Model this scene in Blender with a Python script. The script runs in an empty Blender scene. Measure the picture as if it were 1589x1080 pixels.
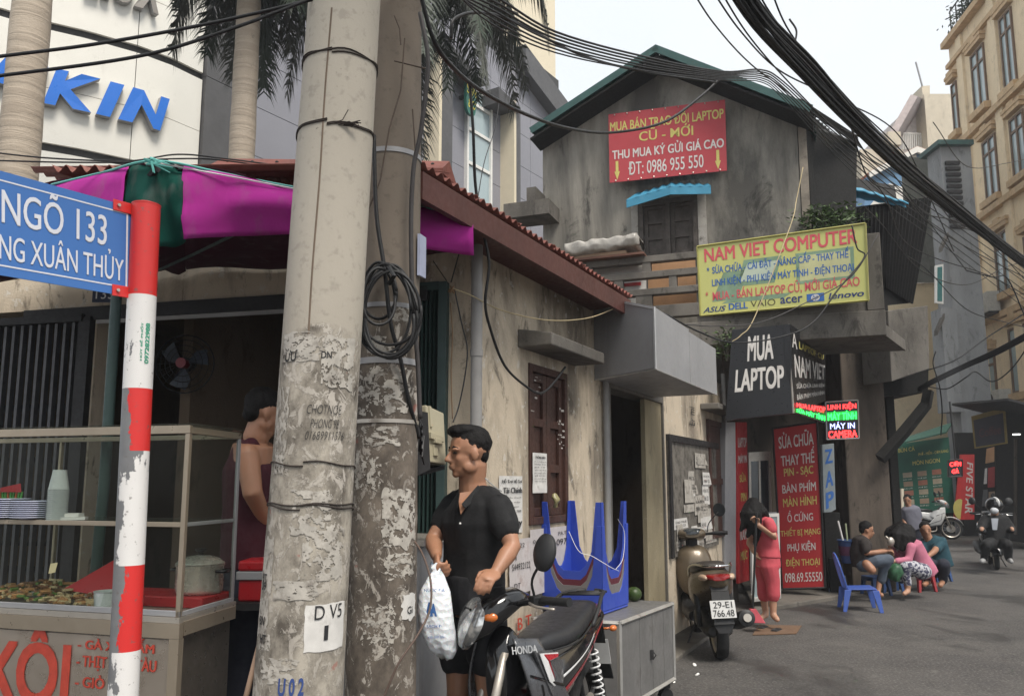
import bpy, bmesh, math, random
import numpy as np
from mathutils import Vector, Matrix, noise as mnoise
R = math.radians
SC = bpy.context.scene
COL = SC.collection
rnd = random.Random(7)

# ---------------------------------------------------------------- camera
F = 1250.0; CX, CY = 794.5, 575.0; CAMH = 1.5
PITCH = math.atan2(750 - CY, F)
cam_d = bpy.data.cameras.new('camera'); cam = bpy.data.objects.new('camera', cam_d)
COL.objects.link(cam); SC.camera = cam
cam_d.sensor_fit = 'HORIZONTAL'; cam_d.sensor_width = 36
cam_d.lens = 36 * F / 1589.0
cam_d.shift_y = (CY - 540) / 1589.0
cam_d.clip_end = 2000; cam_d.clip_start = 0.05
cam.location = (0, 0, CAMH)
cam.rotation_euler = (math.pi / 2 + PITCH, 0, 0)

# ---------------------------------------------------------------- sky, sun
w = bpy.data.worlds.new("World"); SC.world = w; w.use_nodes = True
nt = w.node_tree; nt.nodes.clear()
out = nt.nodes.new('ShaderNodeOutputWorld')
bg = nt.nodes.new('ShaderNodeBackground')
sky = nt.nodes.new('ShaderNodeTexSky'); sky.sky_type = 'NISHITA'; sky.sun_disc = False
SUN_EL, SUN_AZ = R(58), R(150)       # azimuth measured from +Y clockwise
sky.sun_elevation = SUN_EL; sky.sun_rotation = SUN_AZ
sky.dust_density = 6; sky.air_density = 1.2; sky.ozone_density = 1.0
# overcast: the clouds even the sky out to a pale white with a trace of blue
mx = nt.nodes.new('ShaderNodeMix'); mx.data_type = 'RGBA'; mx.inputs[0].default_value = 0.88
tc = nt.nodes.new('ShaderNodeTexCoord'); nz = nt.nodes.new('ShaderNodeTexNoise')
nz.inputs['Scale'].default_value = 2.2; nz.inputs['Detail'].default_value = 4
rp = nt.nodes.new('ShaderNodeValToRGB')
rp.color_ramp.elements[0].position = .3; rp.color_ramp.elements[0].color = (9.2, 9.9, 10.6, 1)
rp.color_ramp.elements[1].position = .7; rp.color_ramp.elements[1].color = (10.6, 10.9, 11.0, 1)
nt.links.new(tc.outputs['Generated'], nz.inputs['Vector']); nt.links.new(nz.outputs['Fac'], rp.inputs[0])
nt.links.new(sky.outputs[0], mx.inputs[6]); nt.links.new(rp.outputs[0], mx.inputs[7])
nt.links.new(mx.outputs[2], bg.inputs[0]); bg.inputs[1].default_value = 0.061
nt.links.new(bg.outputs[0], out.inputs[0])
sd = bpy.data.lights.new('sun', 'SUN'); sun = bpy.data.objects.new('sun', sd); COL.objects.link(sun)
sd.energy = 2.4; sd.angle = R(22); sd.color = (1, .94, .85)
sun.rotation_euler = (math.pi / 2 - SUN_EL, 0, math.pi - SUN_AZ)
SC.view_settings.view_transform = 'Standard'; SC.view_settings.look = 'None'
SC.view_settings.exposure = 0.84; SC.view_settings.gamma = 1.0
SC.view_settings.use_curve_mapping = False
SC.cycles.max_bounces = 6; SC.cycles.transparent_max_bounces = 12

# ---------------------------------------------------------------- measuring helpers
cp, sp = math.cos(PITCH), math.sin(PITCH)
def ray(u, v):
    x = (u - CX) / F; y = (CY - v) / F
    return Vector((x, cp - sp * y, sp + cp * y))
def P(u, v, Y):
    d = ray(u, v); t = Y / d.y
    return Vector((d.x * t, Y, CAMH + d.z * t))
def G(u, v, z=0.0):
    d = ray(u, v); t = (z - CAMH) / d.z
    return Vector((d.x * t, d.y * t, z))
class Frame:
    """vertical plane: s along the wall, n outwards, z up"""
    def __init__(s, o, d, side=1):
        s.o = Vector((o[0], o[1], 0)); s.d = Vector((d[0], d[1], 0)).normalized()
        s.n = Vector((s.d.y, -s.d.x, 0)) * side
    def p(s, a, n, z): return s.o + s.d * a + s.n * n + Vector((0, 0, z))
    def hit(s, u, v, n=0.0):
        r = ray(u, v); c = Vector((0, 0, CAMH)); q = s.o + s.n * n
        t = (q - c).dot(s.n) / r.dot(s.n); h = c + r * t
        return ((h - s.o).dot(s.d), h.z)
def frame2(uL, YL, uR, YR, v=750, side=1):
    a, b = P(uL, v, YL), P(uR, v, YR)
    return Frame((a.x, a.y), (b.x - a.x, b.y - a.y), side)
FL = Frame((1.61, 8.2), (.508, 1), 1)              # street side of the low house
FS = Frame((-.22, 4.6), (-2.67, .67), -1)          # shop front of the low house, seen from the camera
FG = frame2(843, 11.8, 1250, 10.5)                 # gable wall

# ---------------------------------------------------------------- mesh builder
class MB:
    def __init__(s): s.v = []; s.f = []; s.m = []; s.mi = 0
    def add(s, vs, fs):
        b = len(s.v); s.v += [Vector(x) for x in vs]
        s.f += [tuple(b + i for i in f) for f in fs]; s.m += [s.mi] * len(fs); return s
    def hexa(s, c):      # 8 corners: bottom ring 0-3, top ring 4-7
        return s.add(c, [(0, 3, 2, 1), (4, 5, 6, 7), (0, 1, 5, 4), (1, 2, 6, 5), (2, 3, 7, 6), (3, 0, 4, 7)])
    def box(s, x0, x1, y0, y1, z0, z1, M=None):
        c = [(x0, y0, z0), (x1, y0, z0), (x1, y1, z0), (x0, y1, z0), (x0, y0, z1), (x1, y0, z1), (x1, y1, z1), (x0, y1, z1)]
        if M is not None: c = [M @ Vector(q) for q in c]
        return s.hexa(c)
    def fbox(s, fr, s0, s1, n0, n1, z0, z1):
        return s.hexa([fr.p(s0, n0, z0), fr.p(s1, n0, z0), fr.p(s1, n1, z0), fr.p(s0, n1, z0),
                       fr.p(s0, n0, z1), fr.p(s1, n0, z1), fr.p(s1, n1, z1), fr.p(s0, n1, z1)])
    def quad(s, a, b, c, d): return s.add([a, b, c, d], [(0, 1, 2, 3)])
    def slab(s, q, t, n=None):   # quad with thickness t to the back
        q = [Vector(x) for x in q]
        if n is None: n = (q[1] - q[0]).cross(q[3] - q[0]).normalized()
        b = [x - n * t for x in q]
        return s.hexa(b + q)
    def rings(s, rs, cap=True, closed=True):
        n = len(rs[0]); vs = [p for r in rs for p in r]; fs = []
        for i in range(len(rs) - 1):
            for j in range(n if closed else n - 1):
                k = (j + 1) % n
                fs.append((i * n + j, i * n + k, (i + 1) * n + k, (i + 1) * n + j))
        if cap and closed:
            fs.append(tuple(range(n - 1, -1, -1))); fs.append(tuple((len(rs) - 1) * n + j for j in range(n)))
        return s.add(vs, fs)
    def tube(s, pts, r, n=8, cap=True, flat=None, round_ends=False):
        pts = [Vector(p) for p in pts]; N = len(pts)
        rr = list(r) if hasattr(r, '__len__') else [r] * N
        if round_ends:
            a = (pts[0] - pts[1]).normalized(); b = (pts[-1] - pts[-2]).normalized()
            pts = [pts[0] + a * rr[0] * .95, pts[0] + a * rr[0] * .65] + pts + [pts[-1] + b * rr[-1] * .65, pts[-1] + b * rr[-1] * .95]
            rr = [rr[0] * .3, rr[0] * .76] + rr + [rr[-1] * .76, rr[-1] * .3]; N = len(pts)
        t0 = (pts[1] - pts[0]).normalized()
        up = Vector((0, 0, 1)) if abs(t0.z) < .9 else Vector((0, 1, 0))
        x = t0.cross(up).normalized(); rs = []
        for i in range(N):
            if i == 0: t = pts[1] - pts[0]
            elif i == N - 1: t = pts[-1] - pts[-2]
            else: t = (pts[i + 1] - pts[i]).normalized() + (pts[i] - pts[i - 1]).normalized()
            t = t.normalized() if t.length > 1e-9 else t0
            x = (x - t * x.dot(t)).normalized(); y = t.cross(x)
            fy = 1 if flat is None else flat
            rs.append([pts[i] + x * (math.cos(2 * math.pi * k / n) * rr[i]) + y * (math.sin(2 * math.pi * k / n) * rr[i] * fy) for k in range(n)])
        return s.rings(rs, cap)
    def lathe(s, prof, n=20, M=None, cap=True):   # prof: (r, z)
        rs = [[Vector((r * math.cos(2 * math.pi * k / n), r * math.sin(2 * math.pi * k / n), z)) for k in range(n)] for r, z in prof]
        if M is not None: rs = [[M @ p for p in r] for r in rs]
        return s.rings(rs, cap)
    def ell(s, c, rad, M=None, nu=16, nv=10):
        c = Vector(c); rs = []
        for i in range(nv + 1):
            a = math.pi * (i + .02) / (nv + .04) - math.pi / 2
            ring = []
            for k in range(nu):
                b = 2 * math.pi * k / nu
                q = Vector((rad[0] * math.cos(a) * math.cos(b), rad[1] * math.cos(a) * math.sin(b), rad[2] * math.sin(a)))
                ring.append(c + (M @ q if M is not None else q))
            rs.append(ring)
        return s.rings(rs)
    def prism(s, poly, h, M=None):   # 2D polygon (x,y) extruded 0..h in z
        n = len(poly); vs = [Vector((x, y, 0)) for x, y in poly] + [Vector((x, y, h)) for x, y in poly]
        if M is not None: vs = [M @ q for q in vs]
        return s.add(vs, [tuple(range(n - 1, -1, -1)), tuple(range(n, 2 * n))] + [(i, (i + 1) % n, n + (i + 1) % n, n + i) for i in range(n)])
    def grid(s, fn, nu, nv):
        vs = [fn(i / nu, j / nv) for j in range(nv + 1) for i in range(nu + 1)]
        return s.add(vs, [(j * (nu + 1) + i, j * (nu + 1) + i + 1, (j + 1) * (nu + 1) + i + 1, (j + 1) * (nu + 1) + i) for j in range(nv) for i in range(nu)])
    def build(s, name, mat, parent=None, smooth=None, bevel=0, label=None, thick=0, rel=None, sub=0, recalc=True):
        base = rel if rel is not None else (root_loc(parent) if parent is not None else Vector((0, 0, 0)))
        me = bpy.data.meshes.new(name)
        me.from_pydata([tuple(q - base) for q in s.v], [], s.f)
        mats = mat if isinstance(mat, (list, tuple)) else [mat]
        for m_ in mats: me.materials.append(m_)
        if len(mats) > 1: me.polygons.foreach_set('material_index', s.m)
        if recalc:
            b = bmesh.new(); b.from_mesh(me); bmesh.ops.recalc_face_normals(b, faces=b.faces)
            b.to_mesh(me); b.free()
        if smooth is not None:
            me.shade_smooth() if smooth is True else (me.shade_smooth(), me.set_sharp_from_angle(angle=R(smooth)))
        o = bpy.data.objects.new(name, me); COL.objects.link(o)
        if parent is not None: o.parent = parent
        if rel is not None and parent is None: o.location = rel
        if thick:
            md = o.modifiers.new('thick', 'SOLIDIFY'); md.thickness = thick; md.offset = 0
        if bevel:
            md = o.modifiers.new('bevel', 'BEVEL'); md.width = bevel; md.segments = 2; md.limit_method = 'ANGLE'
        if sub:
            md = o.modifiers.new('sub', 'SUBSURF'); md.levels = sub; md.render_levels = sub
        if label: o['label'] = label
        return o
def root_loc(o):
    while o.parent is not None: o = o.parent
    return Vector(o.location)
def thing(name, label, cat, loc=(0, 0, 0), group=None):
    o = bpy.data.objects.new(name, None); COL.objects.link(o); o.empty_display_size = .1
    o.location = loc; tag(o, label, cat, group); return o
def tag(o, label, cat, group=None):
    o['label'] = label; o['category'] = cat
    if group: o['group'] = group
    return o
def struct(o, kind='structure'):
    o['kind'] = kind; return o
def copy_tree(o, parent=None):
    c = o.copy(); COL.objects.link(c); c.parent = parent
    for ch in o.children: copy_tree(ch, c)
    return c

# ---------------------------------------------------------------- lettering
_tc = {}; _ts = {}
def glyph_size(txt, italic):
    if (txt, italic) not in _ts: glyphs(txt, 0.0, italic)
    return _ts[(txt, italic)]
def glyphs(txt, bold=0.0, italic=0.0):
    k = (txt, bold, italic)
    if k in _tc: return _tc[k]
    cu = bpy.data.curves.new('t', 'FONT'); cu.body = txt; cu.offset = bold; cu.resolution_u = 4; cu.shear = italic
    ob = bpy.data.objects.new('t', cu)
    me = bpy.data.meshes.new_from_object(ob)
    n = len(me.vertices); co = np.zeros(n * 3); me.vertices.foreach_get('co', co); co = co.reshape(-1, 3)
    fs = [tuple(p.vertices) for p in me.polygons]
    bpy.data.objects.remove(ob); bpy.data.curves.remove(cu); bpy.data.meshes.remove(me)
    mn, mxx = co[:, :2].min(0), co[:, :2].max(0); _ts[(txt, italic)] = tuple(mxx - mn)
    _tc[k] = ((co[:, :2] - mn) / (mxx - mn), fs); return _tc[k]
def text(mb, txt, q, x0, x1, y0, y1, off=.003, bold=.015, italic=0.0, depth=0.0):
    """lettering inside the quad q (BL,BR,TR,TL); x,y are fractions of the quad, y up"""
    if bold > 0:      # strokes widened by close copies, each a hair above the last
        w_, h_ = glyph_size(txt, italic); dx, dy = bold * .62 / w_ * (x1 - x0), bold * .35 / h_ * (y1 - y0)
        for i_, (sx, sy) in enumerate(((-1, -1), (1, -1), (0, 0), (-1, 1), (1, 1))): text(mb, txt, q, x0 + dx * sx, x1 + dx * sx, y0 + dy * sy, y1 + dy * sy, off + .0003 * i_, -1e-9, italic)
        return
    bold = (.003 if 'Ớ' in txt else 0.0) if bold > -1e-8 else bold
    co, fs = glyphs(txt, bold, italic)
    q = [Vector(a) for a in q]; n = (q[1] - q[0]).cross(q[3] - q[0]).normalized()
    vs = []
    for a, b in co:
        x = x0 + (x1 - x0) * a; y = y0 + (y1 - y0) * b
        vs.append(q[0] * (1 - x) * (1 - y) + q[1] * x * (1 - y) + q[2] * x * y + q[3] * (1 - x) * y + n * (off + depth))
    mb.add(vs, fs)
    if depth:
        ed = {}
        for f in fs:
            for i in range(len(f)):
                e = (f[i], f[(i + 1) % len(f)])
                if (e[1], e[0]) in ed: del ed[(e[1], e[0])]
                else: ed[e] = 1
        es = list(ed.keys())
        v2 = []; f2 = []
        for a, b in es:
            k = len(v2); v2 += [vs[a], vs[b], vs[b] - n * depth, vs[a] - n * depth]; f2.append((k + 1, k, k + 3, k + 2))
        mb.add(v2, f2)
def qpix(c, YL, YR):
    """corner pixels BL,BR,TR,TL to a 3-D quad with the left edge at YL and the right edge at YR"""
    a, b, d = P(*c[0], YL), P(*c[1], YR), P(*c[3], YL)
    n = (b - a).cross(d - a); r = ray(*c[2]); o = Vector((0, 0, CAMH))
    return [a, b, o + r * ((a - o).dot(n) / r.dot(n)), d]
def sub(q, x0, x1, y0, y1, off=0.0):
    n = (q[1] - q[0]).cross(q[3] - q[0]).normalized() * off
    f = lambda x, y: q[0] * (1 - x) * (1 - y) + q[1] * x * (1 - y) + q[2] * x * y + q[3] * (1 - x) * y + n
    return [f(x0, y0), f(x1, y0), f(x1, y1), f(x0, y1)]

# ---------------------------------------------------------------- materials
def new_mat(name):
    m = bpy.data.materials.new(name); m.use_nodes = True; t = m.node_tree; t.nodes.clear()
    o = t.nodes.new('ShaderNodeOutputMaterial'); b = t.nodes.new('ShaderNodeBsdfPrincipled')
    t.links.new(b.outputs[0], o.inputs[0]); return m, t, b
class NT:
    def __init__(s, t): s.t = t; s.tc = t.nodes.new('ShaderNodeTexCoord')
    def map(s, scale=(1, 1, 1), loc=(0, 0, 0), rot=(0, 0, 0)):
        m = s.t.nodes.new('ShaderNodeMapping'); m.inputs['Scale'].default_value = scale; m.inputs['Location'].default_value = loc; m.inputs['Rotation'].default_value = rot
        s.t.links.new(s.tc.outputs['Object'], m.inputs[0]); return m.outputs[0]
    def noise(s, scale, detail=4, vec=None, rough=.55, dist=0):
        n = s.t.nodes.new('ShaderNodeTexNoise'); n.inputs['Scale'].default_value = scale; n.inputs['Detail'].default_value = detail
        n.inputs['Roughness'].default_value = rough; n.inputs['Distortion'].default_value = dist
        s.t.links.new(vec if vec is not None else s.tc.outputs['Object'], n.inputs['Vector']); return n.outputs['Fac']
    def vor(s, scale, vec=None, out='Distance'):
        n = s.t.nodes.new('ShaderNodeTexVoronoi'); n.inputs['Scale'].default_value = scale
        s.t.links.new(vec if vec is not None else s.tc.outputs['Object'], n.inputs['Vector']); return n.outputs[out]
    def ramp(s, x, a, b, ca=(0, 0, 0, 1), cb=(1, 1, 1, 1)):
        r = s.t.nodes.new('ShaderNodeValToRGB'); e = r.color_ramp.elements
        e[0].position = a; e[1].position = b; e[0].color = ca; e[1].color = cb
        s.t.links.new(x, r.inputs[0]); return r.outputs[0]
    def mix(s, f, a, b, mode='MIX'):
        m = s.t.nodes.new('ShaderNodeMix'); m.data_type = 'RGBA'; m.blend_type = mode
        for i, x in ((0, f), (6, a), (7, b)):
            if isinstance(x, (int, float)): m.inputs[i].default_value = x
            elif isinstance(x, tuple): m.inputs[i].default_value = x if len(x) == 4 else (*x, 1)
            else: s.t.links.new(x, m.inputs[i])
        return m.outputs[2]
    def math(s, op, a, b=0.0):
        m = s.t.nodes.new('ShaderNodeMath'); m.operation = op; m.use_clamp = False
        for i, x in ((0, a), (1, b)):
            if isinstance(x, (int, float)): m.inputs[i].default_value = x
            else: s.t.links.new(x, m.inputs[i])
        return m.outputs[0]
    def axis(s, i, vec=None):
        n = s.t.nodes.new('ShaderNodeSeparateXYZ'); s.t.links.new(vec if vec is not None else s.tc.outputs['Object'], n.inputs[0]); return n.outputs[i]
    def rng(s, x, a, b, c=0.0, d=1.0):
        n = s.t.nodes.new('ShaderNodeMapRange'); s.t.links.new(x, n.inputs[0])
        for i, k in enumerate((a, b, c, d)): n.inputs[i + 1].default_value = k
        return n.outputs[0]
    def bump(s, b, h, strength=.3, dist=.01):
        n = s.t.nodes.new('ShaderNodeBump'); n.inputs['Strength'].default_value = strength; n.inputs['Distance'].default_value = dist
        s.t.links.new(h, n.inputs['Height']); s.t.links.new(n.outputs[0], b.inputs['Normal'])
def sc3(c, k): return tuple(min(1, x * k) for x in c[:3]) + (1,)
_mc = {}
def MAT(name, col, rough=.7, metal=0.0, var=.18, scale=6, bump=.15, bscale=60, dirt=0.0, dcol=(.05, .042, .035), spec=.4, coat=0.0, bd=.004, streak=0):
    if name in _mc: return _mc[name]
    m, t, b = new_mat(name); n = NT(t)
    f = n.noise(scale, 5); f2 = n.noise(scale * 5.3, 3)
    c = n.mix(n.ramp(f, .3, .7), sc3(col, 1 - var), sc3(col, 1 + var * .7))
    c = n.mix(n.math('MULTIPLY', n.ramp(f2, .35, .75), var), c, sc3(col, 1 - 2 * var if var < .4 else .3))
    if dirt:
        v = n.map((1, 1, .16)) if streak else None
        d = n.noise(scale * .7 + 1.5, 8, v, .65)
        k = .68 - dirt * .35
        c = n.mix(n.math('MULTIPLY', n.ramp(d, k, k + .16), .85), c, (*dcol, 1))
    t.links.new(c, b.inputs['Base Color'])
    b.inputs['Roughness'].default_value = rough; b.inputs['Metallic'].default_value = metal
    if 'Specular IOR Level' in b.inputs: b.inputs['Specular IOR Level'].default_value = spec
    b.inputs['Coat Weight'].default_value = coat; b.inputs['Coat Roughness'].default_value = .08
    t.links.new(n.rng(f2, .3, .7, max(.03, rough - .1), min(1, rough + .1)), b.inputs['Roughness'])
    if bump: n.bump(b, n.noise(bscale, 4), bump, bd)
    _mc[name] = m; return m
def EMI(name, col, s):
    if name in _mc: return _mc[name]
    m, t, b = new_mat(name); b.inputs['Base Color'].default_value = (*col, 1)
    b.inputs['Emission Color'].default_value = (*col, 1); b.inputs['Emission Strength'].default_value = s
    _mc[name] = m; return m
def GLASS(name, tint=(.9, .95, .93), alpha=.2, rough=.05):
    m, t, b = new_mat(name); n = NT(t)
    o = t.nodes['Material Output'] if 'Material Output' in t.nodes else [x for x in t.nodes if x.type == 'OUTPUT_MATERIAL'][0]
    tr = t.nodes.new('ShaderNodeBsdfTransparent'); tr.inputs[0].default_value = (*tint, 1)
    mxs = t.nodes.new('ShaderNodeMixShader'); fr = t.nodes.new('ShaderNodeLayerWeight'); fr.inputs[0].default_value = .5
    b.inputs['Base Color'].default_value = (.10, .095, .085, 1) if alpha < .3 else (.4, .42, .43, 1); b.inputs['Roughness'].default_value = rough
    sm = n.noise(3, 5); f = n.math('ADD', n.math('ADD', n.math('MULTIPLY', n.math('POWER', fr.outputs[1], 3.0), .35), .035), n.rng(sm, .35, .75, alpha * .3, alpha * 1.5))
    t.links.new(f, mxs.inputs[0]); t.links.new(tr.outputs[0], mxs.inputs[1]); t.links.new(b.outputs[0], mxs.inputs[2])
    t.links.new(mxs.outputs[0], o.inputs[0]); return m
# ================================================================= SETTING
def plaster(name, base, stain, amt=.5, flake=.0, vscale=.28, sc=1.6, sc2=9, rough=.9, cut=(.42, .62)):
    """old wall paint: vertical run marks, mould patches and pale flaked spots"""
    m, t, b = new_mat(name); n = NT(t)
    a = n.noise(sc, 8, n.map((1, 1, vscale)), .68, .4)
    c = n.mix(n.noise(3.1, 6), sc3(base, .82), sc3(base, 1.12))
    c = n.mix(n.math('MULTIPLY', n.ramp(a, cut[0], cut[1]), amt), c, (*stain, 1))
    a2 = n.noise(sc2, 9, n.map((1, 1, .45), (3, 7, 1)), .72, .6)
    c = n.mix(n.math('MULTIPLY', n.ramp(a2, .55, .64), amt * .9), c, sc3(stain, .55))
    if flake:
        fk = n.noise(13, 8, n.map((1, 1, 1), (9, 2, 4)), .7)
        c = n.mix(n.math('MULTIPLY', n.ramp(fk, .6, .63), flake), c, (.62, .59, .54, 1))
    t.links.new(c, b.inputs['Base Color']); b.inputs['Roughness'].default_value = rough
    b.inputs['Specular IOR Level'].default_value = .25
    n.bump(b, n.math('ADD', a2, n.noise(70, 5)), .35, .008)
    return m
m_cream = plaster('cream_plaster', (.58, .49, .375), (.15, .125, .10), .82, .6, .35, 1.1, 6, cut=(.48, .62))
m_mould = plaster('mouldy_render', (.43, .40, .345), (.055, .052, .048), .88, .0, .24, .55, 2.4, cut=(.39, .60))
m_oldconc = plaster('old_concrete', (.155, .142, .125), (.05, .045, .04), .7, .05, .5, 1.2, 6)
m_ochre = plaster('ochre_wall', (.34, .29, .19), (.12, .09, .06), .4, .1, .3, 1.5, 8)
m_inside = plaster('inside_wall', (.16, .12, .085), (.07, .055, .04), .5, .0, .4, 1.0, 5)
m_pillar = plaster('brown_pillar', (.13, .105, .085), (.035, .03, .026), .75, .0, .2, .9, 5)
m_yellow = plaster('yellow_render', (.80, .66, .46), (.64, .52, .36), .4, .0, .15, .5, 4)
m_trim = MAT('ochre_trim', (.54, .38, .22), .8, var=.2)
m_beige = plaster('beige_render', (.55, .49, .39), (.42, .37, .29), .4, .0, .15, .5, 3)
m_dark = MAT('shade_black', (.009, .0085, .008), .9, var=.3)  # near-black: shade of overhangs and shop openings put into the colour
m_black = MAT('black_gloss', (.008, .008, .009), .35, var=.1, bump=.03)
m_steel = MAT('stainless', (.46, .42, .37), .36, .6, var=.08, dirt=.12, dcol=(.18, .14, .1), bump=.06)
m_galv = MAT('grey_sheet', (.30, .30, .31), .55, .1, var=.1, scale=3, streak=1, dirt=.32, dcol=(.2, .19, .18), bump=.05)
m_wood = MAT('maroon_wood', (.062, .026, .018), .6, var=.3, scale=9, dirt=.25, bscale=90)
m_oldwood = MAT('grey_wood', (.10, .085, .075), .85, var=.35, scale=7, dirt=.4)
m_redroof = MAT('red_roofing', (.20, .062, .045), .65, var=.25, dirt=.2, dcol=(.09, .05, .04))
m_fascia = MAT('maroon_fascia', (.085, .028, .022), .6, var=.2, dirt=.15)
m_greensteel = MAT('green_shutter', (.032, .06, .056), .5, var=.15)
m_greenroof = MAT('green_roof', (.03, .085, .08), .6, var=.2, dirt=.3)
m_bluemetal = MAT('blue_metal', (.045, .23, .36), .45, var=.15, dirt=.15, dcol=(.3, .35, .38))
m_pvc = MAT('pvc_pipe', (.30, .29, .28), .55, var=.2, scale=3, dirt=.25, dcol=(.1, .09, .08))
m_white = MAT('white_paint', (.72, .71, .68), .5, var=.06)
m_panelwhite = MAT('white_cladding', (.74, .72, .66), .35, var=.03, scale=1.2, dirt=.08, dcol=(.5, .46, .4), bump=.02, streak=1)
m_greypanel = MAT('grey_cladding', (.235, .235, .265), .42, var=.06, scale=.8, bump=.02)
m_darkstone = MAT('dark_stone', (.085, .083, .085), .5, var=.15, scale=2)
m_joint = MAT('joint_dark', (.05, .05, .05), .8)
m_glasswin = MAT('window_glass', (.32, .40, .42), .12, var=.1, scale=.5, bump=0, spec=.8)
m_glassdark = MAT('dark_glass', (.03, .035, .04), .08, var=.1, bump=0, spec=.8)
m_blackrub = MAT('cable_rubber', (.013, .013, .014), .55, var=.15, bump=0)
m_chrome = MAT('chrome', (.7, .7, .7), .12, 1.0, var=.05, bump=0)
m_iron = MAT('dark_iron', (.028, .027, .028), .6, .3, var=.2)
m_plyorange = MAT('orange_ply', (.42, .235, .12), .7, var=.15)

# asphalt with worn, oily and damp patches
m_asph, t_, b_ = new_mat('asphalt'); n_ = NT(t_)
c_ = n_.mix(n_.ramp(n_.noise(.8, 8, None, .7), .35, .65), (.040, .037, .036, 1), (.085, .078, .072, 1))
c_ = n_.mix(n_.math('MULTIPLY', n_.ramp(n_.noise(48, 4), .5, .68), .65), c_, (.17, .16, .15, 1))
dm_ = n_.ramp(n_.noise(.75, 5, n_.map((1, .6, 1), (4, 1, 0)), .6, .6), .53, .62)
c_ = n_.mix(n_.math('MULTIPLY', dm_, .75), c_, (.022, .021, .02, 1))
c_ = n_.mix(n_.math('MULTIPLY', n_.ramp(n_.noise(3.2, 8, n_.map((1, 1, 1), (7, 5, 0)), .7), .60, .68), .45), c_, (.15, .143, .13, 1))
cr_ = n_.ramp(n_.math('ABSOLUTE', n_.math('SUBTRACT', n_.noise(1.1, 6, n_.map((1, 1, 1), (31, 7, 0)), .6, 1.2), .5)), .0, .006, (1, 1, 1, 1), (0, 0, 0, 1)); c_ = n_.mix(n_.math('MULTIPLY', cr_, .6), c_, (.015, .014, .013, 1))
ck_ = n_.vor(1.3, n_.map((1, .7, 1), (2, 3, 0)), 'Distance')
t_.links.new(c_, b_.inputs['Base Color'])
t_.links.new(n_.rng(dm_, 0, 1, .88, .5), b_.inputs['Roughness'])
n_.bump(b_, n_.math('ADD', n_.noise(160, 3), n_.noise(14, 5)), .55, .012)
def gfn(i, j):
    return Vector((-250 + 500 * i, -60 + 500 * j, 0))
g = struct(MB().grid(gfn, 20, 20).build('road', m_asph, recalc=False))

# pavement along the low house and in front of the laptop shop: a shallow worn slab
m_pave = plaster('worn_paving', (.17, .155, .135), (.05, .045, .04), .6, .0, 1, 1.1, 7)
a0, a1 = FL.p(-6.5, 0, 0), FL.p(2.0, 0, 0)
o = struct(MB().fbox(FL, -7.5, 1.35, -.05, .30, -.1, .035).build('pavement', m_pave, bevel=.01))
q = [G(1172, 952), G(1310, 928), G(1312, 905), G(1150, 905)]
MBp = MB(); MBp.hexa([x + Vector((0, 0, -.1)) for x in q] + [x + Vector((0, 0, .05)) for x in q])
struct(MBp.build('shop_pavement', m_pave, bevel=.01))
# manhole frame / old patch on the road
q = [G(1120, 1072), G(1300, 1060), G(1350, 1079), G(1130, 1095)]

# ================================================================= LOW HOUSE
C0 = FL.hit(735, 750)[0]                     # corner of the house
def sL(u): return FL.hit(u, 750)[0]
ZR = 3.02                                    # eave height
house = thing('corner_house', 'low cream plastered corner house with dark red roof, stained walls and shop front', 'house', FL.p(C0, 0, 0))
wz1, wz0 = FL.hit(850, 572)[1], FL.hit(850, 812)[1]
dz = FL.hit(985, 602)[1]
sEnd = sL(1126)
mb = MB()
for s0, s1, z0, z1 in ((C0, sL(820), 0, ZR), (sL(820), sL(880), 0, wz0), (sL(820), sL(880), wz1, ZR), (sL(880), sL(942), 0, ZR),
                       (sL(942), sL(1030), dz, ZR), (sL(1030), sEnd, 0, ZR - .25)):
    mb.fbox(FL, s0, s1, -.2, 0, z0, z1)
mb.build('street_wall', m_cream, house)
# projecting plinth band, thick old plaster at the wall foot
MB().fbox(FL, C0 + .01, sL(942), 0, .012, 0, .34).build('plinth', m_oldconc, house)
# dark back and side walls of the room, seen through the door
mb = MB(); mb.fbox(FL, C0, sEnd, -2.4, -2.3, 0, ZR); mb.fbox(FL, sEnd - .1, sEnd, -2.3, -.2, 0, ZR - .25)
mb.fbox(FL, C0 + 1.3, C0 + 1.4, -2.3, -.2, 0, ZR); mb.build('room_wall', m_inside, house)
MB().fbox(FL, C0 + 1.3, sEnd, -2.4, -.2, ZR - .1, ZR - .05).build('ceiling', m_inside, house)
# eave fascia on the street side and soffit board
f0 = FL.hit(652, 270, .32)[0]; f1 = FL.hit(976, 466, .32)[0]
zt = (FL.hit(700, 298, .32)[1] + FL.hit(960, 456, .32)[1]) / 2
MB().fbox(FL, f0, f1, .30, .335, zt - .13, zt).build('fascia', m_fascia, house)
MB().fbox(FL, f0, f1, -.3, .298, zt - .045, zt - .02).build('soffit', m_fascia, house)
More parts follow.
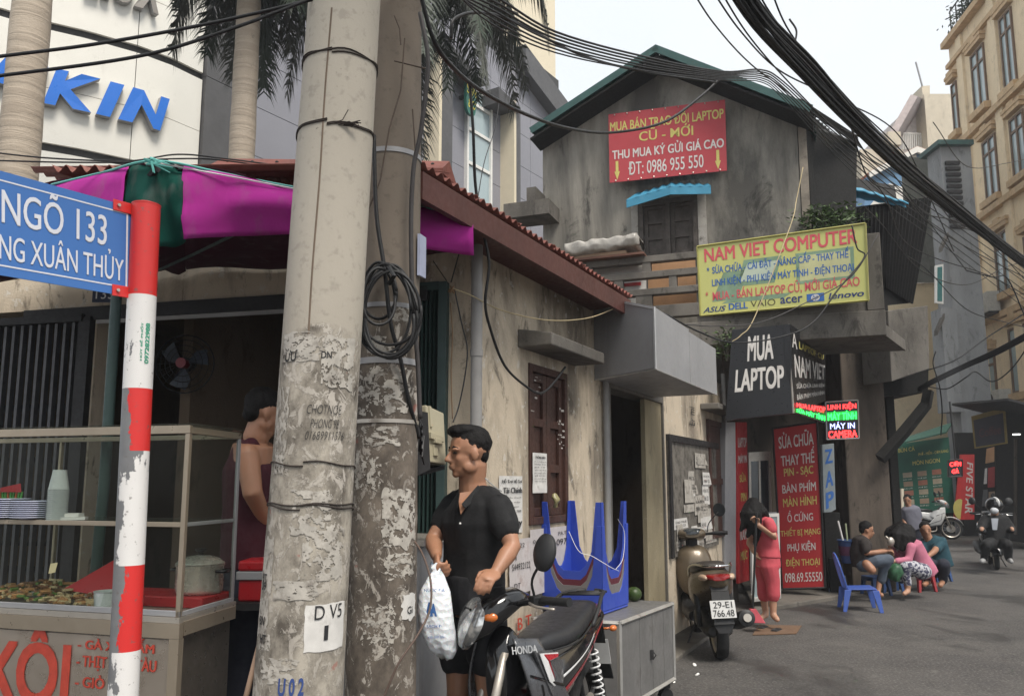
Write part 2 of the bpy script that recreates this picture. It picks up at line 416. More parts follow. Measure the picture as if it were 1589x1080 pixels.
# corrugated roof sheets over the street side
def corr(mb, a, b, c, d, n, amp, seg=6):
    """corrugated sheet between edge a-b (front) and d-c (back); ridges run a->d"""
    nn = (b - a).cross(d - a).normalized(); rs = []
    N = n * seg
    for e0, e1 in ((a, b), (d, c)):
        rs.append([e0.lerp(e1, i / N) + nn * amp * math.cos(2 * math.pi * i / seg) for i in range(N + 1)])
    mb.rings(rs, cap=False, closed=False)
L = f1 - f0; ns = 6
for i in range(ns):
    s0, s1 = f0 + L * i / ns, f0 + L * (i + 1) / ns + .03
    mb = MB(); corr(mb, FL.p(s0, .34, zt + .03 + (i % 2) * .006), FL.p(s1, .34, zt + .03 + (i % 2) * .006), FL.p(s1, -2.6, zt + .55), FL.p(s0, -2.6, zt + .55), 7, .014)
    mb.build('roof_sheet', m_redroof, house, smooth=True, thick=.003)

# shop-front wall (faces the camera)
def sS(u): return FS.hit(u, 750)[0]
zb = FS.hit(443, 480)[1]                     # beam
xs = dict(corner=0.0, sh0=sS(692), sh1=sS(648), left=sS(-90))
mb = MB()
mb.fbox(FS, 0.0, xs['sh0'], -.2, 0, 0, 3.0)
mb.fbox(FS, xs['sh0'], xs['left'], -.2, 0, zb + .09, 3.0)
mb.fbox(FS, sS(118), sS(133), -.2, 0, 0, zb + .09)
mb.build('shop_wall', m_cream, house)
MB().fbox(FS, xs['sh1'] - .05, sS(20), -.12, .03, zb, zb + .088).build('lintel_beam', m_iron, house)
MB().fbox(FS, xs['sh1'], sS(140), .032, .05, zb - .035, zb - .01).build('shutter_rail', m_pvc, house)
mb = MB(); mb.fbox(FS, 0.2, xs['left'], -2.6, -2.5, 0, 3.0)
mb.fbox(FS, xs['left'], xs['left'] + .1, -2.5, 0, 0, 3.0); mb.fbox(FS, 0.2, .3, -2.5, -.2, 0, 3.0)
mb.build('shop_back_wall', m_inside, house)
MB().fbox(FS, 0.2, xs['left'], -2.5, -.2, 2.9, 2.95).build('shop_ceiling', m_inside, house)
# corrugated red roof over the shop front
ra, rb, rc = P(500, 292, 4.0), P(262, 262, 4.25), P(80, 262, 4.45)
up_, bk = Vector((0, 0, .17)), Vector((.11, .48, 0))
def lerp(a, b, t): return a + (b - a) * t
for i in range(5):
    p0, p1 = lerp(rb, ra, i / 5), lerp(rb, ra, (i + 1) / 5 + .01)
    mb = MB(); corr(mb, p0, p1, p1 + up_ + bk, p0 + up_ + bk, 4, .022)
    mb.build('roof_sheet', m_redroof, house, smooth=True, thick=.003)
rD = P(652, 268, 3.93)
for i in range(2):
    p0, p1 = lerp(ra, rD, i / 2), lerp(ra, rD, (i + 1) / 2 + .01)
    mb = MB(); corr(mb, p0, p1, p1 + up_ + bk, p0 + up_ + bk, 4, .022); mb.build('roof_sheet', m_redroof, house, smooth=True, thick=.003)
for i in range(2):
    p0, p1 = lerp(rc, rb, i / 2) - Vector((0, 0, .0)), lerp(rc, rb, (i + 1) / 2)
    mb = MB(); corr(mb, p0, p1, p1 + up_ * .55 + bk, p0 + up_ * .3 + bk, 4, .022); mb.build('roof_sheet', m_redroof, house, smooth=True, thick=.003)
tp = up_ + bk
mb = MB(); A, B = rb + tp, rD + tp
mb.hexa([A - bk * .25 + Vector((0, 0, -.03)), B - bk * .25 + Vector((0, 0, -.03)), B + bk * .3, A + bk * .3,
         A - bk * .25 + Vector((0, 0, .0)), B - bk * .25, B + Vector((0, 0, .09)), A + Vector((0, 0, .09))])
mb.build('ridge_cap', m_redroof, house)
mb = MB()
for i in range(9):
    c = lerp(A, B, (i + .5) / 9) - bk * .12 + Vector((0, 0, .045)); mb.ell(c, (.012, .012, .012), nu=6, nv=4)
struct(mb.build('roof_screws', m_iron, house), 'stuff')
# steep side piece behind the front roof down to the back
mb = MB(); mb.slab([rD + tp, FL.p(f1, -2.6, zt + .55), FL.p(f0 + .8, -2.6, zt + .55), rD + tp + Vector((-1.5, 1.4, .1))], .03)
mb.build('roof_slab', m_redroof, house)

# window with closed maroon shutters, ledge above it
sw0, sw1 = sL(820), sL(880)
mb = MB(); t_ = .05
mb.fbox(FL, sw0, sw0 + t_, -.14, .012, wz0, wz1); mb.fbox(FL, sw1 - t_, sw1, -.14, .012, wz0, wz1)
mb.fbox(FL, sw0 + t_, sw1 - t_, -.14, .012, wz1 - t_, wz1); mb.fbox(FL, sw0 + t_, sw1 - t_, -.14, .012, wz0, wz0 + t_)
wf = mb.build('window_frame', m_wood, house, bevel=.004)
sm_ = (sw0 + sw1) / 2
for a, b in ((sw0 + t_ + .004, sm_ - .004), (sm_ + .004, sw1 - t_ - .004)):
    mb = MB(); H = wz1 - wz0 - 2 * t_
    mb.fbox(FL, a, b, -.05, -.035, wz0 + t_, wz1 - t_)
    for x0, x1 in ((a, a + .055), (b - .055, b)): mb.fbox(FL, x0, x1, -.034, -.012, wz0 + t_ + .002, wz1 - t_ - .002)
    for k in (0, .30, .62, .935): mb.fbox(FL, a + .056, b - .056, -.034, -.012, wz0 + t_ + .002 + H * k, wz0 + t_ + H * (k + .06))
    mb.build('shutter', m_wood, wf, bevel=.003)
lz = FL.hit(850, 548)[1]
lg = MB(); s0, s1 = sL(800) + .03, sL(893)
lg.hexa([FL.p(s0, 0, lz - .03), FL.p(s1, 0, lz - .03), FL.p(s1, .24, lz - .03), FL.p(s0, .24, lz - .03),
         FL.p(s0, 0, lz + .09), FL.p(s1, 0, lz + .09), FL.p(s1, .24, lz + .05), FL.p(s0, .24, lz + .05)])
lg.build('window_ledge', m_oldconc, house, bevel=.008)
# doorway: frame, cream leaf standing open, threshold
sd0, sd1 = sL(942), sL(1030)
mb = MB(); mb.fbox(FL, sd0, sd0 + .07, -.16, .02, 0, dz); mb.fbox(FL, sd1 - .035, sd1, -.16, .02, 0, dz)
mb.fbox(FL, sd0 + .07, sd1 - .035, -.16, .02, dz - .07, dz)
df = mb.build('door_frame', MAT('greybrown_frame', (.13, .12, .105), .6), house, bevel=.004)
sl = sL(1003)
MB().fbox(FL, sl, sd1 - .037, -.045, .0, .06, dz - .072).build('door_leaf', m_ochre, house, bevel=.003)
# junk seen dimly in the room
# canopy box over the door (grey sheet metal)
cz0 = FL.hit(1113, 613, .62)[1]; cz1 = FL.hit(1018, 478, .62)[1]
s0 = FL.hit(922, 580, .0)[0]; s1 = FL.hit(1113, 613, .62)[0]
cano = thing('door_canopy', 'grey sheet metal canopy box over the open doorway of the cream house', 'canopy', FL.p(s0, 0, cz0))
sN = FL.hit(1018, 580, .62)[0]
zL = FL.hit(922, 459, .003)[1]
sm2 = sN + (s1 - sN) * .5
def wedge(mb, a, b, n0, n1, za0, za1, zb0, zb1):
    mb.hexa([FL.p(a, n0, za0), FL.p(b, n0, za0), FL.p(b, n1, za0), FL.p(a, n1, za0), FL.p(a, n0, zb0), FL.p(b, n0, zb0), FL.p(b, n1, zb1), FL.p(a, n1, zb1)])
fL_ = FL.p(s0, .003, 0); fN = FL.p(sN, .62, 0)
mb = MB(); mb.slab([fL_ + Vector((0, 0, cz0)), fN + Vector((0, 0, cz0)), fN + Vector((0, 0, cz1)), fL_ + Vector((0, 0, zL))], .012); mb.build('end_panel', m_galv, cano)
for a, b in ((sN, sm2 - .003), (sm2 + .003, s1)):
    mb = MB(); mb.fbox(FL, a, b, .608, .62, cz0 - .001, cz1 - .02 * (a > sN)); mb.build('front_panel', m_galv, cano)
mb = MB(); mb.add([FL.p(s0, .0, cz0 + .012), FL.p(sN, .605, cz0 + .012), FL.p(s1, .605, cz0 + .012), FL.p(s1, .0, cz0 + .012)], [(0, 1, 2, 3)])
mb.build('soffit_panel', m_galv, cano, thick=.006)
mb = MB(); mb.add([FL.p(s0, .0, zL - .01), FL.p(sN, .605, cz1 - .01), FL.p(s1, .605, cz1 - .03), FL.p(s1, .0, zL - .01)], [(0, 1, 2, 3)])
mb.build('top_panel', m_galv, cano, thick=.006)
mb = MB(); mb.tube([fN + Vector((0, 0, cz0)), fN + Vector((0, 0, cz1))], .006, 6); mb.tube([fL_ + Vector((0, 0, cz0)), fN + Vector((0, 0, cz0)), FL.p(s1, .62, cz0)], .005, 6)
mb.build('edge_trim', MAT('pale_trim', (.5, .5, .5), .4, .5), cano)

# drainpipe at the corner, second thinner one near the end
pc = P(739, 620, 4.5)
mb = MB(); mb.tube([Vector((pc.x, pc.y, 0.0)), Vector((pc.x, pc.y, FS.hit(739, 372)[1]))], .033, 14)
dp = mb.build('drainpipe', m_pvc, None, smooth=40, rel=Vector((pc.x, pc.y, 0)))
tag(dp, 'thick pale grey plastic drainpipe on the corner of the cream house', 'pipe')
c_ = MB(); c_.tube([Vector((pc.x, pc.y, P(739, 548, 4.5).z - .02)), Vector((pc.x, pc.y, P(739, 548, 4.5).z + .02))], .037, 14); c_.build('pipe_collar', m_pvc, dp, smooth=40)
p2 = FL.p(sL(1123), .04, 0)
mb = MB(); mb.tube([p2, p2 + Vector((0, 0, 2.9))], .028, 10)
dp = mb.build('drainpipe', m_pvc, None, smooth=40, rel=p2); tag(dp, 'thin grey drainpipe between the notice board wall and the laptop shop', 'pipe')
p2 = FL.p(sL(936), .03, 0)
mb = MB(); mb.tube([p2, p2 + Vector((0, 0, dz))], .02, 10); mb.tube([p2 + FL.d * .05, p2 + FL.d * .05 + Vector((0, 0, dz))], .014, 8)
dp = mb.build('drainpipe', m_pvc, None, smooth=40, rel=p2); tag(dp, 'pair of thin grey pipes beside the dark doorway', 'pipe')

# green folding shutter on the shop front
fs = thing('folding_shutter', 'dark green ribbed steel folding door beside the electric box', 'door', FS.p(xs['sh0'], 0, 0))
zsh = FS.hit(670, 452)[1]
sh0, sh1 = sS(680), sS(610)
nrib = 11
for i in range(nrib):
    a = sh0 + (sh1 - sh0) * i / nrib; b = sh0 + (sh1 - sh0) * (i + 1) / nrib
    mb = MB(); mb.hexa([FS.p(a, -.02, .05), FS.p(b - .003, -.02, .05), FS.p((a * .6 + b * .4), .02, .05), FS.p(a + .004, .006, .05),
                        FS.p(a, -.02, zsh), FS.p(b - .003, -.02, zsh), FS.p((a * .6 + b * .4), .02, zsh), FS.p(a + .004, .006, zsh)])
    mb.build('slat', m_greensteel, fs)
MB().fbox(FS, sS(694), sh0 - .002, -.02, .05, .0, FS.hit(685, 440)[1]).build('post', m_greensteel, fs, bevel=.004)
MB().fbox(FS, sh0, sh1, -.02, .03, zsh + .002, zsh + .05).build('top_rail', m_greensteel, fs)

# grey lattice gate at the left of the shop front
gate = thing('lattice_gate', 'dark grey steel folding lattice gate closed at the left of the shop', 'gate', FS.p(sS(60), 0, 0))
gz = FS.hit(60, 505)[1]; ga, gb = sS(112), sS(-60)
MB().fbox(FS, ga - .03, gb, -.02, .06, gz, gz + .05).build('top_rail', m_iron, gate)
MB().fbox(FS, ga - .09, ga, -.03, .05, 0, gz + .03).build('post', m_iron, gate)
nb = 13
for i in range(nb):
    x = ga + .04 + (gb - ga) * i / nb
    MB().fbox(FS, x, x + .022, .0, .035, .05, gz - .003).build('bar', MAT('gate_bar', (.085, .085, .09), .5, .3), gate)
mb = MB()
for i in range(nb - 1):
    x = ga + .05 + (gb - ga) * i / nb; x2 = x + (gb - ga) / nb
    for z in (.4, .75, 1.1, 1.45, 1.8):
        mb.tube([FS.p(x, -.008, z), FS.p(x2, -.008, z + .22)], .007, 4); mb.tube([FS.p(x, -.012, z + .22), FS.p(x2, -.012, z)], .007, 4)
struct(mb.build('lattice', m_iron, gate), 'stuff')
# house number plaque
q = [FS.p(sS(124), .012, FS.hit(124, 471)[1]), FS.p(sS(164), .012, FS.hit(164, 471)[1]), FS.p(sS(164), .012, FS.hit(164, 446)[1]), FS.p(sS(124), .012, FS.hit(124, 446)[1])]
np_ = thing('number_plaque', 'small dark plaque with the number 133 on the wall under the street sign', 'house number', q[0])
MB().slab(q, .01).build('plate', MAT('plaque_blue', (.02, .03, .07), .4), np_)
mb = MB(); text(mb, '133', q, .15, .85, .2, .8, bold=.0); mb.build('number', m_white, np_)
# ================================================================= WHITE / GREY SHOWROOM BUILDING
sh = thing('showroom_building', 'modern showroom clad in curved white panels and grey stone behind the palms', 'building', P(313, 700, 16) * Vector((1, 1, 0)) if False else Vector((-6.2, 16.0, 0)))
arc = []
for u, Y in ((-160, 12.9), (-60, 13.35), (49, 14.0), (130, 14.4), (214, 14.94), (265, 15.4), (313, 16.0)):
    arc.append((u, Y))
def arcp(t):
    x = t * (len(arc) - 1); i = min(int(x), len(arc) - 2); f = x - i
    a, b = arc[i], arc[i + 1]; Y = a[1] + (b[1] - a[1]) * f
    # smooth
    u = a[0] + (b[0] - a[0]) * f; p = P(u, 150, Y); return Vector((p.x, p.y, 0))
def arct(u):
    for i in range(len(arc) - 1):
        if arc[i][0] <= u <= arc[i + 1][0]: return (i + (u - arc[i][0]) / (arc[i + 1][0] - arc[i][0])) / (len(arc) - 1)
z1 = P(130, 62, 14.5).z; z2 = P(130, 240, 14.4).z; zm1 = (z1 + z2) / 2 - .1
DZ = z1 - z2
levels = [z2 - 2 * DZ, z2 - DZ, z2, z1, z1 + DZ, z1 + 2 * DZ]
NS = 24
cuts = [0, arct(-60), arct(49) - .03, arct(208), 1.0]
def shellpanel(t0, t1, za, zb, mat, name, off=0.0, th=.06):
    mb = MB(); n = 8; fr = []; bk = []
    for i in range(n + 1):
        t = t0 + (t1 - t0) * i / n; p = arcp(t); q = arcp(min(1, t + .01)) - arcp(max(0, t - .01)); nn = Vector((q.y, -q.x, 0)).normalized()
        fr.append(p + nn * off); bk.append(p + nn * (off - th))
    Z = Vector((0, 0, 1))
    mb.rings([[p + Z * za for p in bk], [p + Z * za for p in fr], [p + Z * zb for p in fr], [p + Z * zb for p in bk], [p + Z * za for p in bk]], cap=False, closed=False)
    mb.add([fr[0] + Z * za, bk[0] + Z * za, bk[0] + Z * zb, fr[0] + Z * zb], [(0, 1, 2, 3)]); mb.add([fr[-1] + Z * za, bk[-1] + Z * za, bk[-1] + Z * zb, fr[-1] + Z * zb], [(0, 1, 2, 3)])
    return mb.build(name, mat, sh, smooth=30)
shellpanel(0, 1, 0, levels[-1] + 1, m_joint, 'backing_wall', -.09, .3)
for li in range(len(levels) - 1):
    za, zb_ = levels[li], levels[li + 1]
    mid = (za + zb_) / 2
    for c in range(len(cuts) - 1):
        for a, b in ((za + .12, mid - .006), (mid + .006, zb_ - .04)):
            shellpanel(cuts[c] + .0012, cuts[c + 1] - .0012, a, b, m_panelwhite, 'panel')
# grey stone side, running away behind the palms
FW = Frame((arcp(1).x, arcp(1).y), (.67, 1), 1)
def sW(u): return FW.hit(u, 400)[0]
LW = sW(850); H0 = 16.5
MB().fbox(FW, 0.05, LW + 1, -6, -.08, 0, H0).build('backing_wall', m_joint, sh)
# dark pilaster next to the curved wall
pz = [0, 2, 4, 6, 8, 10, 12, 14]
for a, b in zip(pz[:-1], pz[1:]):
    MB().fbox(FW, .02, sW(356), -.08, .1, a + .01, b - .005).build('stone_slab', m_darkstone, sh)
zt0 = P(820, 84, 26).z
rowh = 1.15
cols = [sW(356) + .01] + [sW(356) + .01 + 2.4 * i for i in range(1, 6)]
cols = [c for c in cols if c < LW] + [LW + .8]
for ci in range(len(cols) - 1):
    z = 3.0
    while z < 15.6:
        MB().fbox(FW, cols[ci] + .008, cols[ci + 1] - .008, -.08, 0, z + .008, z + rowh - .008).build('stone_slab', m_greypanel, sh)
        z += rowh
MB().fbox(FW, sW(356), LW + .8, -.08, -.0, 0, 2.99).build('stone_base', m_greypanel, sh)
# cream fins with dark stone returns
m_creamfin = MAT('cream_fin', (.66, .58, .43), .6, var=.04)
def fin(u0, u1, u2, vtop):
    a = sW(u0); n = .55
    s1 = FW.hit(u1, 400, n)[0]
    z = FW.hit(u0, vtop, n)[1]
    mb = MB(); mb.fbox(FW, a, a + .12, .0, n, 0, z); mb.build('cream_fin', m_creamfin, sh)
    mb = MB(); mb.fbox(FW, a + .12, FW.hit(u2, 400, n)[0], .0, n, 0, z - .1); mb.build('stone_return', m_darkstone, sh)
fin(655, 686, 700, 40); fin(776, 795, 808, 140)
# wedge cap pieces above the fins
for (u0, v0, u1, v1) in ((657, 20, 752, 128), (774, 135, 808, 168)):
    a, za = FW.hit(u0, v0, .7); b, zb_ = FW.hit(u1, v1, .7)
    mb = MB(); mb.hexa([FW.p(a, 0, za - .5), FW.p(b, 0, zb_ - .12), FW.p(b, .7, zb_ - .12), FW.p(a, .7, za - .5), FW.p(a, 0, za), FW.p(b, 0, zb_), FW.p(b, .7, zb_), FW.p(a, .7, za)])
    mb.build('eave_slab', MAT('slate_eave', (.07, .068, .07), .6), sh)
# window with white frame
a, zt_ = FW.hit(722, 140, .02); b, zb_ = FW.hit(760, 330, .02)
zt_ = FW.hit(740, 142, .02)[1]
wn = MB(); fw = .09
for x0, x1, y0, y1 in ((a, a + fw, zb_, zt_), (b - fw, b, zb_, zt_), (a + fw, b - fw, zt_ - fw, zt_), (a + fw, b - fw, zb_, zb_ + fw)):
    wn.fbox(FW, x0, x1, .0, .12, y0, y1)
for k in (.33, .62, .86): z = zb_ + (zt_ - zb_) * k; wn.fbox(FW, a + fw, b - fw, .02, .1, z - .05, z + .05)
wno = wn.build('window', m_white, sh)
for k0, k1 in ((0, .33), (.33, .62), (.62, .86), (.86, 1)):
    MB().fbox(FW, a + fw, b - fw, .03, .05, zb_ + (zt_ - zb_) * k0 + .06, zb_ + (zt_ - zb_) * k1 - .06).build('pane', m_glasswin, wno)
# parapet roof edge at the far end
a1, zz1 = FW.hit(812, 70, .3); a2, zz2 = FW.hit(884, 168, .3)
mb = MB(); mb.hexa([FW.p(a1, -1, zz1 - .9), FW.p(a2, -1, zz2 - .9), FW.p(a2, .4, zz2 - .9), FW.p(a1, .4, zz1 - .9), FW.p(a1, -1, zz1), FW.p(a2, -1, zz2), FW.p(a2, .4, zz2), FW.p(a1, .4, zz1)])
mb.build('roof_edge', m_darkstone, sh)
# raised letters
def arc_letters(chars, v0, v1, mat, label, dep=.14, bold=.03, ital=0.0):
    uN = chars[-1][2]; Yn = 14.4 + 1.2 * (uN / 313); za, zb_ = P(uN, v1, Yn).z, P(uN, v0, Yn).z
    o = thing('sign_letters', label, 'sign', arcp(arct(uN)))
    for s, u0, u1 in chars:
        co, fs = glyphs(s, bold, ital); ta, tb = arct(u0), arct(u1); vs = []; vb = []
        for x, y in co:
            t = max(0, min(.999, ta + (tb - ta) * x)); p = arcp(t); q = arcp(min(1, t + .01)) - arcp(max(0, t - .01)); nn = Vector((q.y, -q.x, 0)).normalized(); z = za + (zb_ - za) * y
            vs.append(p + nn * (dep + .02) + Vector((0, 0, z))); vb.append(p + nn * .02 + Vector((0, 0, z)))
        mbF = MB(); mbF.add(vs, fs); ed = {}
        for f in fs:
            for i in range(len(f)):
                e = (f[i], f[(i + 1) % len(f)])
                if (e[1], e[0]) in ed: del ed[(e[1], e[0])]
                else: ed[e] = 1
        v2 = []; f2 = []
        for a, b in ed: k = len(v2); v2 += [vs[a], vs[b], vb[b], vb[a]]; f2.append((k + 1, k, k + 3, k + 2))
        lo = mbF.build('letter', mat, o, recalc=False); mbS = MB(); mbS.add(v2, f2); mbS.build('letter_side', MAT('letter_side', (.38, .37, .36), .5), lo, recalc=False)
m_blueletter = MAT('blue_letter', (.02, .16, .62), .35, var=.03, bump=0)
m_greyletter = MAT('grey_letter', (.22, .2, .18), .4, var=.05, bump=0)
arc_letters([('D', -100, -42), ('A', -38, 28), ('I', 34, 72), ('K', 68, 152), ('I', 149, 190), ('N', 184, 259)], 160, 212, m_blueletter, 'big raised blue letters IKIN on the curved white facade', bold=.05, ital=.22)
arc_letters([('L', 118, 140), ('I', 143, 157), ('U', 161, 196), ('X', 196, 233)], -24, 36, m_greyletter, 'raised grey letters at the top of the white facade', bold=.06)
# small oval signboard on the grey wall
a, b = sW(703), sW(719); zt_ = FW.hit(711, 120, .1)[1]; zb_ = FW.hit(711, 180, .1)[1]
ov = thing('oval_sign', 'small green oval signboard with yellow lettering on the grey wall', 'sign', FW.p(a, 0, zb_))
mb = MB(); ring = []
for k in range(24):
    c, s_ = math.cos(2 * math.pi * k / 24), math.sin(2 * math.pi * k / 24); ring.append(((a + b) / 2 + (b - a) / 2 * abs(c) ** .6 * (1 if c > 0 else -1), (zt_ + zb_) / 2 + (zt_ - zb_) / 2 * abs(s_) ** .7 * (1 if s_ > 0 else -1)))
mb.rings([[FW.p(x, n, z) for x, z in ring] for n in (.35, .45)]); mb.build('board', MAT('sign_green', (.02, .13, .1), .4), ov)
q = [FW.p(a, .452, zb_), FW.p(b, .452, zb_), FW.p(b, .452, zt_), FW.p(a, .452, zt_)]
mb = MB(); text(mb, 'SAN', q, .05, .95, .52, .78, bold=.03); text(mb, '& O', q, .2, .9, .18, .4, bold=.02); mb.build('lettering', MAT('sign_yellow', (.75, .62, .06), .5), ov)
mb = MB(); mb.fbox(FW, (a + b) / 2 - .05, (a + b) / 2 + .05, 0, .35, (zt_ + zb_) / 2, (zt_ + zb_) / 2 + .1); mb.build('bracket', m_iron, ov)
# cream block behind
cb = thing('cream_tower', 'plain cream tower block rising behind the grey showroom and palm', 'building', Vector((1.3, 34, 0)))
pa = P(838, 100, 34); pb = P(862, 100, 34)
mb = MB(); mb.box(pa.x - 4, pb.x, 34, 42, 0, 26); mb.build('wall', m_creamfin, cb)

# ================================================================= PALMS
m_trunk, t_, b_ = new_mat('palm_trunk'); n_ = NT(t_)
wv = n_.ramp(n_.noise(5, 4, n_.map((.12, .12, 2.2), (0, 0, 0)), .6, .5), .44, .56)
c_ = n_.mix(n_.noise(2.2, 6), (.30, .245, .19, 1), (.46, .39, .31, 1)); c_ = n_.mix(n_.math('MULTIPLY', wv, .25), c_, (.2, .16, .12, 1))
c_ = n_.mix(n_.math('MULTIPLY', n_.ramp(n_.noise(2.0, 7, n_.map((1.2, 1.2, .8), (5, 0, 0)), .7), .6, .68), .7), c_, (.09, .085, .07, 1))
t_.links.new(c_, b_.inputs['Base Color']); b_.inputs['Roughness'].default_value = .85
n_.bump(b_, n_.math('ADD', wv, n_.noise(30, 5)), .3, .02)
m_frond = MAT('palm_leaf', (.035, .052, .032), .55, var=.4, scale=3, bump=0)
m_frond2 = MAT('palm_leaf_grey', (.075, .08, .062), .6, var=.35, scale=3, bump=0)
def palm(label, x, y, rad, ztop, crown, seed, nfr=16, lean=0, Ls=2.6, azs=None):
    rr = random.Random(seed); o = thing('palm_tree', label, 'palm tree', Vector((x, y, 0)), 'royal palms behind the low house')
    mb = MB(); pts = []; rs = []
    for i in range(30):
        z = ztop * i / 29; pts.append(Vector((x + lean * z, y, z))); rs.append(rad * (1.12 - .25 * i / 29) * (1 + .025 * math.sin(i * 2.1)))
    mb.tube(pts, rs, 20); mb.build('trunk', m_trunk, o, smooth=True)
    top = Vector((x + lean * ztop, y, ztop))
    mb = MB(); mb.tube([top, top + Vector((0, 0, .5)), top + Vector((0, 0, 1.3))], [rad * .95, rad * .8, rad * .3], 14)
    mb.build('crown_shaft', MAT('crownshaft', (.14, .19, .08), .5), o, smooth=True)
    top = top + Vector((0, 0, 1.0))
    for k in range(nfr):
        az = 2 * math.pi * k / nfr + rr.uniform(-.2, .2) if azs is None else azs[k % len(azs)] + rr.uniform(-.25, .25)
        el = rr.uniform(-.35, .9); Lf = Ls * rr.uniform(.85, 1.15)
        d = Vector((math.cos(az), math.sin(az), 0)); pts = []; p = top.copy(); a = el
        for i in range(15):
            pts.append(p.copy()); p = p + (d * math.cos(a) + Vector((0, 0, math.sin(a)))) * (Lf / 14); a -= (.115 + .05 * (el + .3)) * 1.1
            a = max(a, -1.45)
        mb = MB(); mb.mi = 0; mb.tube(pts, [.03 * (1 - i / 16) + .004 for i in range(15)], 5)
        side = d.cross(Vector((0, 0, 1)))
        for i in range(1, 14):
            for rep in range(11):
                f = i + rr.random(); j = min(int(f), 13); q = pts[j].lerp(pts[min(j + 1, 14)], f - j)
                t = (pts[min(j + 1, 14)] - pts[j]).normalized()
                for sgn in (-1, 1):
                    ln = .75 * (1 - abs(f / 14 - .45) * 1.1) * rr.uniform(.75, 1.15)
                    dr = (side * sgn * rr.uniform(.35, .9) + t * .45 + Vector((0, 0, rr.uniform(-1.1, .15)))).normalized()
                    q1 = q + dr * ln * .5; q2 = q1 + (dr + Vector((0, 0, -1.0))).normalized() * ln * .6
                    wv_ = t * .016
                    mb.add([q - wv_, q + wv_, q1 + wv_, q1 - wv_, q2], [(0, 1, 2, 3), (3, 2, 4)])
        mb.build('frond', m_frond if rr.random() < .6 else m_frond2, o, recalc=False)
palm('thick pale palm trunk at the left edge in front of the white facade', P(15, 400, 9.5).x, 9.5, .23, 13.0, 0, 1, nfr=10)
p = P(377, 200, 11.5); palm('ringed palm trunk standing against the grey stone wall above the red roof', p.x, 11.5, .2, P(377, -70, 11.5).z - .6, 0, 2, nfr=17, Ls=2.3)
p = P(752, 200, 12.0)
palm('dark feathery palm hanging over the cables to the right of the poles', P(622, 300, 12.5).x, 12.5, .17, P(640, -60, 12.5).z - .9, 0.02, 5, nfr=30, Ls=3.3)
# ================================================================= GABLE HOUSE
gh = thing('gable_house', 'old two storey house with a black mould stained gable and green eaves', 'house', FG.p(0, 0, 0))
def gp(u, v, n=0.0): s, z = FG.hit(u, v, n); return FG.p(s, n, z)
poly = [gp(843, 520), gp(1252, 520), gp(1243, 172), gp(1015, 88), gp(843, 222)]
# wall with a window hole
s0, z0_ = FG.hit(992, 400); s1, z1_ = FG.hit(1082, 303)
sLft, sRgt = FG.hit(843, 400)[0], FG.hit(1247, 400)[0]; zBot = FG.hit(1085, 560)[1]
zl, zr, (sa, za) = FG.hit(843, 218)[1], FG.hit(1245, 170)[1], FG.hit(1017, 84)
def roofz(s): return zl + (za - zl) * (s - sLft) / (sa - sLft) if s < sa else za + (zr - za) * (s - sa) / (sRgt - sa)
mb = MB()
def wallcol(a, b, z0, z1=None):
    mb.hexa([FG.p(a, -.22, z0), FG.p(b, -.22, z0), FG.p(b, 0, z0), FG.p(a, 0, z0)] + ([FG.p(a, -.22, roofz(a)), FG.p(b, -.22, roofz(b)), FG.p(b, 0, roofz(b)), FG.p(a, 0, roofz(a))] if z1 is None else [FG.p(a, -.22, z1), FG.p(b, -.22, z1), FG.p(b, 0, z1), FG.p(a, 0, z1)]))
wallcol(sLft, s0, zBot); wallcol(s0, sa, z1_); wallcol(sa, s1, z1_); wallcol(s1, sRgt, zBot); wallcol(s0, s1, zBot, z0_)
mb.build('gable_wall', m_mould, gh)
# pale corner strip on the right edge of the gable
sc0, sc1 = FG.hit(1243, 300)[0], FG.hit(1256, 300)[0]
mb = MB(); mb.fbox(FG, sc0, sc1, -.3, .012, zBot, zr - .25); mb.build('corner_pier', MAT('pale_pier', (.22, .19, .155), .85, dirt=.4), gh)
# street side wall going back, its shade put into the colour
FR = Frame((FG.p(sRgt, 0, 0).x, FG.p(sRgt, 0, 0).y), (.40, 1), 1)
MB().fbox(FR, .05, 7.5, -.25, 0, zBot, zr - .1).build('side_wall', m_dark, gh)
MB().fbox(Frame((FG.p(sLft, 0, 0).x, FG.p(sLft, 0, 0).y), (.3, 1), 1), .2, 7, -.0, .25, 2, zl - .1).build('side_wall', m_mould, gh)
# roof slopes: corrugated sheets with a green verge board
bkv = Vector((2.9, 7.0, 0)); fr_ = FG.n * .45
def rp_(u, v, n=.45): s, z = FG.hit(u, v, n); return FG.p(s, n, z)
eL, ap, eR = rp_(822, 203), rp_(1018, 74), rp_(1262, 168)
for (a, b, k) in ((eL, ap, 5), (ap, eR, 5)):
    for i in range(k):
        p0, p1 = lerp(a, b, i / k), lerp(a, b, (i + 1) / k)
        mb = MB(); corr(mb, p0, p0 + bkv, p1 + bkv, p1, 22, .02, 4); mb.build('roof_sheet', m_greenroof, gh, thick=.004)
def board(mb, a, b, h, th):
    d = (b - a).normalized(); upv = d.cross(FG.n).normalized(); upv = upv if upv.z > 0 else -upv
    mb.hexa([a - upv * h, b - upv * h, b - upv * h + FG.n * th, a - upv * h + FG.n * th, a, b, b + FG.n * th, a + FG.n * th])
for a, b in ((eL, ap), (ap, eR)):
    mb = MB(); board(mb, a + Vector((0, 0, .03)), b + Vector((0, 0, .03)), .10, .03); mb.build('verge_board', m_greenroof, gh)
    mb = MB(); mb.slab([a - Vector((0, 0, .12)), b - Vector((0, 0, .12)), b - Vector((0, 0, .12)) - fr_, a - Vector((0, 0, .12)) - fr_], .03); mb.build('soffit', m_dark, gh)
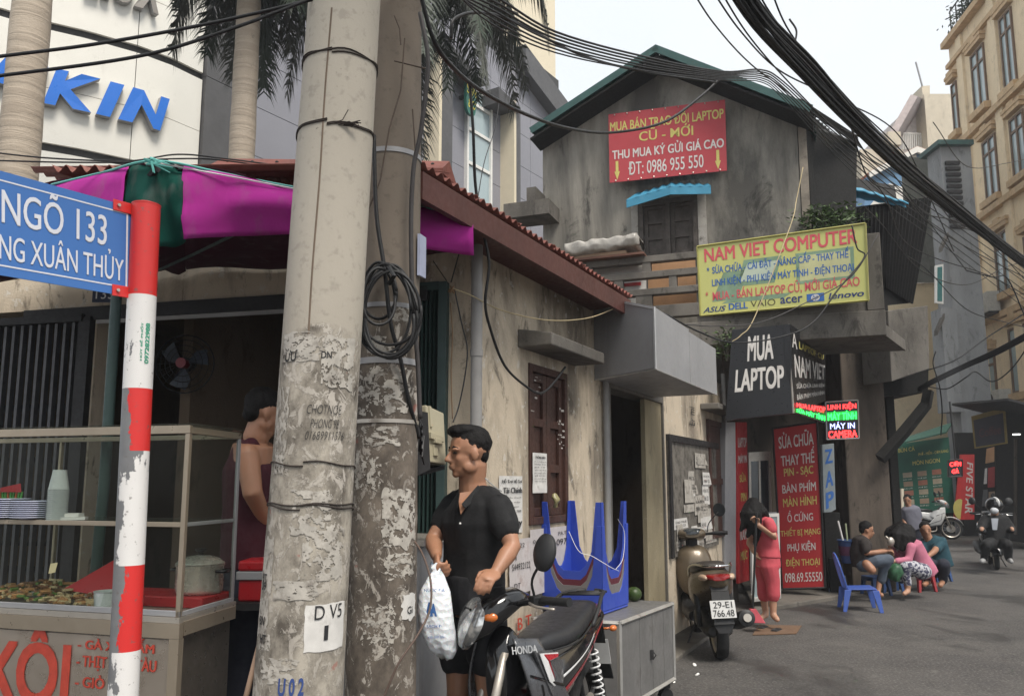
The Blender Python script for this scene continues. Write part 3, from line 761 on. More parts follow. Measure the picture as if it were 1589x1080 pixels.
# window: frame, two leaves of three panels, pale jambs
mb = MB(); t_ = .07
for a, b, c, d in ((s0, s0 + t_, z0_, z1_), (s1 - t_, s1, z0_, z1_), (s0 + t_, s1 - t_, z1_ - t_, z1_), ((s0 + s1) / 2 - .03, (s0 + s1) / 2 + .03, z0_, z1_ - t_)):
    mb.fbox(FG, a, b, -.1, .02, c, d)
wf = mb.build('window_frame', m_oldwood, gh)
for a, b in ((s0 + t_, (s0 + s1) / 2 - .03), ((s0 + s1) / 2 + .03, s1 - t_)):
    mb = MB(); mb.fbox(FG, a, b, -.08, -.06, z0_, z1_ - t_)
    H = z1_ - t_ - z0_
    for x0, x1 in ((a + .003, a + .06), (b - .06, b - .003)): mb.fbox(FG, x0, x1, -.058, -.03, z0_, z1_ - t_ - .003)
    for k in (.02, .33, .64, .93): mb.fbox(FG, a + .061, b - .061, -.058, -.03, z0_ + H * k, z0_ + H * (k + .06))
    mb.build('shutter', m_oldwood, wf)
for x0, x1 in ((s0 - .1, s0 - .002), (s1 + .002, s1 + .12)):
    MB().fbox(FG, x0, x1, .0, .03, z0_, z1_ + .05).build('jamb', MAT('pale_jamb', (.33, .31, .28), .85, dirt=.4), wf)
# blue metal hood
h1, h2, h3 = gp(972, 312, .45), gp(1040, 291, .5), gp(1103, 290, .42)
b1, b2, b3 = gp(990, 300, 0), gp(1042, 284, 0), gp(1098, 286, 0)
hd = thing('window_hood', 'bright blue folded sheet metal hood over the old shuttered gable window', 'window hood', gp(1040, 300))
for a, b, c, d in ((h1, h2, b2, b1), (h2, h3, b3, b2)):
    mb = MB(); corr(mb, a, b, c, d, 4, .012, 4); mb.build('hood_sheet', m_bluemetal, hd, thick=.004)
    mb = MB(); mb.slab([a - Vector((0, 0, .10)), b - Vector((0, 0, .10)), b + Vector((0, 0, .012)), a + Vector((0, 0, .012))], .012); mb.build('hood_edge', m_bluemetal, hd)
# ================================================================= BALCONY STOREY AND LAPTOP SHOP (parts of the gable house)
FB = frame2(880, 10.6, 1345, 9.3, 450)
def bp(u, v, n=0.0): s, z = FB.hit(u, v, n); return FB.p(s, n, z)
def bs(u, n=0.0): return FB.hit(u, 450, n)[0]
bz = lambda u, v: FB.hit(u, v)[1]
zbA, zbB = bz(1200, 492), bz(1200, 530)
mb = MB(); mb.fbox(FB, bs(1030), bs(1372), -.16, .0, zbB, zbA); mb.build('edge_beam', m_oldconc, gh, bevel=.01)
# low solid parapet behind the signboard, and post at its right end
mb = MB(); mb.fbox(FB, bs(1080), bs(1343), -.13, -.03, zbA + .001, bz(1200, 372)); mb.build('parapet', m_oldconc, gh)
mb = MB(); mb.fbox(FB, bs(1344), bs(1371), -.2, .0, zbA + .001, bz(1350, 362)); mb.build('balcony_post', m_oldconc, gh, bevel=.01)
# slab back to the gable wall
mb = MB(); A_ = FB.p(bs(870), -.16, zbB + .02); B_ = FB.p(bs(1372), -.16, zbB + .02); C_ = FG.p(sRgt + 1.2, -.5, zbB + .02); D_ = FG.p(sLft, -.2, zbB + .02)
mb.hexa([A_, B_, C_, D_] + [x + Vector((0, 0, .14)) for x in (A_, B_, C_, D_)]); mb.build('balcony_slab', m_oldconc, gh)
# balustrade: three rails and staggered blocks
rails = [(404, .085), (428, .085), (454.5, .085), (486, .16)]
zz = []
for v, h in rails:
    z = bz(985, v); zz.append((z - h / 2, z + h / 2))
    a = bs(868); mb = MB(); mb.fbox(FB, a, bs(1084), -.12, .0, z - h / 2, z + h / 2); mb.build('rail', m_oldconc, gh, bevel=.006)
rows = [((1, 0), [(898, 919), (997, 1010)]), ((2, 1), [(953, 966), (1038, 1050)]), ((3, 2), [(986, 1011), (916, 926)])]
for (lo, hi), spans in rows:
    for u0, u1 in spans:
        mb = MB(); mb.fbox(FB, bs(u0), bs(u1), -.11, -.01, zz[lo][1] + .001, zz[hi][0] - .001); mb.build('baluster', m_oldconc, gh)
# boards stacked behind the balustrade
def board_thing(u0, u1, v0, v1, n, mat, label):
    q = [FB.p(bs(u0, n), n, bz(u0, v1)), FB.p(bs(u1, n), n, bz(u0, v1)), FB.p(bs(u1, n), n, bz(u0, v0)), FB.p(bs(u0, n), n, bz(u0, v0))]
    mb = MB(); mb.slab(q, .03); o = mb.build('board', mat, None, rel=q[0]); tag(o, label, 'board'); return o
board_thing(905, 1003, 402, 482, -.35, m_white, 'white board standing behind the left end of the balcony balustrade')
board_thing(1006, 1086, 396, 482, -.33, m_plyorange, 'orange plywood sheet behind the balcony balustrade beside the white board')
q = [FB.p(bs(905, -.345), -.32, bz(905, 441)), FB.p(bs(995, -.34), -.32, bz(905, 441)), FB.p(bs(995, -.34), -.32, bz(905, 436)), FB.p(bs(905, -.345), -.32, bz(905, 436))]
mb = MB(); mb.slab(q, .02); tag(mb.build('batten', MAT('red_batten', (.4, .03, .03), .5), None, rel=q[0]), 'thin red batten in front of the white board on the balcony', 'batten')
# wrapped mattress on the rail
mt = thing('wrapped_bundle', 'flat bundle in crumpled clear plastic lying on the balcony rail', 'bundle', bp(940, 405))
def bund(i, j):
    a = 2 * math.pi * j; x = lerp(bs(880), bs(995), i); z0 = zz[0][1] + .03
    r = 1 if 0 < i < 1 else .55
    cc, ss = math.cos(a), math.sin(a)
    nn_ = -.12 + .3 * (abs(cc) ** .5) * (1 if cc > 0 else -1) * r; z = z0 + .12 + .095 * (abs(ss) ** .5) * (1 if ss > 0 else -1) * r
    k = mnoise.noise(Vector((i * 9, cc * 1.4, ss * 1.4))) * .035
    return FB.p(x, nn_ + k, z + k + i * .05)
mb = MB(); mb.grid(bund, 40, 24)
mb.build('plastic_wrap', MAT('clear_wrap', (.36, .34, .31), .3, var=.25, scale=14, bump=.5, bscale=25), mt, smooth=True)
mb = MB(); mb.fbox(FB, bs(882), bs(1003), -.32, .12, zz[0][1] + .001, zz[0][1] + .03); mb.build('base_board', MAT('brown_board', (.13, .06, .04), .7), mt)
mb = MB(); mb.fbox(FB, bs(884), bs(975), -.3, .09, zz[0][1] + .031, zz[0][1] + .08); mb.build('card_layer', MAT('cardboard', (.30, .20, .13), .8), mt)
# left end stub wall with broken edge
mb = MB(); q0 = gp(838, 330, .4)
mb.fbox(FG, FG.hit(800, 345)[0], FG.hit(868, 345)[0], .0, .5, FG.hit(840, 350)[1], FG.hit(840, 328)[1]); mb.build('old_ledge', m_oldconc, gh)
mb = MB(); mb.fbox(FG, FG.hit(832, 345)[0], FG.hit(846, 345)[0], .0, .42, FG.hit(840, 327)[1], FG.hit(840, 305)[1]); mb.build('broken_stub', m_oldconc, gh)

# pillar and shaded ground storey
Ygr = 11.3
pl = [P(1306, 600, 11.6), P(1372, 600, 11.6)]
mb = MB(); mb.box(pl[0].x, pl[1].x, 11.6, 12.3, 0, P(1340, 478, 11.6).z); mb.build('pillar', m_pillar, gh, bevel=.02)
mb = MB(); mb.box(P(1374, 600, 11.9).x, P(1386, 600, 11.9).x, 11.9, 12.9, 0, P(1340, 470, 11.9).z); mb.build('side_wall', m_dark, gh)
# shop recess walls
mb = MB()
xa, xb = P(1128, 700, 10.9).x, P(1310, 700, 11.5).x
mb.box(xa, P(1345, 700, 12.4).x, 12.4, 12.5, 0, 3.4); mb.box(xa - .1, xa, 10.6, 12.4, 0, 3.4); mb.build('shop_wall', m_pillar, gh)
mb = MB(); mb.box(P(1160, 700, 11.3).x, P(1200, 700, 11.3).x, 11.28, 11.32, 2.62, 3.4); mb.build('shop_fascia', m_dark, gh)
# stub of upper concrete, brace, dark extension
q = qpix([(1384, 592), (1443, 572), (1440, 474), (1378, 482)], 11.0, 11.3)
mb = MB(); mb.slab(q, .5); mb.build('concrete_stub', m_oldconc, gh, bevel=.012)
mb = MB(); mb.tube([P(1366, 712, 11.4), P(1405, 668, 11.4), P(1437, 628, 11.4), P(1441, 606, 11.4)], [.09, .09, .085, .08], 4); mb.build('brace', m_dark, gh)
mb = MB(); mb.slab(qpix([(1303, 622), (1440, 608), (1441, 566), (1300, 560)], 11.7, 11.7), 1.2); mb.build('dark_beam', m_dark, gh)
mb = MB(); mb.slab(qpix([(1311, 560), (1384, 578), (1376, 468), (1309, 470)], 12.3, 12.3), .9); mb.build('dark_beam', m_dark, gh)
# dark corrugated extension over the lane
ea, eb = P(1322, 318, 12.6), P(1446, 300, 12.6)
m_shadecorr = MAT('shade_corrugated', (.014, .013, .012), .95, var=.35, dirt=.4, dcol=(.015, .013, .012), streak=1)  # corrugated sheet darkened to stand in for the overhang's shade
def corrv(pts, nseg, amp, name, mat):
    """upright corrugated sheet through BL,BR,TR,TL"""
    a, b, c, d = pts; mb = MB(); corr(mb, a, b, c, d, nseg, amp, 4); return mb.build(name, mat, gh, thick=.004)
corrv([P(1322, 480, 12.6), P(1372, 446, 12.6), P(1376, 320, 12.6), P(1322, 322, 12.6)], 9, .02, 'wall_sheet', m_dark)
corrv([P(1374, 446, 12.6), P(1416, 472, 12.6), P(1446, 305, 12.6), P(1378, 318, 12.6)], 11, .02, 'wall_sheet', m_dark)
mb = MB(); mb.hexa([P(1322, 480, 12.65), P(1416, 470, 12.65), P(1416, 470, 14.6) , P(1322, 480, 15.0), P(1322, 322, 12.65), P(1445, 306, 12.65), P(1445, 306, 14.6), P(1322, 322, 15.0)])
mb.build('extension_body', m_dark, gh)
for i, (a, b, c, d) in enumerate((((1248, 168, 10.35), (1300, 214, 13.5), (1326, 318, 13.5), (1262, 330, 10.9)),
                                  ((1262, 330, 10.9), (1326, 318, 12.4), (1326, 400, 12.4), (1268, 398, 10.9)))):
    mb = MB(); corr(mb, P(*a), P(*b), P(*c), P(*d), 10, .02, 4); mb.build('wall_sheet', m_dark, gh, thick=.004)
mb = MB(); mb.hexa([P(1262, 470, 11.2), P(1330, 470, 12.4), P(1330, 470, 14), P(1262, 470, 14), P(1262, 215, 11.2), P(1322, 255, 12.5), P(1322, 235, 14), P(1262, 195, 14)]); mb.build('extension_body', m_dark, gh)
mb = MB(); mb.hexa([P(1258, 478, 10.9), P(1326, 478, 11.6), P(1326, 478, 12.2), P(1258, 478, 12.2), P(1256, 196, 10.9), P(1330, 222, 11.6), P(1330, 222, 12.2), P(1256, 190, 12.2)]); mb.build('side_shade_fill', m_dark, gh)  # block added to fill the lane side, shade put into its colour
# roof of the right slope sagging over the lane
mb = MB(); corr(mb, P(1240, 154, 10.1), P(1262, 178, 10.1), P(1334, 228, 11.6), P(1330, 212, 11.6), 6, .012, 4); mb.build('roof_sheet', m_dark, gh, thick=.004)
for i, (a, b, c, d) in enumerate((((1318, 300), (1392, 312), (1388, 288), (1322, 276)),)):
    mb = MB(); mb.slab([P(*a, 12.5), P(*b, 12.5), P(c[0], c[1], 13.5), P(d[0], d[1], 13.5)], .03); mb.build('lean_roof', m_shadecorr, gh)
tp_ = MB()
def tarp(i, j):
    a = lerp(P(1312, 296, 12.35), P(1408, 318, 12.35), i); r = .10 * (1 - .55 * i)
    return a + Vector((0, -r * math.cos(j * math.pi * 1.2), r * math.sin(j * math.pi * 1.2) + .01 * math.sin(i * 30)))
tp_.grid(tarp, 30, 10); o = tp_.build('rolled_tarpaulin', m_bluemetal, None, smooth=True, thick=.004, rel=P(1312, 300, 12.35)); tag(o, 'rolled turquoise tarpaulin under the dark extension roof', 'tarpaulin')

# ---------------- signs
def sign_board(name, label, q, mat, th=.04, cat='sign', frame=None):
    o = thing(name, label, cat, q[0]); mb = MB(); mb.slab(q, th); mb.build('board', mat, o)
    if frame:
        n = (q[1] - q[0]).cross(q[3] - q[0]).normalized() * .008
        for k in range(4):
            mb = MB(); a, b = q[k] + n, q[(k + 1) % 4] + n; mb.tube([a, b], frame[0], 4); mb.build('frame_bar', frame[1], o)
    return o
def lines(o, q, rows, name='lettering'):
    """rows: (text, x0, x1, y0, y1, mat, bold)"""
    for t, x0, x1, y0, y1, m, bd in rows: mb = MB(); text(mb, t, q, x0, x1, y0, y1, bold=bd); mb.build(name, m, o, recalc=False)
m_bannerred = MAT('banner_red', (.40, .045, .055), .55, var=.08, scale=3, bump=.1, bscale=8, bd=.02)
m_txtyel = MAT('text_yellow', (.56, .49, .14), .6, var=.15, bump=0, dirt=.25, dcol=(.35, .25, .1)); m_txtwhite = MAT('text_white', (.60, .57, .54), .6, var=.12, bump=0, dirt=.25, dcol=(.3, .26, .24))
m_txtblue = MAT('text_blue', (.03, .12, .38), .6, var=.05, bump=0); m_txtnavy = MAT('text_navy', (.02, .04, .16), .6, bump=0)
m_txtpink = MAT('text_pinkred', (.58, .09, .11), .6, var=.08, bump=0)
q = qpix([(946, 284), (1128, 265), (1125, 155), (944, 178)], 11.2, 10.65)
o = sign_board('wall_banner', 'red banner with yellow and white lettering high on the mouldy gable', q, m_bannerred, .012, 'banner')
lines(o, q, [('MUA BÁN TRAO ĐỔI LAPTOP', .015, .985, .74, .95, m_txtyel, .03), ('CŨ - MỚI', .27, .73, .55, .73, m_txtyel, .018),
             ('THU MUA KÝ GỬI GIÁ CAO', .03, .98, .33, .50, m_txtwhite, .035), ('ĐT: 0986 955 550', .17, .81, .08, .27, m_txtwhite, .01)])
mb = MB()
for x in (.045, .905):
    for a, b, c, d in ((x + .012, x + .036, .14, .30),): mb.add(sub(q, a, b, c, d, .003), [(0, 1, 2, 3)])
    t = sub(q, x, x + .048, .03, .15, .003); mb.add([(t[0] + t[1]) / 2, t[2], t[3]], [(0, 1, 2)])
struct(mb.build('arrows', m_txtyel, o, recalc=False), 'stuff')
mb = MB()
for i in range(9):
    for y in (.02, .98): mb.ell(sub(q, (i + .5) / 9, (i + .5) / 9, y, y, .004)[0], (.012, .012, .012), nu=6, nv=4)
struct(mb.build('eyelets', m_steel, o), 'stuff')

m_signyel = MAT('sign_lime', (.50, .50, .17), .5, var=.06, scale=2, dirt=.12, dcol=(.3, .3, .12), bump=.05)
q = qpix([(1087, 490), (1348, 466), (1343, 347), (1082, 383)], 10.0, 9.1)
o = sign_board('shop_signboard', 'large lime yellow computer shop signboard hung on the balcony', q, m_signyel, .07, 'sign', (.012, MAT('sign_edge', (.35, .33, .1), .5)))
# faded laptop picture behind the lettering
m_fade1 = MAT('faded_green', (.20, .30, .20), .6, var=.2, bump=0); m_fade2 = MAT('faded_sand', (.48, .48, .26), .6, var=.1, bump=0); m_fade3 = MAT('faded_pale', (.45, .52, .42), .6, var=.1, bump=0)
for (a, b, c, d, m, sk) in ((.24, .47, .36, .72, m_fade1, .05), (.26, .45, .42, .66, m_fade3, .05), (.08, .24, .18, .58, m_fade1, .08), (.60, .93, .30, .72, m_fade1, .0), (.62, .91, .34, .68, m_fade2, .0),
                            (.71, .73, .36, .67, m_fade1, 0), (.82, .84, .36, .67, m_fade1, 0), (.14, .52, .14, .20, m_fade1, .05)):
    a_, b_q, c_q, d_q = sub(q, a, b, c, d, .0012 if m is m_fade1 else .0022); s4 = (q[1] - q[0]) * sk
    MB().add([a_, b_q, c_q + s4, d_q + s4], [(0, 1, 2, 3)]).build('faded_picture', m, o, recalc=False)
lines(o, q, [('NAM VIET COMPUTER', .045, .95, .76, .95, m_txtpink, .035),
             ('SỬA CHỮA - CÀI ĐẶT - NÂNG CẤP - THAY THẾ', .09, .90, .555, .73, m_txtblue, .03), ('LINH KIỆN - PHỤ KIỆN MÁY TÍNH - ĐIỆN THOẠI', .085, .925, .375, .53, m_txtblue, .03),
             ('MUA - BÁN LAPTOP CŨ, MỚI GIÁ CAO', .085, .955, .18, .36, m_txtpink, .016), ('*', .055, .07, .62, .68, m_txtblue, .02), ('*', .04, .055, .27, .33, m_txtpink, .02),
             ('DELL', .185, .30, .045, .13, m_txtblue, .05), ('VAIO', .32, .47, .05, .14, MAT('text_olive', (.07, .06, .03), .6), -.005), ('acer', .50, .63, .06, .14, m_txtnavy, .02)])
mb = MB(); text(mb, 'ASUS', q, .02, .165, .035, .11, bold=.02, italic=.35); mb.build('lettering', m_txtnavy, o, recalc=False); mb = MB(); text(mb, 'lenovo', q, .78, .975, .06, .14, bold=.03, italic=.2); mb.build('lettering', m_txtnavy, o, recalc=False)
MB().add(sub(q, .655, .755, .045, .155, .003), [(0, 1, 2, 3)]).build('logo_plate', m_txtblue, o, recalc=False)
mb = MB(); cq = sub(q, .675, .735, .05, .15, .0045); ring = []
for k in range(20):
    a = 2 * math.pi * k / 20; x, y = .5 + .42 * math.cos(a), .5 + .46 * math.sin(a); ring.append(cq[0] * (1 - x) * (1 - y) + cq[1] * x * (1 - y) + cq[2] * x * y + cq[3] * (1 - x) * y)
mb.add(ring, [tuple(range(20))]); mb.build('logo_disc', m_txtwhite, o, recalc=False)
mb = MB(); text(mb, 'hp', q, .687, .722, .06, .14, off=.006, italic=.3, bold=.0); mb.build('logo_letters', m_txtblue, o, recalc=False)

# black MUA LAPTOP box: front panel and receding side panel
qf = qpix([(1126, 652), (1231, 641), (1224, 503), (1136, 512)], 9.35, 9.1)
m_blk = MAT('sign_black', (.012, .012, .014), .35, var=.05, bump=0)
o = thing('laptop_signbox', 'black two sided sign box with white lettering hung below the balcony', 'sign', qf[0])
mb = MB(); mb.slab(qf, .08); mb.build('front_panel', m_blk, o)
mb = MB(); text(mb, 'MUA', qf, .30, .72, .63, .90, bold=.05); text(mb, 'LAPTOP', qf, .12, .88, .30, .54, bold=.05); mb.build('lettering', m_txtwhite, o, recalc=False)
qs = qpix([(1233, 640), (1281, 622), (1281, 541), (1226, 503)], 9.1, 10.9)
mb = MB(); mb.slab(qs, .08); mb.build('side_panel', m_blk, o)
mb = MB(); text(mb, 'LAPTOP CŨ', qs, .2, .92, .76, .88, bold=.04); mb.build('lettering', m_txtyel, o, recalc=False)
mb = MB(); text(mb, 'NAM VIET', qs, .06, .96, .40, .66, bold=.04); text(mb, 'SỬA CHỮA LINH KIỆN', qs, .08, .94, .25, .34, bold=.03); text(mb, 'BÀN PHÍM MÀN HÌNH', qs, .08, .94, .13, .21, bold=.03)
text(mb, 'A', qs, .02, .14, .74, .92, bold=.02); mb.build('lettering', m_txtwhite, o, recalc=False)
mb = MB(); mb.tube([qf[1], qf[2]], .012, 5); mb.build('corner_trim', MAT('trim_grey', (.3, .28, .25), .5), o)

# LED sign
m_ledred = EMI('led_red', (1, .03, .03), 2.6); m_ledgreen = EMI('led_green', (.03, 1, .12), 1.7); m_ledblue = EMI('led_blue', (.45, .5, 1), 1.1)
q = qpix([(1283, 682), (1333, 680), (1331, 621), (1281, 624)], 9.9, 9.8)
o = sign_board('led_sign', 'small LED sign glowing red, green and blue beside the black sign box', q, m_blk, .05, 'sign', (.008, m_galv))
MB().add(sub(q, .03, .97, .50, .73, .002), [(0, 1, 2, 3)]).build('green_backing', EMI('led_green_dim', (.01, .35, .04), .5), o, recalc=False)
lines(o, q, [('LINH KIỆN', .06, .94, .76, .96, m_ledred, .05), ('MÁY TÍNH', .06, .94, .51, .74, m_ledgreen, .05), ('MÁY IN', .12, .88, .27, .46, m_ledblue, .03), ('CAMERA', .06, .94, .04, .22, m_ledred, .05)])
q = qpix([(1234, 640), (1281, 656), (1281, 630), (1234, 624)], 9.15, 9.8)
o = sign_board('led_strip', 'slim LED strip sign receding under the black sign box', q, m_blk, .04)
lines(o, q, [('MUA LAPTOP', .04, .97, .58, .92, m_ledred, .06), ('SỬA MÁY TÍNH', .04, .97, .1, .5, m_ledgreen, .06)])

# tall red service banner
q = qpix([(1214, 916), (1281, 914), (1268, 657), (1199, 667)], 11.0, 10.8)
q = [x + Vector((0, 0, .02)) for x in q]
m_deepred = MAT('banner_deepred', (.36, .018, .022), .5, var=.08, scale=3, bump=.05)
o = sign_board('service_banner', 'tall red banner listing repair services to the right of the shop door', q, m_deepred, .05, 'banner', (.014, m_iron))
W_, Y_ = m_txtwhite, m_txtyel
rows = [('SỬA CHỮA', .12, .90, .865, .965, W_, .03), ('THAY THẾ', .15, .90, .755, .855, W_, .03), ('PIN - SẠC', .20, .86, .675, .74, Y_, .03), ('BÀN PHÍM', .14, .90, .585, .65, W_, .02), ('MÀN HÌNH', .14, .90, .50, .565, Y_, .02),
        ('Ổ CỨNG', .22, .80, .405, .475, W_, .02), ('THIẾT BỊ MẠNG', .04, .95, .31, .375, Y_, .02), ('PHỤ KIỆN', .18, .82, .215, .285, W_, .03), ('ĐIỆN THOẠI', .12, .90, .125, .19, Y_, .018), ('098.69.55550', .08, .94, .04, .095, W_, .01)]
lines(o, q, rows)
q = qpix([(1146, 905), (1163, 900), (1159, 655), (1143, 655)], 10.35, 11.0)
o = sign_board('door_banner', 'narrow red banner seen edge on at the left of the shop door', q, m_deepred, .03, 'banner')
lines(o, q, [('LAPTOP', .1, .9, .84, .90, W_, .03), ('MÁY IN', .1, .9, .74, .80, W_, .03), ('SỬA', .2, .8, .62, .68, Y_, .03), ('PIN', .3, .8, .50, .55, Y_, .03), ('LCD', .2, .8, .38, .44, W_, .03), ('RAM', .2, .8, .26, .32, W_, .03), ('MỰC', .2, .8, .12, .2, Y_, .03)])
q = qpix([(1124, 880), (1144, 900), (1141, 655), (1126, 655)], 10.1, 10.4)
mb = MB(); mb.slab(q, .12); o = mb.build('shop_pilaster', m_galv, None, rel=q[0]); tag(o, 'grey metal clad pilaster left of the narrow red banner', 'pilaster')
q = qpix([(1279, 800), (1297, 790), (1294, 688), (1276, 690)], 11.3, 11.5)
o = sign_board('white_sign', 'white sign with blue letters squeezed between the red banner and the pillar', q, MAT('pale_sign', (.24, .27, .28), .5), .03)
lines(o, q, [('Z', .2, .8, .72, .92, m_txtblue, .05), ('A', .2, .8, .38, .6, m_txtblue, .05), ('P', .2, .8, .08, .3, m_txtblue, .05)])
# glass shop door
dq = qpix([(1164, 905), (1199, 903), (1195, 700), (1161, 702)], 11.3, 11.3)
o = thing('shop_door', 'glass shop door with grey aluminium frame behind the sweeping woman', 'door', dq[0])
for a, b, c, d in ((0, .1, 0, 1), (.9, 1, 0, 1), (.1, .9, .93, 1), (.1, .9, 0, .08), (.45, .53, .08, .93)):
    MB().slab(sub(dq, a, b, c, d, .02), .05).build('frame', m_steel, o)
for a, b in ((.1, .45), (.53, .9)): MB().slab(sub(dq, a, b, .08, .93), .01).build('pane', m_glassdark, o)
# low glass display cabinet behind the woman
dq = qpix([(1168, 934), (1212, 928), (1209, 796), (1166, 798)], 9.9, 9.8)
o = thing('display_cabinet', 'white framed glass display cabinet standing behind the sweeping woman', 'cabinet', dq[0])
bk = Vector((.1, .4, 0))
for a, b, c, d in ((0, .07, 0, 1), (.93, 1, 0, 1), (.07, .93, .96, 1), (.07, .93, 0, .05), (.07, .93, .42, .45)):
    MB().slab(sub(dq, a, b, c, d, .0), .03).build('frame', m_white, o)
for a, b in ((.05, .42), (.45, .96)): MB().slab(sub(dq, .07, .93, a, b, -.01), .006).build('pane', m_glasswin, o)
mb = MB(); mb.hexa([dq[0], dq[1], dq[1] + bk, dq[0] + bk] + [dq[0] + (dq[3] - dq[0]) * .04, dq[1] + (dq[2] - dq[1]) * .04, dq[1] + bk + (dq[2] - dq[1]) * .04, dq[0] + bk + (dq[3] - dq[0]) * .04]); mb.build('base', m_white, o)
mb = MB(); mb.slab([dq[0] + bk, dq[1] + bk, dq[2] + bk, dq[3] + bk], .03); mb.build('back', m_galv, o)
# ---------------- FAR BUILDINGS
m_win = m_glasswin
yb = thing('yellow_building', 'tall pale yellow building with ochre cornices and framed windows on the right', 'building', P(1500, 800, 28) * Vector((1, 1, 0)) if False else Vector((15.0, 28, 0)))
pY = P(1482, 200, 28.0); FY = Frame((pY.x, pY.y), (-.124, -1), 1)   # s grows towards the camera
if FY.n.x > 0: FY = Frame((pY.x, pY.y), (-.124, -1), -1)
def ys(u, v=400, n=0): return FY.hit(u, v, n)
LY = 10.0
ztop = ys(1480, 52)[1]
MB().fbox(FY, 0, LY, -8, -.0, 3.0, ztop).build('wall', m_yellow, yb)
MB().fbox(FY, 0, LY, -8, -.6, 0, 2.99).build('wall', m_pillar, yb)
for (u, v, h, n) in ((1480, 62, .22, .28), (1482, 96, .16, .16), (1484, 233, .2, .2), (1500, 356, .2, .2), (1504, 512, .2, .2)):
    z = ys(u, v)[1]; MB().fbox(FY, -.02, LY, .002, n, z - h / 2, z + h / 2).build('cornice', m_trim, yb)
for u0, u1 in ((1513, 1522), (1568, 1580)):
    a, b = ys(u0)[0], ys(u1)[0]; MB().fbox(FY, a, b, .001, .09, 3.0, ztop - .4).build('pilaster', m_yellow, yb)
wins = [(1498, 1507, 104, 188, 0), (1533, 1556, 45, 148, 1), (1504, 1513, 262, 334, 0), (1540, 1562, 200, 300, 1), (1509, 1520, 420, 482, 0), (1546, 1572, 358, 455, 1),
        (1518, 1532, 552, 628, 0), (1556, 1585, 510, 612, 1), (1584, 1606, -20, 110, 1), (1586, 1610, 160, 262, 1), (1592, 1616, 360, 440, 1)]
for u0, u1, v0, v1, big in wins:
    um = (u0 + u1) / 2
    a, b = ys(u0, 400)[0], ys(u1, 400)[0]; zt_ = ys(um, v0)[1]; zb_ = ys(um, v1)[1]
    if a > b: a, b = b, a
    wd = MB(); fw = .07
    for x0, x1, y0, y1 in ((a, a + fw, zb_, zt_), (b - fw, b, zb_, zt_), (a + fw, b - fw, zt_ - fw, zt_), (a + fw, b - fw, zb_, zb_ + fw)) + (((((a + b) / 2 - .04), ((a + b) / 2 + .04), zb_ + fw, zt_ - fw),) if big else ()):
        wd.fbox(FY, x0, x1, .001, .06, y0, y1)
    zc = zt_ - (zt_ - zb_) * .24
    wd.fbox(FY, a + fw, (a + b) / 2 - .04 if big else b - fw, .001, .05, zc - .04, zc + .04)
    if big: wd.fbox(FY, (a + b) / 2 + .04, b - fw, .001, .05, zc - .04, zc + .04)
    wo = wd.build('window', MAT('window_brown', (.16, .10, .06), .6), yb)
    MB().fbox(FY, a + fw, b - fw, .002, .012, zb_ + fw, zt_ - fw).build('pane', m_win, wo)
    MB().fbox(FY, a - .12, b + .12, .001, .22, zb_ - .24, zb_ - .02).build('sill', m_trim, wo)
    mb = MB(); mb.fbox(FY, a - .15, b + .15, .001, .2, zt_ + .24, zt_ + .36); mb.fbox(FY, a - .1, b + .1, .001, .18, zt_ + .1, zt_ + .239); mb.fbox(FY, (a + b) / 2 - .2, (a + b) / 2 + .2, .001, .2, zt_ + .361, zt_ + .45)
    mb.build('hood_mould', m_trim, wo)
# roof terrace railing and shrub
rl = thing('terrace_railing', 'dark metal railing on the roof edge of the yellow building', 'railing', FY.p(0, 0, ztop))
for i in range(11):
    p = FY.p(.1 + i * .5, -.1, ztop); MB().tube([p, p + Vector((0, 0, 1.1))], .025, 5).build('baluster', m_iron, rl)
MB().tube([FY.p(.1, -.1, ztop + 1.1), FY.p(5.2, -.1, ztop + 1.1)], .03, 5).build('rail', m_iron, rl)
def shrub(name, label, c, r, n, mat, seed, leaf=.07, cat='plant', stems=6):
    rr = random.Random(seed); o = thing(name, label, cat, Vector(c) - Vector((0, 0, r[2])))
    mb = MB()
    base = Vector(c) - Vector((0, 0, r[2]))
    for k in range(stems):
        e = Vector(c) + Vector((rr.uniform(-.7, .7) * r[0], rr.uniform(-.7, .7) * r[1], rr.uniform(0, .8) * r[2])); mb.tube([base, base.lerp(e, .5) + Vector((0, 0, r[2] * .2)), e], [.015, .01, .005], 4)
    mb.build('stems', m_oldwood, o)
    mb = MB()
    for k in range(n):
        d = Vector((rr.gauss(0, .45), rr.gauss(0, .45), rr.gauss(0, .45))); q = Vector(c) + Vector((d.x * r[0], d.y * r[1], d.z * r[2]))
        a = Vector((rr.uniform(-1, 1), rr.uniform(-1, 1), rr.uniform(-.6, .4))).normalized(); b = a.cross(Vector((rr.uniform(-1, 1), rr.uniform(-1, 1), 1))).normalized()
        s_ = leaf * rr.uniform(.6, 1.3); mb.add([q, q + a * s_ + b * s_ * .35, q + a * s_ * 2, q + a * s_ - b * s_ * .35], [(0, 1, 2, 3)])
    mb.build('foliage', mat, o, recalc=False); return o
m_leaf = MAT('leaf_green', (.07, .12, .035), .6, var=.4, scale=12, bump=0); m_leafd = MAT('leaf_dark', (.03, .055, .03), .6, var=.4, scale=12, bump=0)
shrub('terrace_shrub', 'dark shrub hanging over the roof edge of the yellow building', FY.p(1.6, -.2, ztop + .5), (.35, 1.3, .5), 700, m_leafd, 3, .09)
shrub('wall_plant', 'feathery green plant growing out of the wall above the yellow signboard', P(1285, 342, 10.3), (.42, .3, .22), 900, m_leaf, 4, .045)
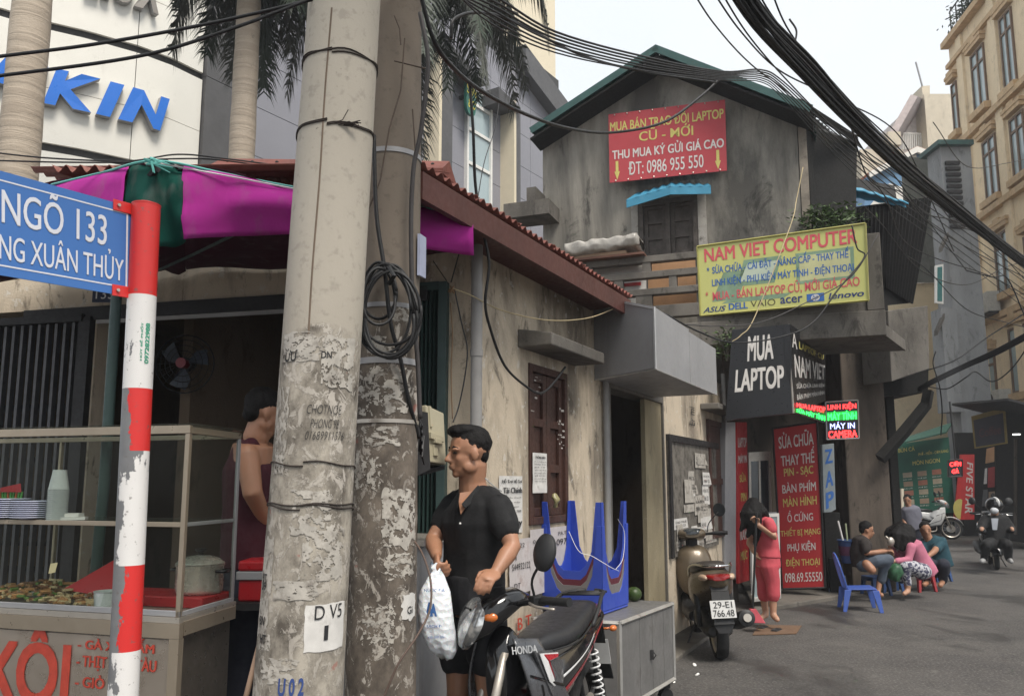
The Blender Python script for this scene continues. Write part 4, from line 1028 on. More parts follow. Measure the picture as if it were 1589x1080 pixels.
shrub('wall_plant', 'small green weeds growing beside the top of the black sign box', P(1128, 532, 9.6), (.2, .15, .22), 320, m_leaf, 5, .035)
# ac units
for (u, v, lab) in ((1532, 472, 'upper air conditioner outdoor unit on the yellow wall'), (1549, 622, 'lower air conditioner outdoor unit above the black cafe sign')):
    a, z = ys(u, v, .3); ao = thing('air_conditioner', lab, 'air conditioner', FY.p(a, .3, z))
    MB().fbox(FY, a - .5, a + .5, .12, .5, z - .33, z + .33).build('casing', MAT('ac_white', (.5, .49, .45), .5, dirt=.2), ao, bevel=.02)
    mb = MB(); mb.fbox(FY, a - .52, a + .52, .0, .5, z - .4, z - .34); mb.build('bracket', m_iron, ao)
    M = Matrix.Translation(FY.p(a, .5, z)); d_ = MB(); d_.rings([[FY.p(a - .12 + math.cos(t) * r, .503 + h, z + math.sin(t) * r) for t in [2 * math.pi * k / 20 for k in range(20)]] for r, h in ((.26, 0), (.24, .01), (.22, -.0))], cap=True); d_.build('fan_grille', m_iron, ao)
# grey narrow tower with a green corrugated side
gt = thing('grey_building', 'narrow grey rendered building between the dark extension and the yellow building', 'building', Vector((P(1470, 700, 24).x, 24, 0)))
m_greyr = plaster('grey_render', (.30, .31, .32), (.14, .14, .14), .55, .0, .2, .8, 4)
x0, x1 = P(1472, 400, 24).x, P(1505, 400, 24).x; zg = P(1480, 228, 24).z
mb = MB(); mb.box(x0, x1 + .3, 24, 24.8, 0, zg); mb.build('wall', m_greyr, gt)
mb = MB(); mb.box(P(1463, 520, 23.8).x, x0 - .002, 23.8, 24.4, P(1445, 640, 24).z, P(1450, 480, 24).z); mb.build('wall', m_greyr, gt)
for i in range(12):
    z0 = P(1470, 355 - i * 9, 23.97).z; MB().box(P(1470, 300, 23.97).x, P(1492, 300, 23.97).x, 23.9, 23.99, z0, z0 + .10).build('louvre', m_iron, gt)
MB().box(x0 - .15, x1 + .3, 23.8, 25, zg, zg + .15).build('roof', m_greenroof, gt)
wq = qpix([(1452, 470), (1464, 472), (1464, 410), (1452, 412)], 23.7, 23.7); wo = MB().slab(wq, .08).build('window', m_white, gt); MB().slab(sub(wq, .2, .8, .06, .94, .02), .01).build('pane', MAT('teal_glass', (.05, .18, .18), .2), wo)
for (u, v, uu, vv) in ((1455, 520, 1466, 494), (1462, 390, 1472, 368)):
    mb = MB(); mb.slab(qpix([(u, v), (uu, vv), (uu, vv - 8), (u, v - 8)], 23.7, 23.7), .2); mb.build('ledge', m_oldconc, gt)
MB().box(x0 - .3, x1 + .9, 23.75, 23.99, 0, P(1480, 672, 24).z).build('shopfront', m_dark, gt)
# cream block closing the lane, corrugated wall above it
cbk = thing('cream_block', 'low cream rendered block with a corrugated top closing the lane', 'building', Vector((P(1410, 700, 27).x, 27, 0)))
m_creamr = plaster('cream_render', (.62, .51, .34), (.5, .4, .27), .3, 0, .3, .6, 3)
MB().box(P(1350, 600, 27).x, P(1530, 600, 27).x, 27, 31, 0, P(1430, 440, 27).z).build('wall', m_creamr, cbk)
a, b = P(1410, 440, 26.9), P(1458, 440, 26.9); a.z += .02; b.z += .02
mb = MB(); corr(mb, a, b, b + Vector((0, 0, 4.5)), a + Vector((0, 0, 4.5)), 16, .04, 4); mb.build('wall_sheet', MAT('grey_corrugated', (.2, .2, .17), .6, dirt=.3, streak=1), cbk, thick=.01)
# blue gabled roof house
bh = thing('blue_house', 'small blue gabled attic house with orange tiled verges above the lane', 'house', Vector((P(1410, 300, 32).x, 32, 0)))
pb_ = [P(1340, 330, 32), P(1446, 330, 32), P(1446, 246, 32), P(1418, 236, 32), P(1345, 275, 32)]
mb = MB(); n = len(pb_); mb.add(pb_ + [x + Vector((0, 4, 0)) for x in pb_], [tuple(range(n)), tuple(range(2 * n - 1, n - 1, -1))] + [(i, n + i, n + (i + 1) % n, (i + 1) % n) for i in range(n)]); mb.build('wall', MAT('house_blue', (.12, .25, .42), .6), bh)
for a, b in ((pb_[4], pb_[3]), (pb_[3], pb_[2])):
    mb = MB(); a2, b2 = a + Vector((0, -.3, .12)), b + Vector((0, -.3, .12)); mb.slab([a2 - Vector((0, 0, .25)), b2 - Vector((0, 0, .25)), b2, a2], .1); mb.build('verge', m_white, bh)
    mb = MB(); mb.slab([a2 + Vector((0, 0, .01)), b2 + Vector((0, 0, .01)), b2 + Vector((0, 4, .1)), a2 + Vector((0, 4, .1))], .14); mb.build('tiles', MAT('orange_tile', (.42, .13, .06), .7), bh)
mb = MB(); mb.slab(qpix([(1414, 300), (1422, 300), (1422, 240), (1414, 242)], 31.9, 31.9), .1); mb.build('white_strip', m_white, bh)
mb = MB(); mb.slab(qpix([(1345, 325), (1435, 330), (1438, 300), (1380, 285)], 31.6, 31.6), .1); mb.build('white_eave', m_white, bh)
# white house with a slanted balcony roof
wh = thing('white_house', 'pale modern house with slanted balcony roof and antenna far above the lane', 'house', Vector((P(1440, 300, 40).x, 40, 0)))
MB().box(P(1438, 200, 40).x, P(1492, 200, 40).x, 40, 46, 0, P(1460, 146, 40).z).build('wall', m_beige, wh)
MB().box(P(1400, 200, 41).x, P(1438, 200, 41).x - .01, 41, 46, 0, P(1420, 178, 41).z).build('wall', MAT('pinkwhite', (.55, .5, .48), .7), wh)
a, b, c, d = P(1391, 210, 39), P(1423, 160, 39), P(1440, 150, 39.5), P(1432, 200, 40)
mb = MB(); mb.slab([P(1391, 209, 39), P(1405, 213, 42), P(1440, 158, 42), P(1424, 150, 39)], .35); mb.build('slanted_roof', MAT('dusty_pink', (.40, .34, .33), .7), wh)
for i in range(11):
    u = 1402 + i * 3.4; MB().tube([P(u, 232, 40.6), P(u, 208, 40.6)], .035, 4).build('baluster', m_white, wh)
MB().tube([P(1401, 208, 40.6), P(1438, 208, 40.6)], .05, 4).build('handrail', m_white, wh)
mb = MB(); mb.slab(qpix([(1432, 148), (1443, 148), (1443, 133), (1430, 134)], 41, 41), 1.2); mb.build('tank_room', m_beige, wh)
mb = MB(); mb.tube([P(1431, 134, 41), P(1421, 97, 41)], .05, 5); mb.build('antenna', m_galv, wh)
bb = thing('beige_block', 'plain beige block partly hidden behind the cables and the blue house', 'building', Vector((P(1360, 300, 38).x, 38, 0)))
MB().box(P(1335, 240, 38).x, P(1402, 240, 38).x, 38, 44, 0, P(1360, 232, 38).z).build('wall', m_beige, bb)
MB().box(P(1380, 240, 37.6).x, P(1400, 240, 37.6).x, 37.6, 38, P(1390, 230, 38).z, P(1390, 210, 38).z).build('parapet', m_beige, bb)

# ---------------- street-level shops on the far side
def farsign(name, label, px, YL, YR, mat, th=.06, cat='sign', frame=None): q = qpix(px, YL, YR); return sign_board(name, label, q, mat, th, cat, frame), q
m_gban = MAT('menu_green', (.012, .10, .065), .55, var=.15)
o, q = farsign('menu_banner', 'dark green menu banner with rows of dish pictures at the back of the lane', [(1398, 800), (1482, 795), (1472, 678), (1388, 690)], 23.2, 23.2, m_gban)
lines(o, q, [('BÚN CÁ', .06, .36, .88, .95, m_txtyel, .02), ('PHỞ - MIẾN - CƠM RANG', .42, .97, .80, .86, m_txtyel, .02), ('MÓN NGON', .3, .8, .68, .75, m_txtyel, .02)])
for r in range(4):
    for c in range(3):
        x = .1 + c * .27; y = .52 - r * .125
        MB().add(sub(q, x, x + .17, y, y + .07, .004), [(0, 1, 2, 3)]).build('dish_picture', [MAT('dish_a', (.35, .3, .22), .6), MAT('dish_b', (.28, .2, .14), .6), MAT('dish_c', (.3, .12, .08), .6)][(r + c) % 3], o, recalc=False)
        mb = MB(); text(mb, 'PHỞ BÒ' if c % 2 else 'BÚN CHẢ', q, x, x + .16, y - .035, y - .012, off=.004, bold=0); struct(mb.build('dish_name', m_txtwhite, o, recalc=False), 'stuff')
o, q = farsign('fivestar_banner', 'tilted red banner reading FIVE STAR with a food picture', [(1480, 806), (1512, 806), (1512, 705), (1490, 705)], 22.9, 22.8, MAT('bright_red', (.5, .03, .03), .5), frame=None)
# vertical writing reading downwards
qv = [q[3], q[0], q[1], q[2]]
mb = MB(); text(mb, 'FIVE STAR', qv, .12, .90, .52, .90, bold=.03, italic=.2); mb.build('lettering', m_txtwhite, o, recalc=False)
mb = MB(); c_, cx_ = sub(q, .28, .28, .16, .16, .006)[0], .35; mb.rings([[c_ + Vector((math.cos(t) * r, 0, math.sin(t) * r * 1.4)) for t in [2 * math.pi * k / 18 for k in range(18)]] for r in (.2, .001)], cap=False); mb.build('food_picture', m_txtyel, o, recalc=False)
o, q = farsign('cafe_sign', 'black cafe sign board with a mustard border on the yellow building', [(1512, 696), (1563, 688), (1559, 632), (1507, 646)], 19.5, 19.0, MAT('mustard', (.25, .18, .05), .6))
MB().slab(sub(q, .06, .94, .04, .86, .012), .01).build('panel', MAT('sign_charcoal', (.045, .042, .05), .5), o)
mb = MB(); text(mb, 'Coffee', q, .2, .85, .3, .55, off=.03, bold=0); mb.build('lettering', MAT('dim_maroon', (.12, .05, .05), .6), o, recalc=False)
o, q = farsign('led_sign', 'small red LED box sign above the far end of the lane', [(1472, 740), (1493, 739), (1493, 713), (1472, 714)], 18, 18, m_blk, frame=(.015, m_iron))
lines(o, q, [('CƠM', .1, .9, .62, .92, m_ledred, .06), ('GÀ', .25, .75, .2, .5, m_ledred, .06)])
MB().tube([q[3] + (q[2] - q[3]) * .5, q[3] + (q[2] - q[3]) * .4 + Vector((0, 0, 1.3))], .02, 5).build('hanger', m_iron, o)
q = qpix([(1500, 820), (1545, 822), (1545, 690), (1510, 700)], 24, 23.5)
o = thing('snack_stall', 'dark stall front covered with small menu posters beside the red banner', 'stall', q[0])
MB().slab(q, .4).build('front', m_dark, o)
for i, (a, b, c, d, m) in enumerate(((.35, .95, .80, .98, m_plyorange), (.40, .66, .55, .74, m_txtwhite), (.70, .97, .50, .74, MAT('poster_red', (.3, .04, .04), .6)), (.38, .7, .28, .48, MAT('poster_grey', (.12, .12, .12), .6)), (.74, .97, .25, .45, MAT('poster_tan', (.28, .2, .14), .6)), (.5, .7, .05, .22, m_txtwhite))):
    MB().slab(sub(q, a, b, c, d, .02), .01).build('poster', m, o)
q = qpix([(1546, 835), (1640, 850), (1640, 625), (1546, 632)], 19.8, 18)
o = thing('dark_shopfront', 'deep black shop opening with awning under the yellow building', 'shop', q[0])
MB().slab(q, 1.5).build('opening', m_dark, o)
MB().slab([sub(q, 0, 1, .93, 1, .0)[0], sub(q, 0, 1, .93, 1)[1], sub(q, 0, 1, .98, 1, 1.2)[1], sub(q, 0, 1, .98, 1, 1.2)[0]], .05).build('awning', m_iron, o)
MB().slab(sub(q, .3, .42, .78, .79, .02), .03).build('tube_light', EMI('tube_white', (1, 1, .95), 1.6), o)
MB().slab(sub(q, .34, .37, .05, .75, .05), .1).build('post', m_pillar, o)
# green shade cloth over the menu wall
mb = MB(); mb.slab([P(1385, 690, 22.3), P(1468, 670, 22.3), P(1478, 655, 23), P(1400, 680, 23)], .04); o = mb.build('awning', MAT('awning_green', (.02, .07, .05), .7), None, rel=P(1385, 690, 22.3)); tag(o, 'dark green shade cloth stretched above the menu banner', 'awning')
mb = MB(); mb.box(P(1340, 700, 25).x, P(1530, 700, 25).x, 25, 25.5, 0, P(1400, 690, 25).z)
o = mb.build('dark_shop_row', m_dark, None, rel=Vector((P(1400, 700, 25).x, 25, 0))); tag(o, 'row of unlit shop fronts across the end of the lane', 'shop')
# pink banner stand
o, q = farsign('pink_banner', 'pink roll up banner stand beside the dark pillar', [(1382, 808), (1396, 808), (1396, 765), (1380, 766)], 18, 18, MAT('banner_pink', (.42, .16, .17), .6))
MB().tube([q[1] + Vector((.05, 0, 0)), q[2] + Vector((.05, 0, .1))], .05, 6).build('pole', m_beige, o)
o, q = farsign('paper_poster', 'white and red paper poster hung above the pink banner stand', [(1378, 735), (1391, 735), (1390, 705), (1376, 705)], 18, 18, MAT('poster_pale', (.45, .42, .4), .6))
MB().add(sub(q, .1, .9, .1, .4, .004), [(0, 1, 2, 3)]).build('print', MAT('poster_red', (.3, .04, .04), .6), o, recalc=False)
# ================================================================= UTILITY POLES
def depth(p): return p.y * cp + (p.z - CAMH) * sp
def rpx(p, px): return px * depth(p) / F
def pole_mat(name, base, z0, z1, seed, dark):
    m, t, b = new_mat(name); n = NT(t); z = n.axis(2)
    v0 = n.map((1, 1, 1), (seed, 0, 0))
    c = n.mix(n.noise(2.2, 7, n.map((1, 1, .35), (seed, 0, 0))), sc3(base, .72), sc3(base, 1.18))
    c = n.mix(n.math('MULTIPLY', n.ramp(n.noise(26, 6, v0), .56, .66), .35), c, sc3(base, .5))
    c = n.mix(n.math('MULTIPLY', n.ramp(n.vor(38, v0), .0, .13, (1, 1, 1, 1), (0, 0, 0, 1)), n.math('MULTIPLY', n.ramp(n.noise(4, 3, v0), .5, .6), .5)), c, (.05, .04, .035, 1))
    # zone of torn paper: grime with pale paper rests and glue
    edge = n.math('ADD', z, n.math('MULTIPLY', n.noise(5, 5, v0), -.35))
    zone = n.ramp(n.rng(edge, z0 - .17, z1 - .17, 1, 0), .35, .65)
    pv = n.map((1, 1, .7), (seed + 3, 2, 1))
    grime = n.mix(n.ramp(n.noise(9, 9, pv, .7), .35, .62), (*dark, 1), sc3(base, .95))
    pap = n.ramp(n.noise(17, 9, pv, .74, .8), .535, .565)
    big = n.ramp(n.noise(3.0, 4, n.map((1, 1, .8), (seed + 8, 0, 0))), .36, .6)
    paper = n.mix(n.noise(40, 3, pv), (.36, .325, .28, 1), (.52, .48, .43, 1))
    grime = n.mix(n.math('MULTIPLY', pap, n.rng(big, 0, 1, .35, .95)), grime, paper)
    spots = n.ramp(n.noise(7, 5, n.map((1, 1, 1.2), (seed + 20, 4, 4))), .68, .71)
    grime = n.mix(n.math('MULTIPLY', spots, .55), grime, (.30, .08, .06, 1))
    c = n.mix(zone, c, grime)
    seam = n.ramp(n.math('ABSOLUTE', n.math('ADD', n.axis(0), n.math('MULTIPLY', n.noise(8, 3), .03))), .012, .02, (1, 1, 1, 1), (0, 0, 0, 1))
    t.links.new(c, b.inputs['Base Color']); b.inputs['Roughness'].default_value = .88; b.inputs['Specular IOR Level'].default_value = .25
    n.bump(b, n.math('ADD', n.math('MULTIPLY', pap, zone), n.math('MULTIPLY', n.noise(45, 6), .6)), .5, .004)
    return m
poles = []
def utility_pole(label, pts, mat):
    """pts: (u, v, Y, width px)"""
    C = [P(u, v, Y) for u, v, Y, w_ in pts]; Rr = [rpx(c, p[3] / 2) for c, p in zip(C, pts)]
    a, b = C[0], C[-1]; d = (b - a) / (b.z - a.z)
    bot = a - d * a.z; k = (Rr[0] - Rr[-1]) / (b.z - a.z); top = b + d * 3.5
    fr = [bot, *C, top]; rr = [Rr[0] + k * a.z, *Rr, Rr[-1] - k * 3.5]
    # straight axis with measured radii
    axis = lambda z: bot + d * z
    def rad(z):
        for i in range(len(fr) - 1):
            if fr[i].z <= z <= fr[i + 1].z: return rr[i] + (rr[i + 1] - rr[i]) * (z - fr[i].z) / (fr[i + 1].z - fr[i].z)
        return rr[-1] if z > 0 else rr[0]
    o = thing('utility_pole', label, 'pole', bot, 'concrete utility poles')
    mb = MB(); rs = []; N = 60; hz = top.z
    for i in range(N + 1):
        z = hz * i / N; c = axis(z); r = rad(z)
        rs.append([c + Vector((math.cos(t), math.sin(t), 0)) * r * (1 + .006 * mnoise.noise(Vector((math.cos(t) * 2, math.sin(t) * 2, z * 3)))) for t in [2 * math.pi * k_ / 40 for k_ in range(40)]])
    mb.rings(rs); mb.build('shaft', mat, o, smooth=60)
    def surf(u, v, off=.002):
        """point on the pole surface seen at pixel u,v"""
        r = ray(u, v); c0 = Vector((0, 0, CAMH)); t = axis(1.5).y - .2
        for _ in range(40):
            q = c0 + r * t; c = axis(q.z); dd = math.hypot(q.x - c.x, q.y - c.y) - rad(q.z) - off
            if dd < 1e-4: break
            t += dd * .8
        return q
    def atz(z, ang, off=.002):
        c = axis(z); r = rad(z) + off; return c + Vector((math.sin(ang) * r, -math.cos(ang) * r, 0))
    return dict(o=o, axis=axis, rad=rad, at=atz)
m_p1 = pole_mat('pale_pole_concrete', (.42, .38, .32), 1.98, 2.10, 1.0, (.095, .082, .068))
m_p2 = pole_mat('brown_pole_concrete', (.18, .15, .122), 2.05, 2.35, 9.0, (.06, .05, .042))
p1 = utility_pole('pale concrete utility pole in front, plastered with torn paper rests below', [(462.5, 1080, 3.0, 137), (493, 640, 3.0, 122), (515.5, 330, 3.0, 117), (535, 0, 3.0, 109)], m_p1)
p2 = utility_pole('darker brown concrete utility pole behind the pale one, carrying the cable coil', [(590, 1080, 3.5, 110), (599, 640, 3.5, 98), (608, 300, 3.5, 92), (613, 0, 3.5, 82)], m_p2)
def band(p, z, h, mat, off=.004, name='band', tilt=0.0):
    mb = MB(); rs = []
    for dz_, o_ in ((0, 0), (0, off), (h, off), (h, 0)):
        rs.append([p['at'](z + dz_ + tilt * math.sin(a), a, o_) for a in [2 * math.pi * k / 36 for k in range(36)]])
    mb.rings(rs, cap=False); return mb.build(name, mat, p['o'], smooth=30)
def wire(p, z, mat, r=.003, wob=.01, n=2, seed=0):
    rr = random.Random(seed)
    for k in range(n):
        ph = rr.random() * 6; pts = [p['at'](z + k * .006 + wob * math.sin(a * 1.3 + ph) + .004 * math.sin(a * 5), a, r) for a in [2 * math.pi * i / 40 for i in range(41)]]
        mb = MB(); mb.tube(pts, r, 5); mb.build('wire', mat, p['o'])
m_rustwire = MAT('rusty_wire', (.04, .03, .025), .8)
for v, n_, s_ in ((78, 2, 1), (190, 2, 2), (722, 1, 3), (790, 2, 4)): wire(p1, P(500, v, 2.85).z, m_rustwire, n=n_, seed=s_, wob=.012)
mb = MB(); kn = p1['at'](P(500, 190, 2.85).z, .55, .006); rr_ = random.Random(3)
mb.tube([kn + Vector((rr_.uniform(-.04, .05), -rr_.uniform(0, .012), rr_.uniform(-.012, .012))) for _ in range(22)], .0022, 4); mb.tube([kn + Vector((-.12, -.01, -.02)), kn + Vector((-.02, -.02, .01)), kn + Vector((.0, -.02, .05))], .002, 4); mb.build('wire_knot', m_rustwire, p1['o'])
for v, hh in ((232, .022), (474, .02), (562, .026), (655, .016)): band(p2, P(600, v, 3.35).z, hh, m_galv if v != 655 else m_steel)
mb = MB(); mb.tube([P(518, 10, 2.83), P(511, 120, 2.83), P(504, 230, 2.83), P(497, 330, 2.83), P(490, 470, 2.83)], .0035, 4); 
mb = MB(); mb.tube([p1['at'](z, -.10 - .012 * math.sin(z * 9), .0005) for z in [2.0 + .1 * i for i in range(14)]], .0035, 5, flat=.5); mb.build('mould_seam', MAT('seam', (.15, .11, .08), .9), p1['o'])
# curved paper, stencils, handwriting
def on_pole(p, name, mat, txt, z0, z1, a0, a1, off=.0035, bold=0.0, italic=0.0):
    co, fs = glyphs(txt, bold, italic); mb = MB(); mb.add([p['at'](z0 + (z1 - z0) * y, a0 + (a1 - a0) * x, off) for x, y in co], fs); return mb.build(name, mat, p['o'], recalc=False)
def paper(p, mat, z0, z1, a0, a1, seed, holes=.2, off=.0022, name='paper_scrap', jag=.12):
    rr = random.Random(seed); nu, nv = 44, 50; mb = MB(); idx = {}
    vs = []; fs = []
    for j in range(nv + 1):
        for i in range(nu + 1):
            x, y = i / nu, j / nv
            k = mnoise.noise(Vector((x * 4, y * 4, seed * 3.1))) * jag
            k2 = mnoise.noise(Vector((x * 4, y * 4, seed * 3.1 + 9))) * jag
            e = 1 if (i in (0, nu) or j in (0, nv)) else .3
            vs.append(p['at'](z0 + (z1 - z0) * (y + k * e), a0 + (a1 - a0) * (x + k2 * e), off))
    for j in range(nv):
        for i in range(nu):
            h = mnoise.noise(Vector((i * .135, j * .12, seed * 7.7))) + .5 * mnoise.noise(Vector((i * .33, j * .33, seed))) + .3 * mnoise.noise(Vector((i * .8, j * .8, seed)))
            if h > .55 - holes * 1.6: continue
            k = j * (nu + 1) + i; fs.append((k, k + 1, k + nu + 2, k + nu + 1))
    mb.add(vs, fs); return mb.build(name, mat, p['o'], recalc=False)
m_pap = MAT('old_paper', (.43, .40, .355), .85, var=.25, scale=18, dirt=.45, dcol=(.12, .1, .085)); m_pap2 = MAT('clean_paper', (.62, .60, .57), .8, var=.12, scale=14, dirt=.25, dcol=(.25, .22, .2))
m_ink = MAT('black_ink', (.02, .02, .022), .7, bump=0); m_inkblue = MAT('blue_ink', (.03, .06, .2), .7, bump=0)
zP = lambda v: P(480, v, 2.86).z
paper(p1, m_pap2, zP(1012), zP(938), .28, 1.35, 1, -.3, name='white_stencil_patch', jag=.05)
on_pole(p1, 'stencil', m_ink, 'D V5', zP(962), zP(940), .48, 1.2, .005, .0); on_pole(p1, 'stencil', m_ink, '1', zP(995), zP(972), .72, .82, .005, .02)
on_pole(p1, 'handwriting', m_ink, 'CHOTNOE', zP(642), zP(628), .0, .85, .003, -.012, .2); on_pole(p1, 'handwriting', m_ink, 'PHONG 98', zP(664), zP(650), .1, .8, .003, -.012, .3)
on_pole(p1, 'handwriting', m_ink, '01689911576', zP(682), zP(669), .0, .95, .003, -.012, .25)
on_pole(p1, 'painted_number', m_inkblue, 'U 0 2', zP(1078), zP(1050), -.2, .35, .003, .03)
on_pole(p1, 'stencil', m_ink, 'ỨƯ', zP(560), zP(540), -.75, -.35, .003, .02); on_pole(p1, 'stencil', m_ink, 'DN', zP(556), zP(545), .25, .5, .003, .02)
rr_ = random.Random(11)
for i, (v0, v1, a0, a1, h) in enumerate(((560, 515, -.9, .2, .2), (600, 520, .25, 1.2, .25), (920, 835, -1.1, -.6, .1), (990, 930, -1.1, -.65, .15), (1010, 985, -.9, -.5, .2), (900, 820, .1, 1.2, .32), (830, 760, -.2, .9, .35), (735, 700, -.9, -.5, .25),
                                        (930, 900, -.5, .5, .15), (1060, 1020, -.7, .2, .3), (700, 600, -1.0, -.5, .35))):
    paper(p1, m_pap, zP(v0), zP(v1), a0, a1, 20 + i, h)
for v0, a0, t in ((905, -1.0, 'ĐT'), (918, -1.0, '09'), (972, -.95, 'BN'), (1000, -.85, 'HT')): on_pole(p1, 'stencil', m_ink, t, zP(v0), zP(v0 - 14), a0, a0 + .22, .004, .02)
zQ = lambda v: P(600, v, 3.34).z
for i, (v0, v1, a0, a1, h) in enumerate(((850, 760, .1, 1.3, .28), (900, 860, .2, 1.2, .35), (690, 660, -.6, .6, .36), (760, 700, -.9, .0, .38), (1000, 940, -.4, .5, .36), (495, 470, .3, .9, .3), (555, 530, -.2, .5, .3), (640, 570, -.8, .9, .40), (545, 520, -.5, .1, .2))):
    paper(p2, m_pap, zQ(v0), zQ(v1), a0, a1, 50 + i, h)
paper(p2, m_pap2, zQ(965), zQ(925), .75, 1.35, 77, -.2, name='torn_label', jag=.2); on_pole(p2, 'print', m_ink, 'Gi', zQ(957), zQ(945), .92, 1.15, .005, .01)
# small plate hung on the brown pole
mb = MB(); a = p2['at'](zQ(418), 1.35, .012); b = p2['at'](zQ(352), 1.35, .012); mb.hexa([a + Vector(x) for x in ((-.012, -.03, 0), (.012, .03, 0), (.02, .03, 0), (.0, -.03, 0))] + [b + Vector(x) for x in ((-.012, -.03, 0), (.012, .03, 0), (.02, .03, 0), (.0, -.03, 0))])
tag(mb.build('pole_plate', MAT('plate_paleblue', (.35, .38, .5), .5), None, rel=a), 'thin pale blue plate fixed on the right edge of the brown pole', 'plate')
# bare twigs climbing the brown pole
mb = MB()
for s_ in ([(628, 60, 3.33), (622, 140, 3.32), (604, 200, 3.32), (590, 280, 3.33), (570, 330, 3.34)], [(612, 25, 3.33), (620, 45, 3.33), (622, 70, 3.33)], [(612, 95, 3.33), (640, 102, 3.33), (664, 108, 3.3)], [(640, 170, 3.35), (645, 240, 3.35), (640, 330, 3.35)]):
    mb.tube([P(*q) for q in s_], .0035, 5)
struct(mb.build('dry_vines', MAT('vine_brown', (.09, .065, .05), .8), p2['o']), 'stuff')

# ================================================================= CABLES
def crom(pts, n=10):
    pts = [Vector(p) for p in pts]; out = []
    Q = [pts[0] * 2 - pts[1]] + pts + [pts[-1] * 2 - pts[-2]]
    for i in range(1, len(Q) - 2):
        a, b, c, d = Q[i - 1:i + 3]
        for k in range(n):
            t = k / n; out.append(.5 * ((2 * b) + (c - a) * t + (2 * a - 5 * b + 4 * c - d) * t * t + (3 * b - a - 3 * c + d) * t ** 3))
    out.append(pts[-1]); return out
def cable(label, pts, r, group='overhead cables', mat=None, name='cable', cat='cable', n=10, par=None):
    pp = crom([P(*q) for q in pts], n)
    if pts[0][1] < -5 or pts[0][0] < -30: d_ = (pp[0] - pp[3]).normalized(); pp = [pp[0] + d_ * 5 + Vector((0, 0, .5)), pp[0] + d_ * 2.5 + Vector((0, 0, .12))] + pp      # the run goes on outside the picture
    if pts[-1][0] > 1595: d_ = (pp[-1] - pp[-4]).normalized(); pp = pp + [pp[-1] + d_ * 4 + Vector((0, 0, .3)), pp[-1] + d_ * 9 + Vector((0, 0, 1.6))]
    mb = MB(); mb.tube(pp, r, 6)
    if par is not None: return mb.build(name, mat or m_blackrub, par, smooth=True)
    o = mb.build(name, mat or m_blackrub, None, smooth=True, rel=pp[0].copy()); return tag(o, label, cat, group)
cable('upper of the two cables crossing the blue letters to the pale pole', [(-60, 98, 2.75), (0, 88, 2.78), (147, 69, 2.8), (320, 38, 2.85), (484, 0, 2.9), (560, -22, 2.95)], .0065)
cable('lower of the two cables crossing the blue letters to the pale pole', [(-60, 125, 2.75), (0, 118, 2.78), (214, 88, 2.8), (354, 47, 2.85), (486, -2, 2.9), (560, -26, 2.95)], .0065)
cable('upper thin cable running along the ridge of the red roof', [(-20, 236, 3.6), (80, 246, 3.65), (200, 250, 3.7), (275, 240, 3.8), (345, 246, 4.0), (470, 262, 4.2)], .004)
cable('lower thin cable running along the ridge of the red roof', [(-20, 249, 3.6), (90, 252, 3.65), (200, 252, 3.7), (260, 247, 3.8), (345, 249, 4.0), (470, 268, 4.2)], .004)
# bundle from the poles to the right, towards the crossing
bd = thing('cable_bundle', 'loose bundle of cables running from the brown pole across the green gable roof', 'cable bundle', P(660, 0, 3.4), 'cable bundles')
rr_ = random.Random(5)
for k in range(7):
    o1 = (k - 3) * 4.5; j = lambda s: rr_.uniform(-s, s)
    cable('', [(640 + k * 9, -30 + o1 * .3, 3.4), (760, 14 + o1 * 1.6, 3.8), (862, 66 + o1 * 1.2, 4.4), (1000, 100 + o1 * .9 + j(2), 5.2), (1120, 118 + o1 * .5, 6), (1180, 118 + o1 * .7, 6.6), (1215, 140 + o1, 7.0), (1290, 215 + o1 * 1.5, 7.8), (1380, 290 + o1 * 2.2, 8.8), (1470, 352 + o1 * 2.5, 10), (1600, 445 + o1 * 3, 12)], .0068 - .0004 * k, par=bd, n=6)
# thick bundle
bd = thing('cable_bundle', 'very thick black bundle of cables slanting across the sky to the yellow building', 'cable bundle', P(1180, 30, 4.2), 'cable bundles')
for k in range(26):
    a = 2 * math.pi * k / 26; rad_ = 17 * math.sqrt(rr_.random()); ox, oy = rad_ * math.cos(a), rad_ * math.sin(a)
    tw = lambda f: (ox * f + rr_.uniform(-2, 2), oy * f + rr_.uniform(-2, 2))
    P_ = []
    for (u, v, Y, f) in ((1118, -60, 3.8, 1), (1180, 30, 4.2, 1), (1250, 105, 4.8, 1), (1320, 180, 5.5, .85), (1402, 258, 6.5, .7), (1476, 318, 7.6, .55), (1569, 392, 9, .45), (1680, 470, 11, .4)):
        d_ = tw(f); P_.append((u + d_[0], v + d_[1], Y + rr_.uniform(-.03, .03)))
    cable('', P_, rr_.uniform(.006, .010), par=bd, n=5)
